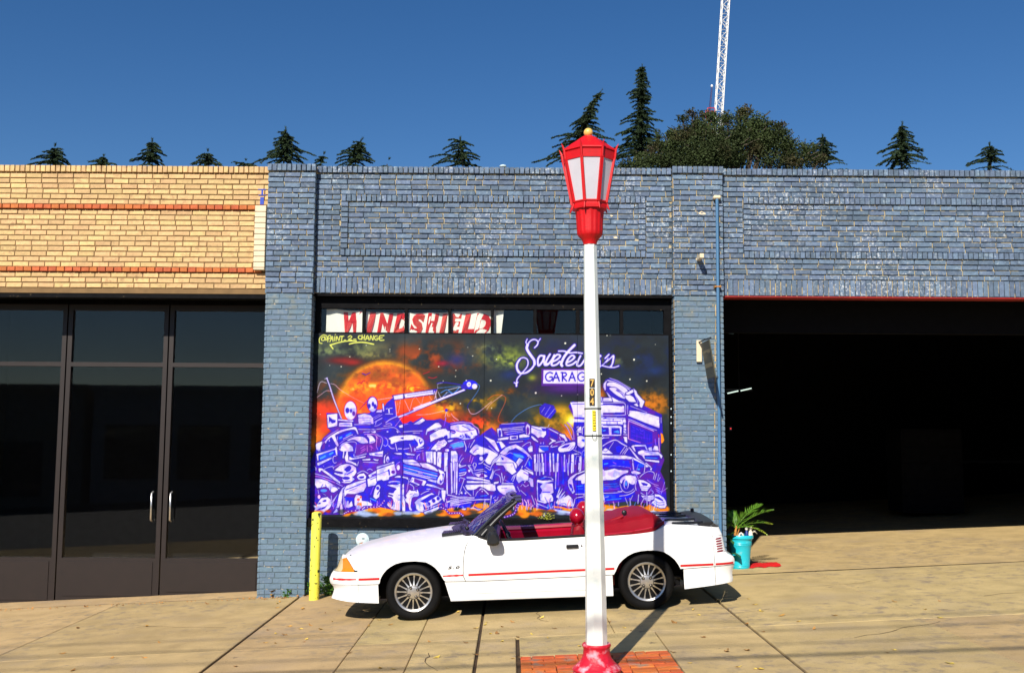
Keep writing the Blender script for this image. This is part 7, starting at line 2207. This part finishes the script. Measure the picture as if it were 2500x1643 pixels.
spots = [(677, 1473, 'y'), (739, 1486, 'b'), (828, 1489, 'y'), (811, 1517, 'y'), (734, 1535, 'y'), (654, 1538, 'b'), (783, 1536, 'y'), (673, 1570, 'y'), (648, 1569, 'b'), (706, 1529, 'b'), (794, 1496, 'b'), (925, 1513, 'y'), (953, 1525, 'b'), (1118, 1494, 'y'), (1048, 1566, 'b'), (1137, 1569, 'b'), (1066, 1605, 'y'), (1226, 1530, 'b'),
         (1251, 1518, 'b'), (1323, 1508, 'y'), (1298, 1548, 'y'), (1338, 1557, 'y'), (1353, 1534, 'b'), (1414, 1577, 'y'), (1524, 1532, 'y'), (1540, 1539, 'b'), (1705, 1501, 'y'), (1646, 1520, 'b'), (1487, 1518, 'b'), (1184, 1525, 'y'), (960, 1633, 'y'), (852, 1594, 'b'), (929, 1631, 'y'), (1092, 1631, 'y'), (683, 1469, 'b'), (690, 1460, 'b'), (1843, 1476, 'y'), (1858, 1492, 'y'), (1827, 1462, 'y'), (900, 1528, 'b'), (742, 1567, 'b'), (1214, 1546, 'b'), (1160, 1598, 'b')]
while len(spots) < 95: spots.append((r_.uniform(150, 2350), 1455 + 185 * r_.random() ** 1.2, r_.choice('bby')))
for px, py, c in spots:
    q = gnd(px, py)
    if q.y > YP - .05: continue
    o = link('fallen_leaf', r_.choice(lm[c])); o.location = (q.x, q.y, gz(q.x) + .001); o.rotation_euler = (r_.uniform(-.15, .15), -math.atan(SLOPE) + r_.uniform(-.15, .15), r_.uniform(0, 6.28)); s_ = r_.uniform(.6, 1.25); o.scale = (s_, s_, s_)
    where = ('before the cream shopfront' if q.x < -3.3 else 'near the yellow bollard' if q.x < -1.9 and q.y > 10.15 else 'left of the car below the bollard' if q.x < -1.9 else 'in front of the front wheel' if q.x < -.3 else 'between the wide joint and lamp post' if q.x < .7 else 'right of the lamp post' if q.x < 2.3 else 'behind the car near the pot' if q.x < 4 else 'before the open bay') + (', on the near row of slabs' if q.y < 10.15 else ', on the far row of slabs')
    tag(o, ('dry brown leaf ' if c == 'b' else 'pale yellow leaf ') + where, 'leaf', 'leaves fallen on the pavement')
# drift of leaf litter along the foot of the wall: nobody could count it
mb = MB()
for i in range(420):
    x = r_.uniform(-9, -2.5) if i < 180 else r_.uniform(-3.4, 2.7); y = (YP if x < -2.6 or x > 2.0 else YW) - abs(r_.gauss(0, .05)) - .02; s_ = r_.uniform(.012, .03); a = r_.uniform(0, 6.28); z = gz(x) + .006
    mb.add([(x, y, z), (x + s_ * math.cos(a), y + s_ * math.sin(a), z + r_.uniform(0, .02)), (x + s_ * math.cos(a + 1.2), y + s_ * math.sin(a + 1.2), z + r_.uniform(0, .02))], [(0, 1, 2)])
tag(mb.build('leaf_litter', M['orange_rust']), 'brown leaf litter gathered along the foot of the brick wall', 'litter', kind='stuff')
# ---------------------------------------------------------------- overhead cables behind the viewer that streak the pavement with shadow
def cable(gy, px, height, rad, label):
    """shadow wanted at ground depth gy: cable hung where the sun puts it"""
    t = height / -SUN_DIR.z; pts = []
    for k in range(13):
        x = -30 + k * 5; g = Vector((x, gy + .02 * (x) * .25, gz(x))); q = g - SUN_DIR * t; q.z = height - .25 + .012 * ((k - 6) ** 2) * .5; pts.append(q)
    mb = MB(); mb.tube(pts, rad, 5, caps=False); o = mb.build('overhead_cable', M['cable']); tag(o, label, 'cable', 'cables strung over the street')
cable(10.9, 0, 9.0, .012, 'thin overhead cable, highest of the street cables'); cable(10.35, 0, 8.6, .013, 'thin overhead cable just below the highest one')
cable(9.28, 0, 8.0, .027, 'thick lower overhead cable over the street'); cable(9.75, 0, 8.3, .012, 'thin overhead cable between the thick and the high ones')
# ---------------------------------------------------------------- trees beyond the parapet
def conifer(px_base, py_top, Y, w_px, label, seed, lean=0.0, name='conifer_tree', sparse=1.0, tip=.25, bend=0.0, prof=None):
    """drooping-branched conifer: trunk, tiers of limbs, thousands of small needle tufts. py 404 is where the parapet hides it"""
    r = random.Random(seed); s = Y / F_PX; base = at_y(px_base, 404, Y); top = at_y(px_base, py_top, Y)
    H = top.z + 1.0; root = Vector((base.x, Y, gz(base.x) * 0 - .6)); e = empty(name, root, label, 'tree', 'trees rising behind the garage')
    Hh = top.z - root.z; vis = (404 - py_top) * s; zc = Hh - vis           # visible part starts at zc
    def ax(z):
        u = max(0, (z - zc) / vis); return Vector((lean * vis * u + bend * vis * u ** 3, 0, z))
    tr = MB(); n = 14; tr.tube([ax(Hh * .985 * i / n) for i in range(n + 1)], [max(.02, .22 * (1 - i / n) * Hh / 12) for i in range(n + 1)], 7); tr.build('trunk', M['bark'], e, sm=60)
    mb = MB(); W = w_px * s / 2 * 1.3
    z = zc * .35; k = 0
    while z < Hh - .1:
        u = (Hh - z) / vis
        rad = W * (prof(1 - u) if (prof and u <= 1) else min(1.0, (u ** .8) * .95 + .04)) if u <= 1 else W * min(1.6, 1.0 + (u - 1) * .35)
        nb = 5 if u < 1 else 4
        if r.random() < sparse:
            a0 = r.uniform(0, 6.28)
            for b in range(nb):
                a = a0 + b * 6.283 / nb + r.uniform(-.3, .3); L = rad * r.choice((.35, .6, .8, 1.0, 1.0, 1.25)) * r.uniform(.85, 1.15); p0 = ax(z); m = max(3, int(L / (2.6 * s)))
                up = r.uniform(-.05, .35); pts = [p0 + Vector((math.cos(a) * L * t, math.sin(a) * L * t, L * (up * t - .38 * t * t))) for t in [i / m for i in range(m + 1)]]
                mb.tube([pts[0], pts[len(pts) // 2], pts[-1]], [.03, .015, .004], 3, caps=False)
                for i, q in enumerate(pts):
                    for _ in range(8 if u < 1 else 2):
                        d = Vector((math.cos(a + r.uniform(-1.1, 1.1)), math.sin(a + r.uniform(-1.1, 1.1)), r.uniform(-1.0, .1))).normalized(); l = s * r.uniform(4.0, 10.5) * (1 - .35 * i / m); w = d.cross(Vector((r.uniform(-1, 1), r.uniform(-1, 1), r.uniform(-1, 1)))).normalized() * s * r.uniform(.9, 1.9)
                        o = q + Vector((r.uniform(-1, 1), r.uniform(-1, 1), r.uniform(-.7, .7))) * s * 1.8
                        mb.add([o - w, o + w, o + d * l], [(0, 1, 2)])
            for _ in range(16 if u < 1 else 4):
                a = r.uniform(0, 6.28); q = ax(z + r.uniform(-3, 3) * s) + Vector((math.cos(a), math.sin(a), 0)) * rad * r.uniform(0, .42); d = Vector((math.cos(a) * .8, math.sin(a) * .8, r.uniform(-.9, .2))).normalized(); l = s * r.uniform(4, 9) * min(1, .35 + u); w = d.cross(Vector((r.uniform(-1, 1), r.uniform(-1, 1), .3))).normalized() * s * r.uniform(1.0, 2.0)
                mb.add([q - w, q + w, q + d * l], [(0, 1, 2)])
        z += s * r.uniform(4.0, 8.0) * (1 if u < 1 else 2.2)
    for _ in range(70):
        d = Vector((lean + bend * 2 + r.uniform(-.7, .7), r.uniform(-.5, .5), .8)).normalized(); o = ax(Hh - r.uniform(0, .16) * vis); w = Vector((r.uniform(-1, 1), r.uniform(-1, 1), 0)).normalized() * s * .6
        mb.add([o - w, o + w, o + d * s * r.uniform(4, 9)], [(0, 1, 2)])
    o = mb.build('crown', M['needle'], e); return e
conifer(692, 312, 34, 122, 'broad dark conifer above the left pilaster', 1, lean=.03, prof=lambda t: (1 - t) ** .75)
conifer(778, 374, 38, 44, 'small leaning conifer tip just right of the left pilaster', 2, lean=.45, prof=lambda t: 1 - t)
conifer(866, 338, 36, 84, 'narrow conifer with bent tip above the left half of the parapet', 3, lean=.04, bend=.25, prof=lambda t: (1 - t) ** .5 * .8 + .04)
conifer(944, 389, 38, 44, 'lowest conifer tip, barely showing over the parapet', 4, lean=.4, prof=lambda t: 1 - t)
conifer(1131, 336, 33, 118, 'thin open conifer with gappy limbs above the middle of the parapet', 5, lean=-.12, sparse=.55, prof=lambda t: (1 - t) ** .8 + .16)
conifer(1413, 219, 34, 150, 'conifer with tip swept to the right behind the red lantern', 6, lean=.10, bend=.22, prof=lambda t: (1 - t) ** 1.5 + .06)
conifer(1562, 158, 32, 135, 'tall slender conifer right of the red lantern', 7, lean=.03, prof=lambda t: .10 + .55 * (1 - t) ** 1.1 * (1 + .35 * math.sin(t * 19)) + .25 * (t < .32))
conifer(600, 392, 40, 60, 'small dark conifer top left of the broad one over the cream shopfront', 8, prof=lambda t: 1 - t)
for k, (px, py, Y, w) in enumerate(((505, 366, 40, 70), (372, 340, 36, 90), (250, 380, 42, 60), (130, 352, 38, 86), (2010, 330, 36, 90), (2200, 300, 34, 96), (2420, 350, 38, 90))):
    conifer(px, py, Y, w, ['conifer with a short broad top over the cream shopfront', 'taller conifer over the middle of the cream shopfront', 'low conifer top over the cream shopfront', 'leftmost conifer over the cream shopfront', 'conifer nearest the right side of the bush', 'tallest conifer over the open bay', 'rightmost conifer over the open bay'][k], 20 + k, lean=[.03, -.05, .1, .04, .0, .06, -.04][k], prof=lambda t: (1 - t) ** .8)
def broadleaf(clumps, Y, label, seed):
    r = random.Random(seed); s = Y / F_PX; c0 = at_y(clumps[0][0], 404, Y); e = empty('broadleaf_tree', (c0.x, Y, -.6), label, 'tree', 'trees rising behind the garage'); mb = MB(); tr = MB()
    base = Vector((0, 0, 0)); fork = Vector((0, 0, (at_y(1700, 404, Y).z + .6) * .55)); tr.tube([base, fork * .5, fork], [.22, .17, .14], 8)
    for px, py, rx, ry in clumps:
        c = at_y(px, py, Y) - Vector((c0.x, Y, -.6)); rr, rz = rx * s, ry * s; tr.tube([fork, fork.lerp(c, .5) + Vector((0, 0, -.3)), c], [.10, .05, .02], 5)
        n = int(rx * ry * 1.5)
        for i in range(n):
            v = Vector((r.gauss(0, 1), r.gauss(0, 1), r.gauss(0, 1))).normalized() * r.random() ** .42 * r.uniform(.70, 1.28); q = c + Vector((v.x * rr, v.y * rr * .9, v.z * rz))
            d = Vector((r.uniform(-1, 1), r.uniform(-1, 1), r.uniform(-.6, 1))).normalized(); w = d.cross(Vector((r.uniform(-1, 1), r.uniform(-1, 1), r.uniform(-1, 1)))).normalized(); l = s * r.uniform(2.6, 6.5)
            mb.add([q, q + d * l * .5 + w * l * .35, q + d * l, q + d * l * .5 - w * l * .35], [(0, 1, 2, 3)])
        for i in range(int(rx / 5)):       # twigs standing clear of the mass
            a = r.uniform(.2, 2.9); p0 = c + Vector((math.cos(a) * rr * .8, r.uniform(-.5, .5) * rr, math.sin(a) * rz * .8)); p1 = p0 + Vector((math.cos(a) * rr * .45 + r.uniform(-.1, .1), 0, rz * r.uniform(.25, .6))); tr.tube([p0, (p0 + p1) / 2 + Vector((.04, 0, .03)), p1], [.012, .008, .003], 3)
            for j in range(10):
                q = p0.lerp(p1, r.random()); d = Vector((r.uniform(-1, 1), r.uniform(-1, 1), r.uniform(-.3, 1))).normalized(); w = d.cross(Vector((0, 1, .3))).normalized(); l = s * r.uniform(2.2, 5)
                mb.add([q, q + d * l * .5 + w * l * .35, q + d * l, q + d * l * .5 - w * l * .35], [(0, 1, 2, 3)])
    tr.build('trunk', M['bark'], e, sm=60); mb.build('crown', M['foliage'], e)
broadleaf([(1720, 375, 60, 48), (1665, 352, 46, 40), (1625, 385, 42, 34), (1740, 335, 44, 32), (1700, 325, 34, 22), (1790, 345, 44, 30), (1830, 320, 34, 24), (1860, 345, 40, 28), (1800, 392, 26, 22), (1590, 398, 34, 20), (1845, 305, 14, 10), (1900, 358, 36, 32), (1935, 375, 34, 34), (1770, 385, 56, 36), (1690, 398, 70, 30), (1850, 372, 30, 18), (1640, 398, 50, 26), (1815, 350, 40, 30), (1806, 322, 34, 26), (1850, 300, 30, 22), (1712, 312, 32, 22), (1655, 336, 30, 24), (1890, 330, 36, 26), (1975, 372, 26, 26), (2000, 392, 24, 18), (1750, 378, 80, 34), (1862, 360, 30, 40), (1880, 396, 50, 18), (1940, 398, 50, 26), (1760, 402, 60, 16)] + [(1600 + k * 13.2 + random.Random(k).uniform(-8, 8), 352 - 62 * math.sin(min(1, k / 9) * 1.45) + random.Random(k + 50).uniform(-20, 26) + max(0, k - 18) * 8, random.Random(k).uniform(10, 22), random.Random(k + 9).uniform(8, 18)) for k in range(26)], 27, 'dense reddish-green broadleaf tree in front of the crane base', 5)
broadleaf([(1550, 402, 36, 16), (1522, 408, 20, 8), (1585, 388, 24, 14), (1560, 380, 12, 9)], 31, 'low broadleaf shrub mass at the foot of the tall slender conifer', 9)
# ---------------------------------------------------------------- tower crane far off
YK = 210.0
a, b = at_y(1753, 305, YK), at_y(1774, -40, YK)
cr = empty('tower_crane', (a.x, YK, -10), 'white lattice crane boom rising steeply behind the broadleaf tree at the right', 'crane')
A = a - Vector((a.x, YK, -10)); Bq = b - Vector((a.x, YK, -10)); ax_ = (Bq - A).normalized(); A = A - ax_ * 6; s_ = Vector((0, 1, 0)).cross(ax_).normalized() * -1; w = .74; dpt = Vector((0, 1, 0))
L = (Bq - A).length + 14
co = [s_ * w + dpt * w, s_ * -w + dpt * w, s_ * -w - dpt * w, s_ * w - dpt * w]
for k in range(4): mb = MB(); mb.tube([A + co[k], A + co[k] + ax_ * L], .12, 5); mb.build('chord', M['crane_white'], cr)
n = int(L / 1.75); mb = MB()
for i in range(n):
    t0, t1 = L * i / n, L * (i + 1) / n
    for k in range(4):
        m = (k + 1) % 4; p, q = (co[k], co[m]) if i % 2 else (co[m], co[k]); mb.tube([A + p + ax_ * t0, A + q + ax_ * t1], .065, 4, caps=False); mb.tube([A + p + ax_ * t0, A + q + ax_ * t0], .05, 4, caps=False)
mb.build('lattice_brace', M['crane_white'], cr)
mb = MB(); tb = A - ax_ * 0
for sx in (-1, 1):
    for sy in (-1, 1): mb.tube([(tb.x - 2 + sx, sy, 0), (tb.x - 2 + sx, sy, tb.z - 1)], .15, 5)
zz = 0
while zz < tb.z - 3: 
    for sy in (-1, 1): mb.tube([(tb.x - 3, sy, zz), (tb.x - 1, sy, zz + 3)], .08, 4); mb.tube([(tb.x - 1, sy, zz), (tb.x - 3, sy, zz)], .06, 4)
    zz += 3
mb.build('tower', M['crane_white'], cr)
p0, p1, p2, p3 = [at_y(px, py, YK) - Vector((a.x, YK, -10)) for px, py in ((1727, 310), (1725, 268), (1743, 268), (1741, 310))]
mb = MB()
for u, v in ((p0, p1), (p3, p2), (p1, p2)): mb.tube([u + dpt, v + dpt], .11, 5); mb.tube([u - dpt, v - dpt], .11, 5)
for f in (.2, .45, .7, .9): mb.tube([p0.lerp(p1, f), p3.lerp(p2, f)], .08, 4)
mb.tube([p0, p3.lerp(p2, .5)], .07, 4); mb.tube([p3.lerp(p2, .5), p1], .07, 4); mb.build('counter_jib', M['crane_red'], cr)
q0, q1 = [at_y(px, py, YK) - Vector((a.x, YK, -10)) for px, py in ((1733, 268), (1738, 213))]
mb = MB(); mb.tube([q0, q1], [.24, .17], 6); mb.build('mast', M['crane_blue'], cr); mb = MB(); mb.ball(q1 + Vector((0, 0, .2)), .25, 8, 6, (1, 1, 1.4)); mb.build('mast_head', M['crane_white'], cr)
# two distant hillside wires in the sky
bpy.context.view_layer.update()
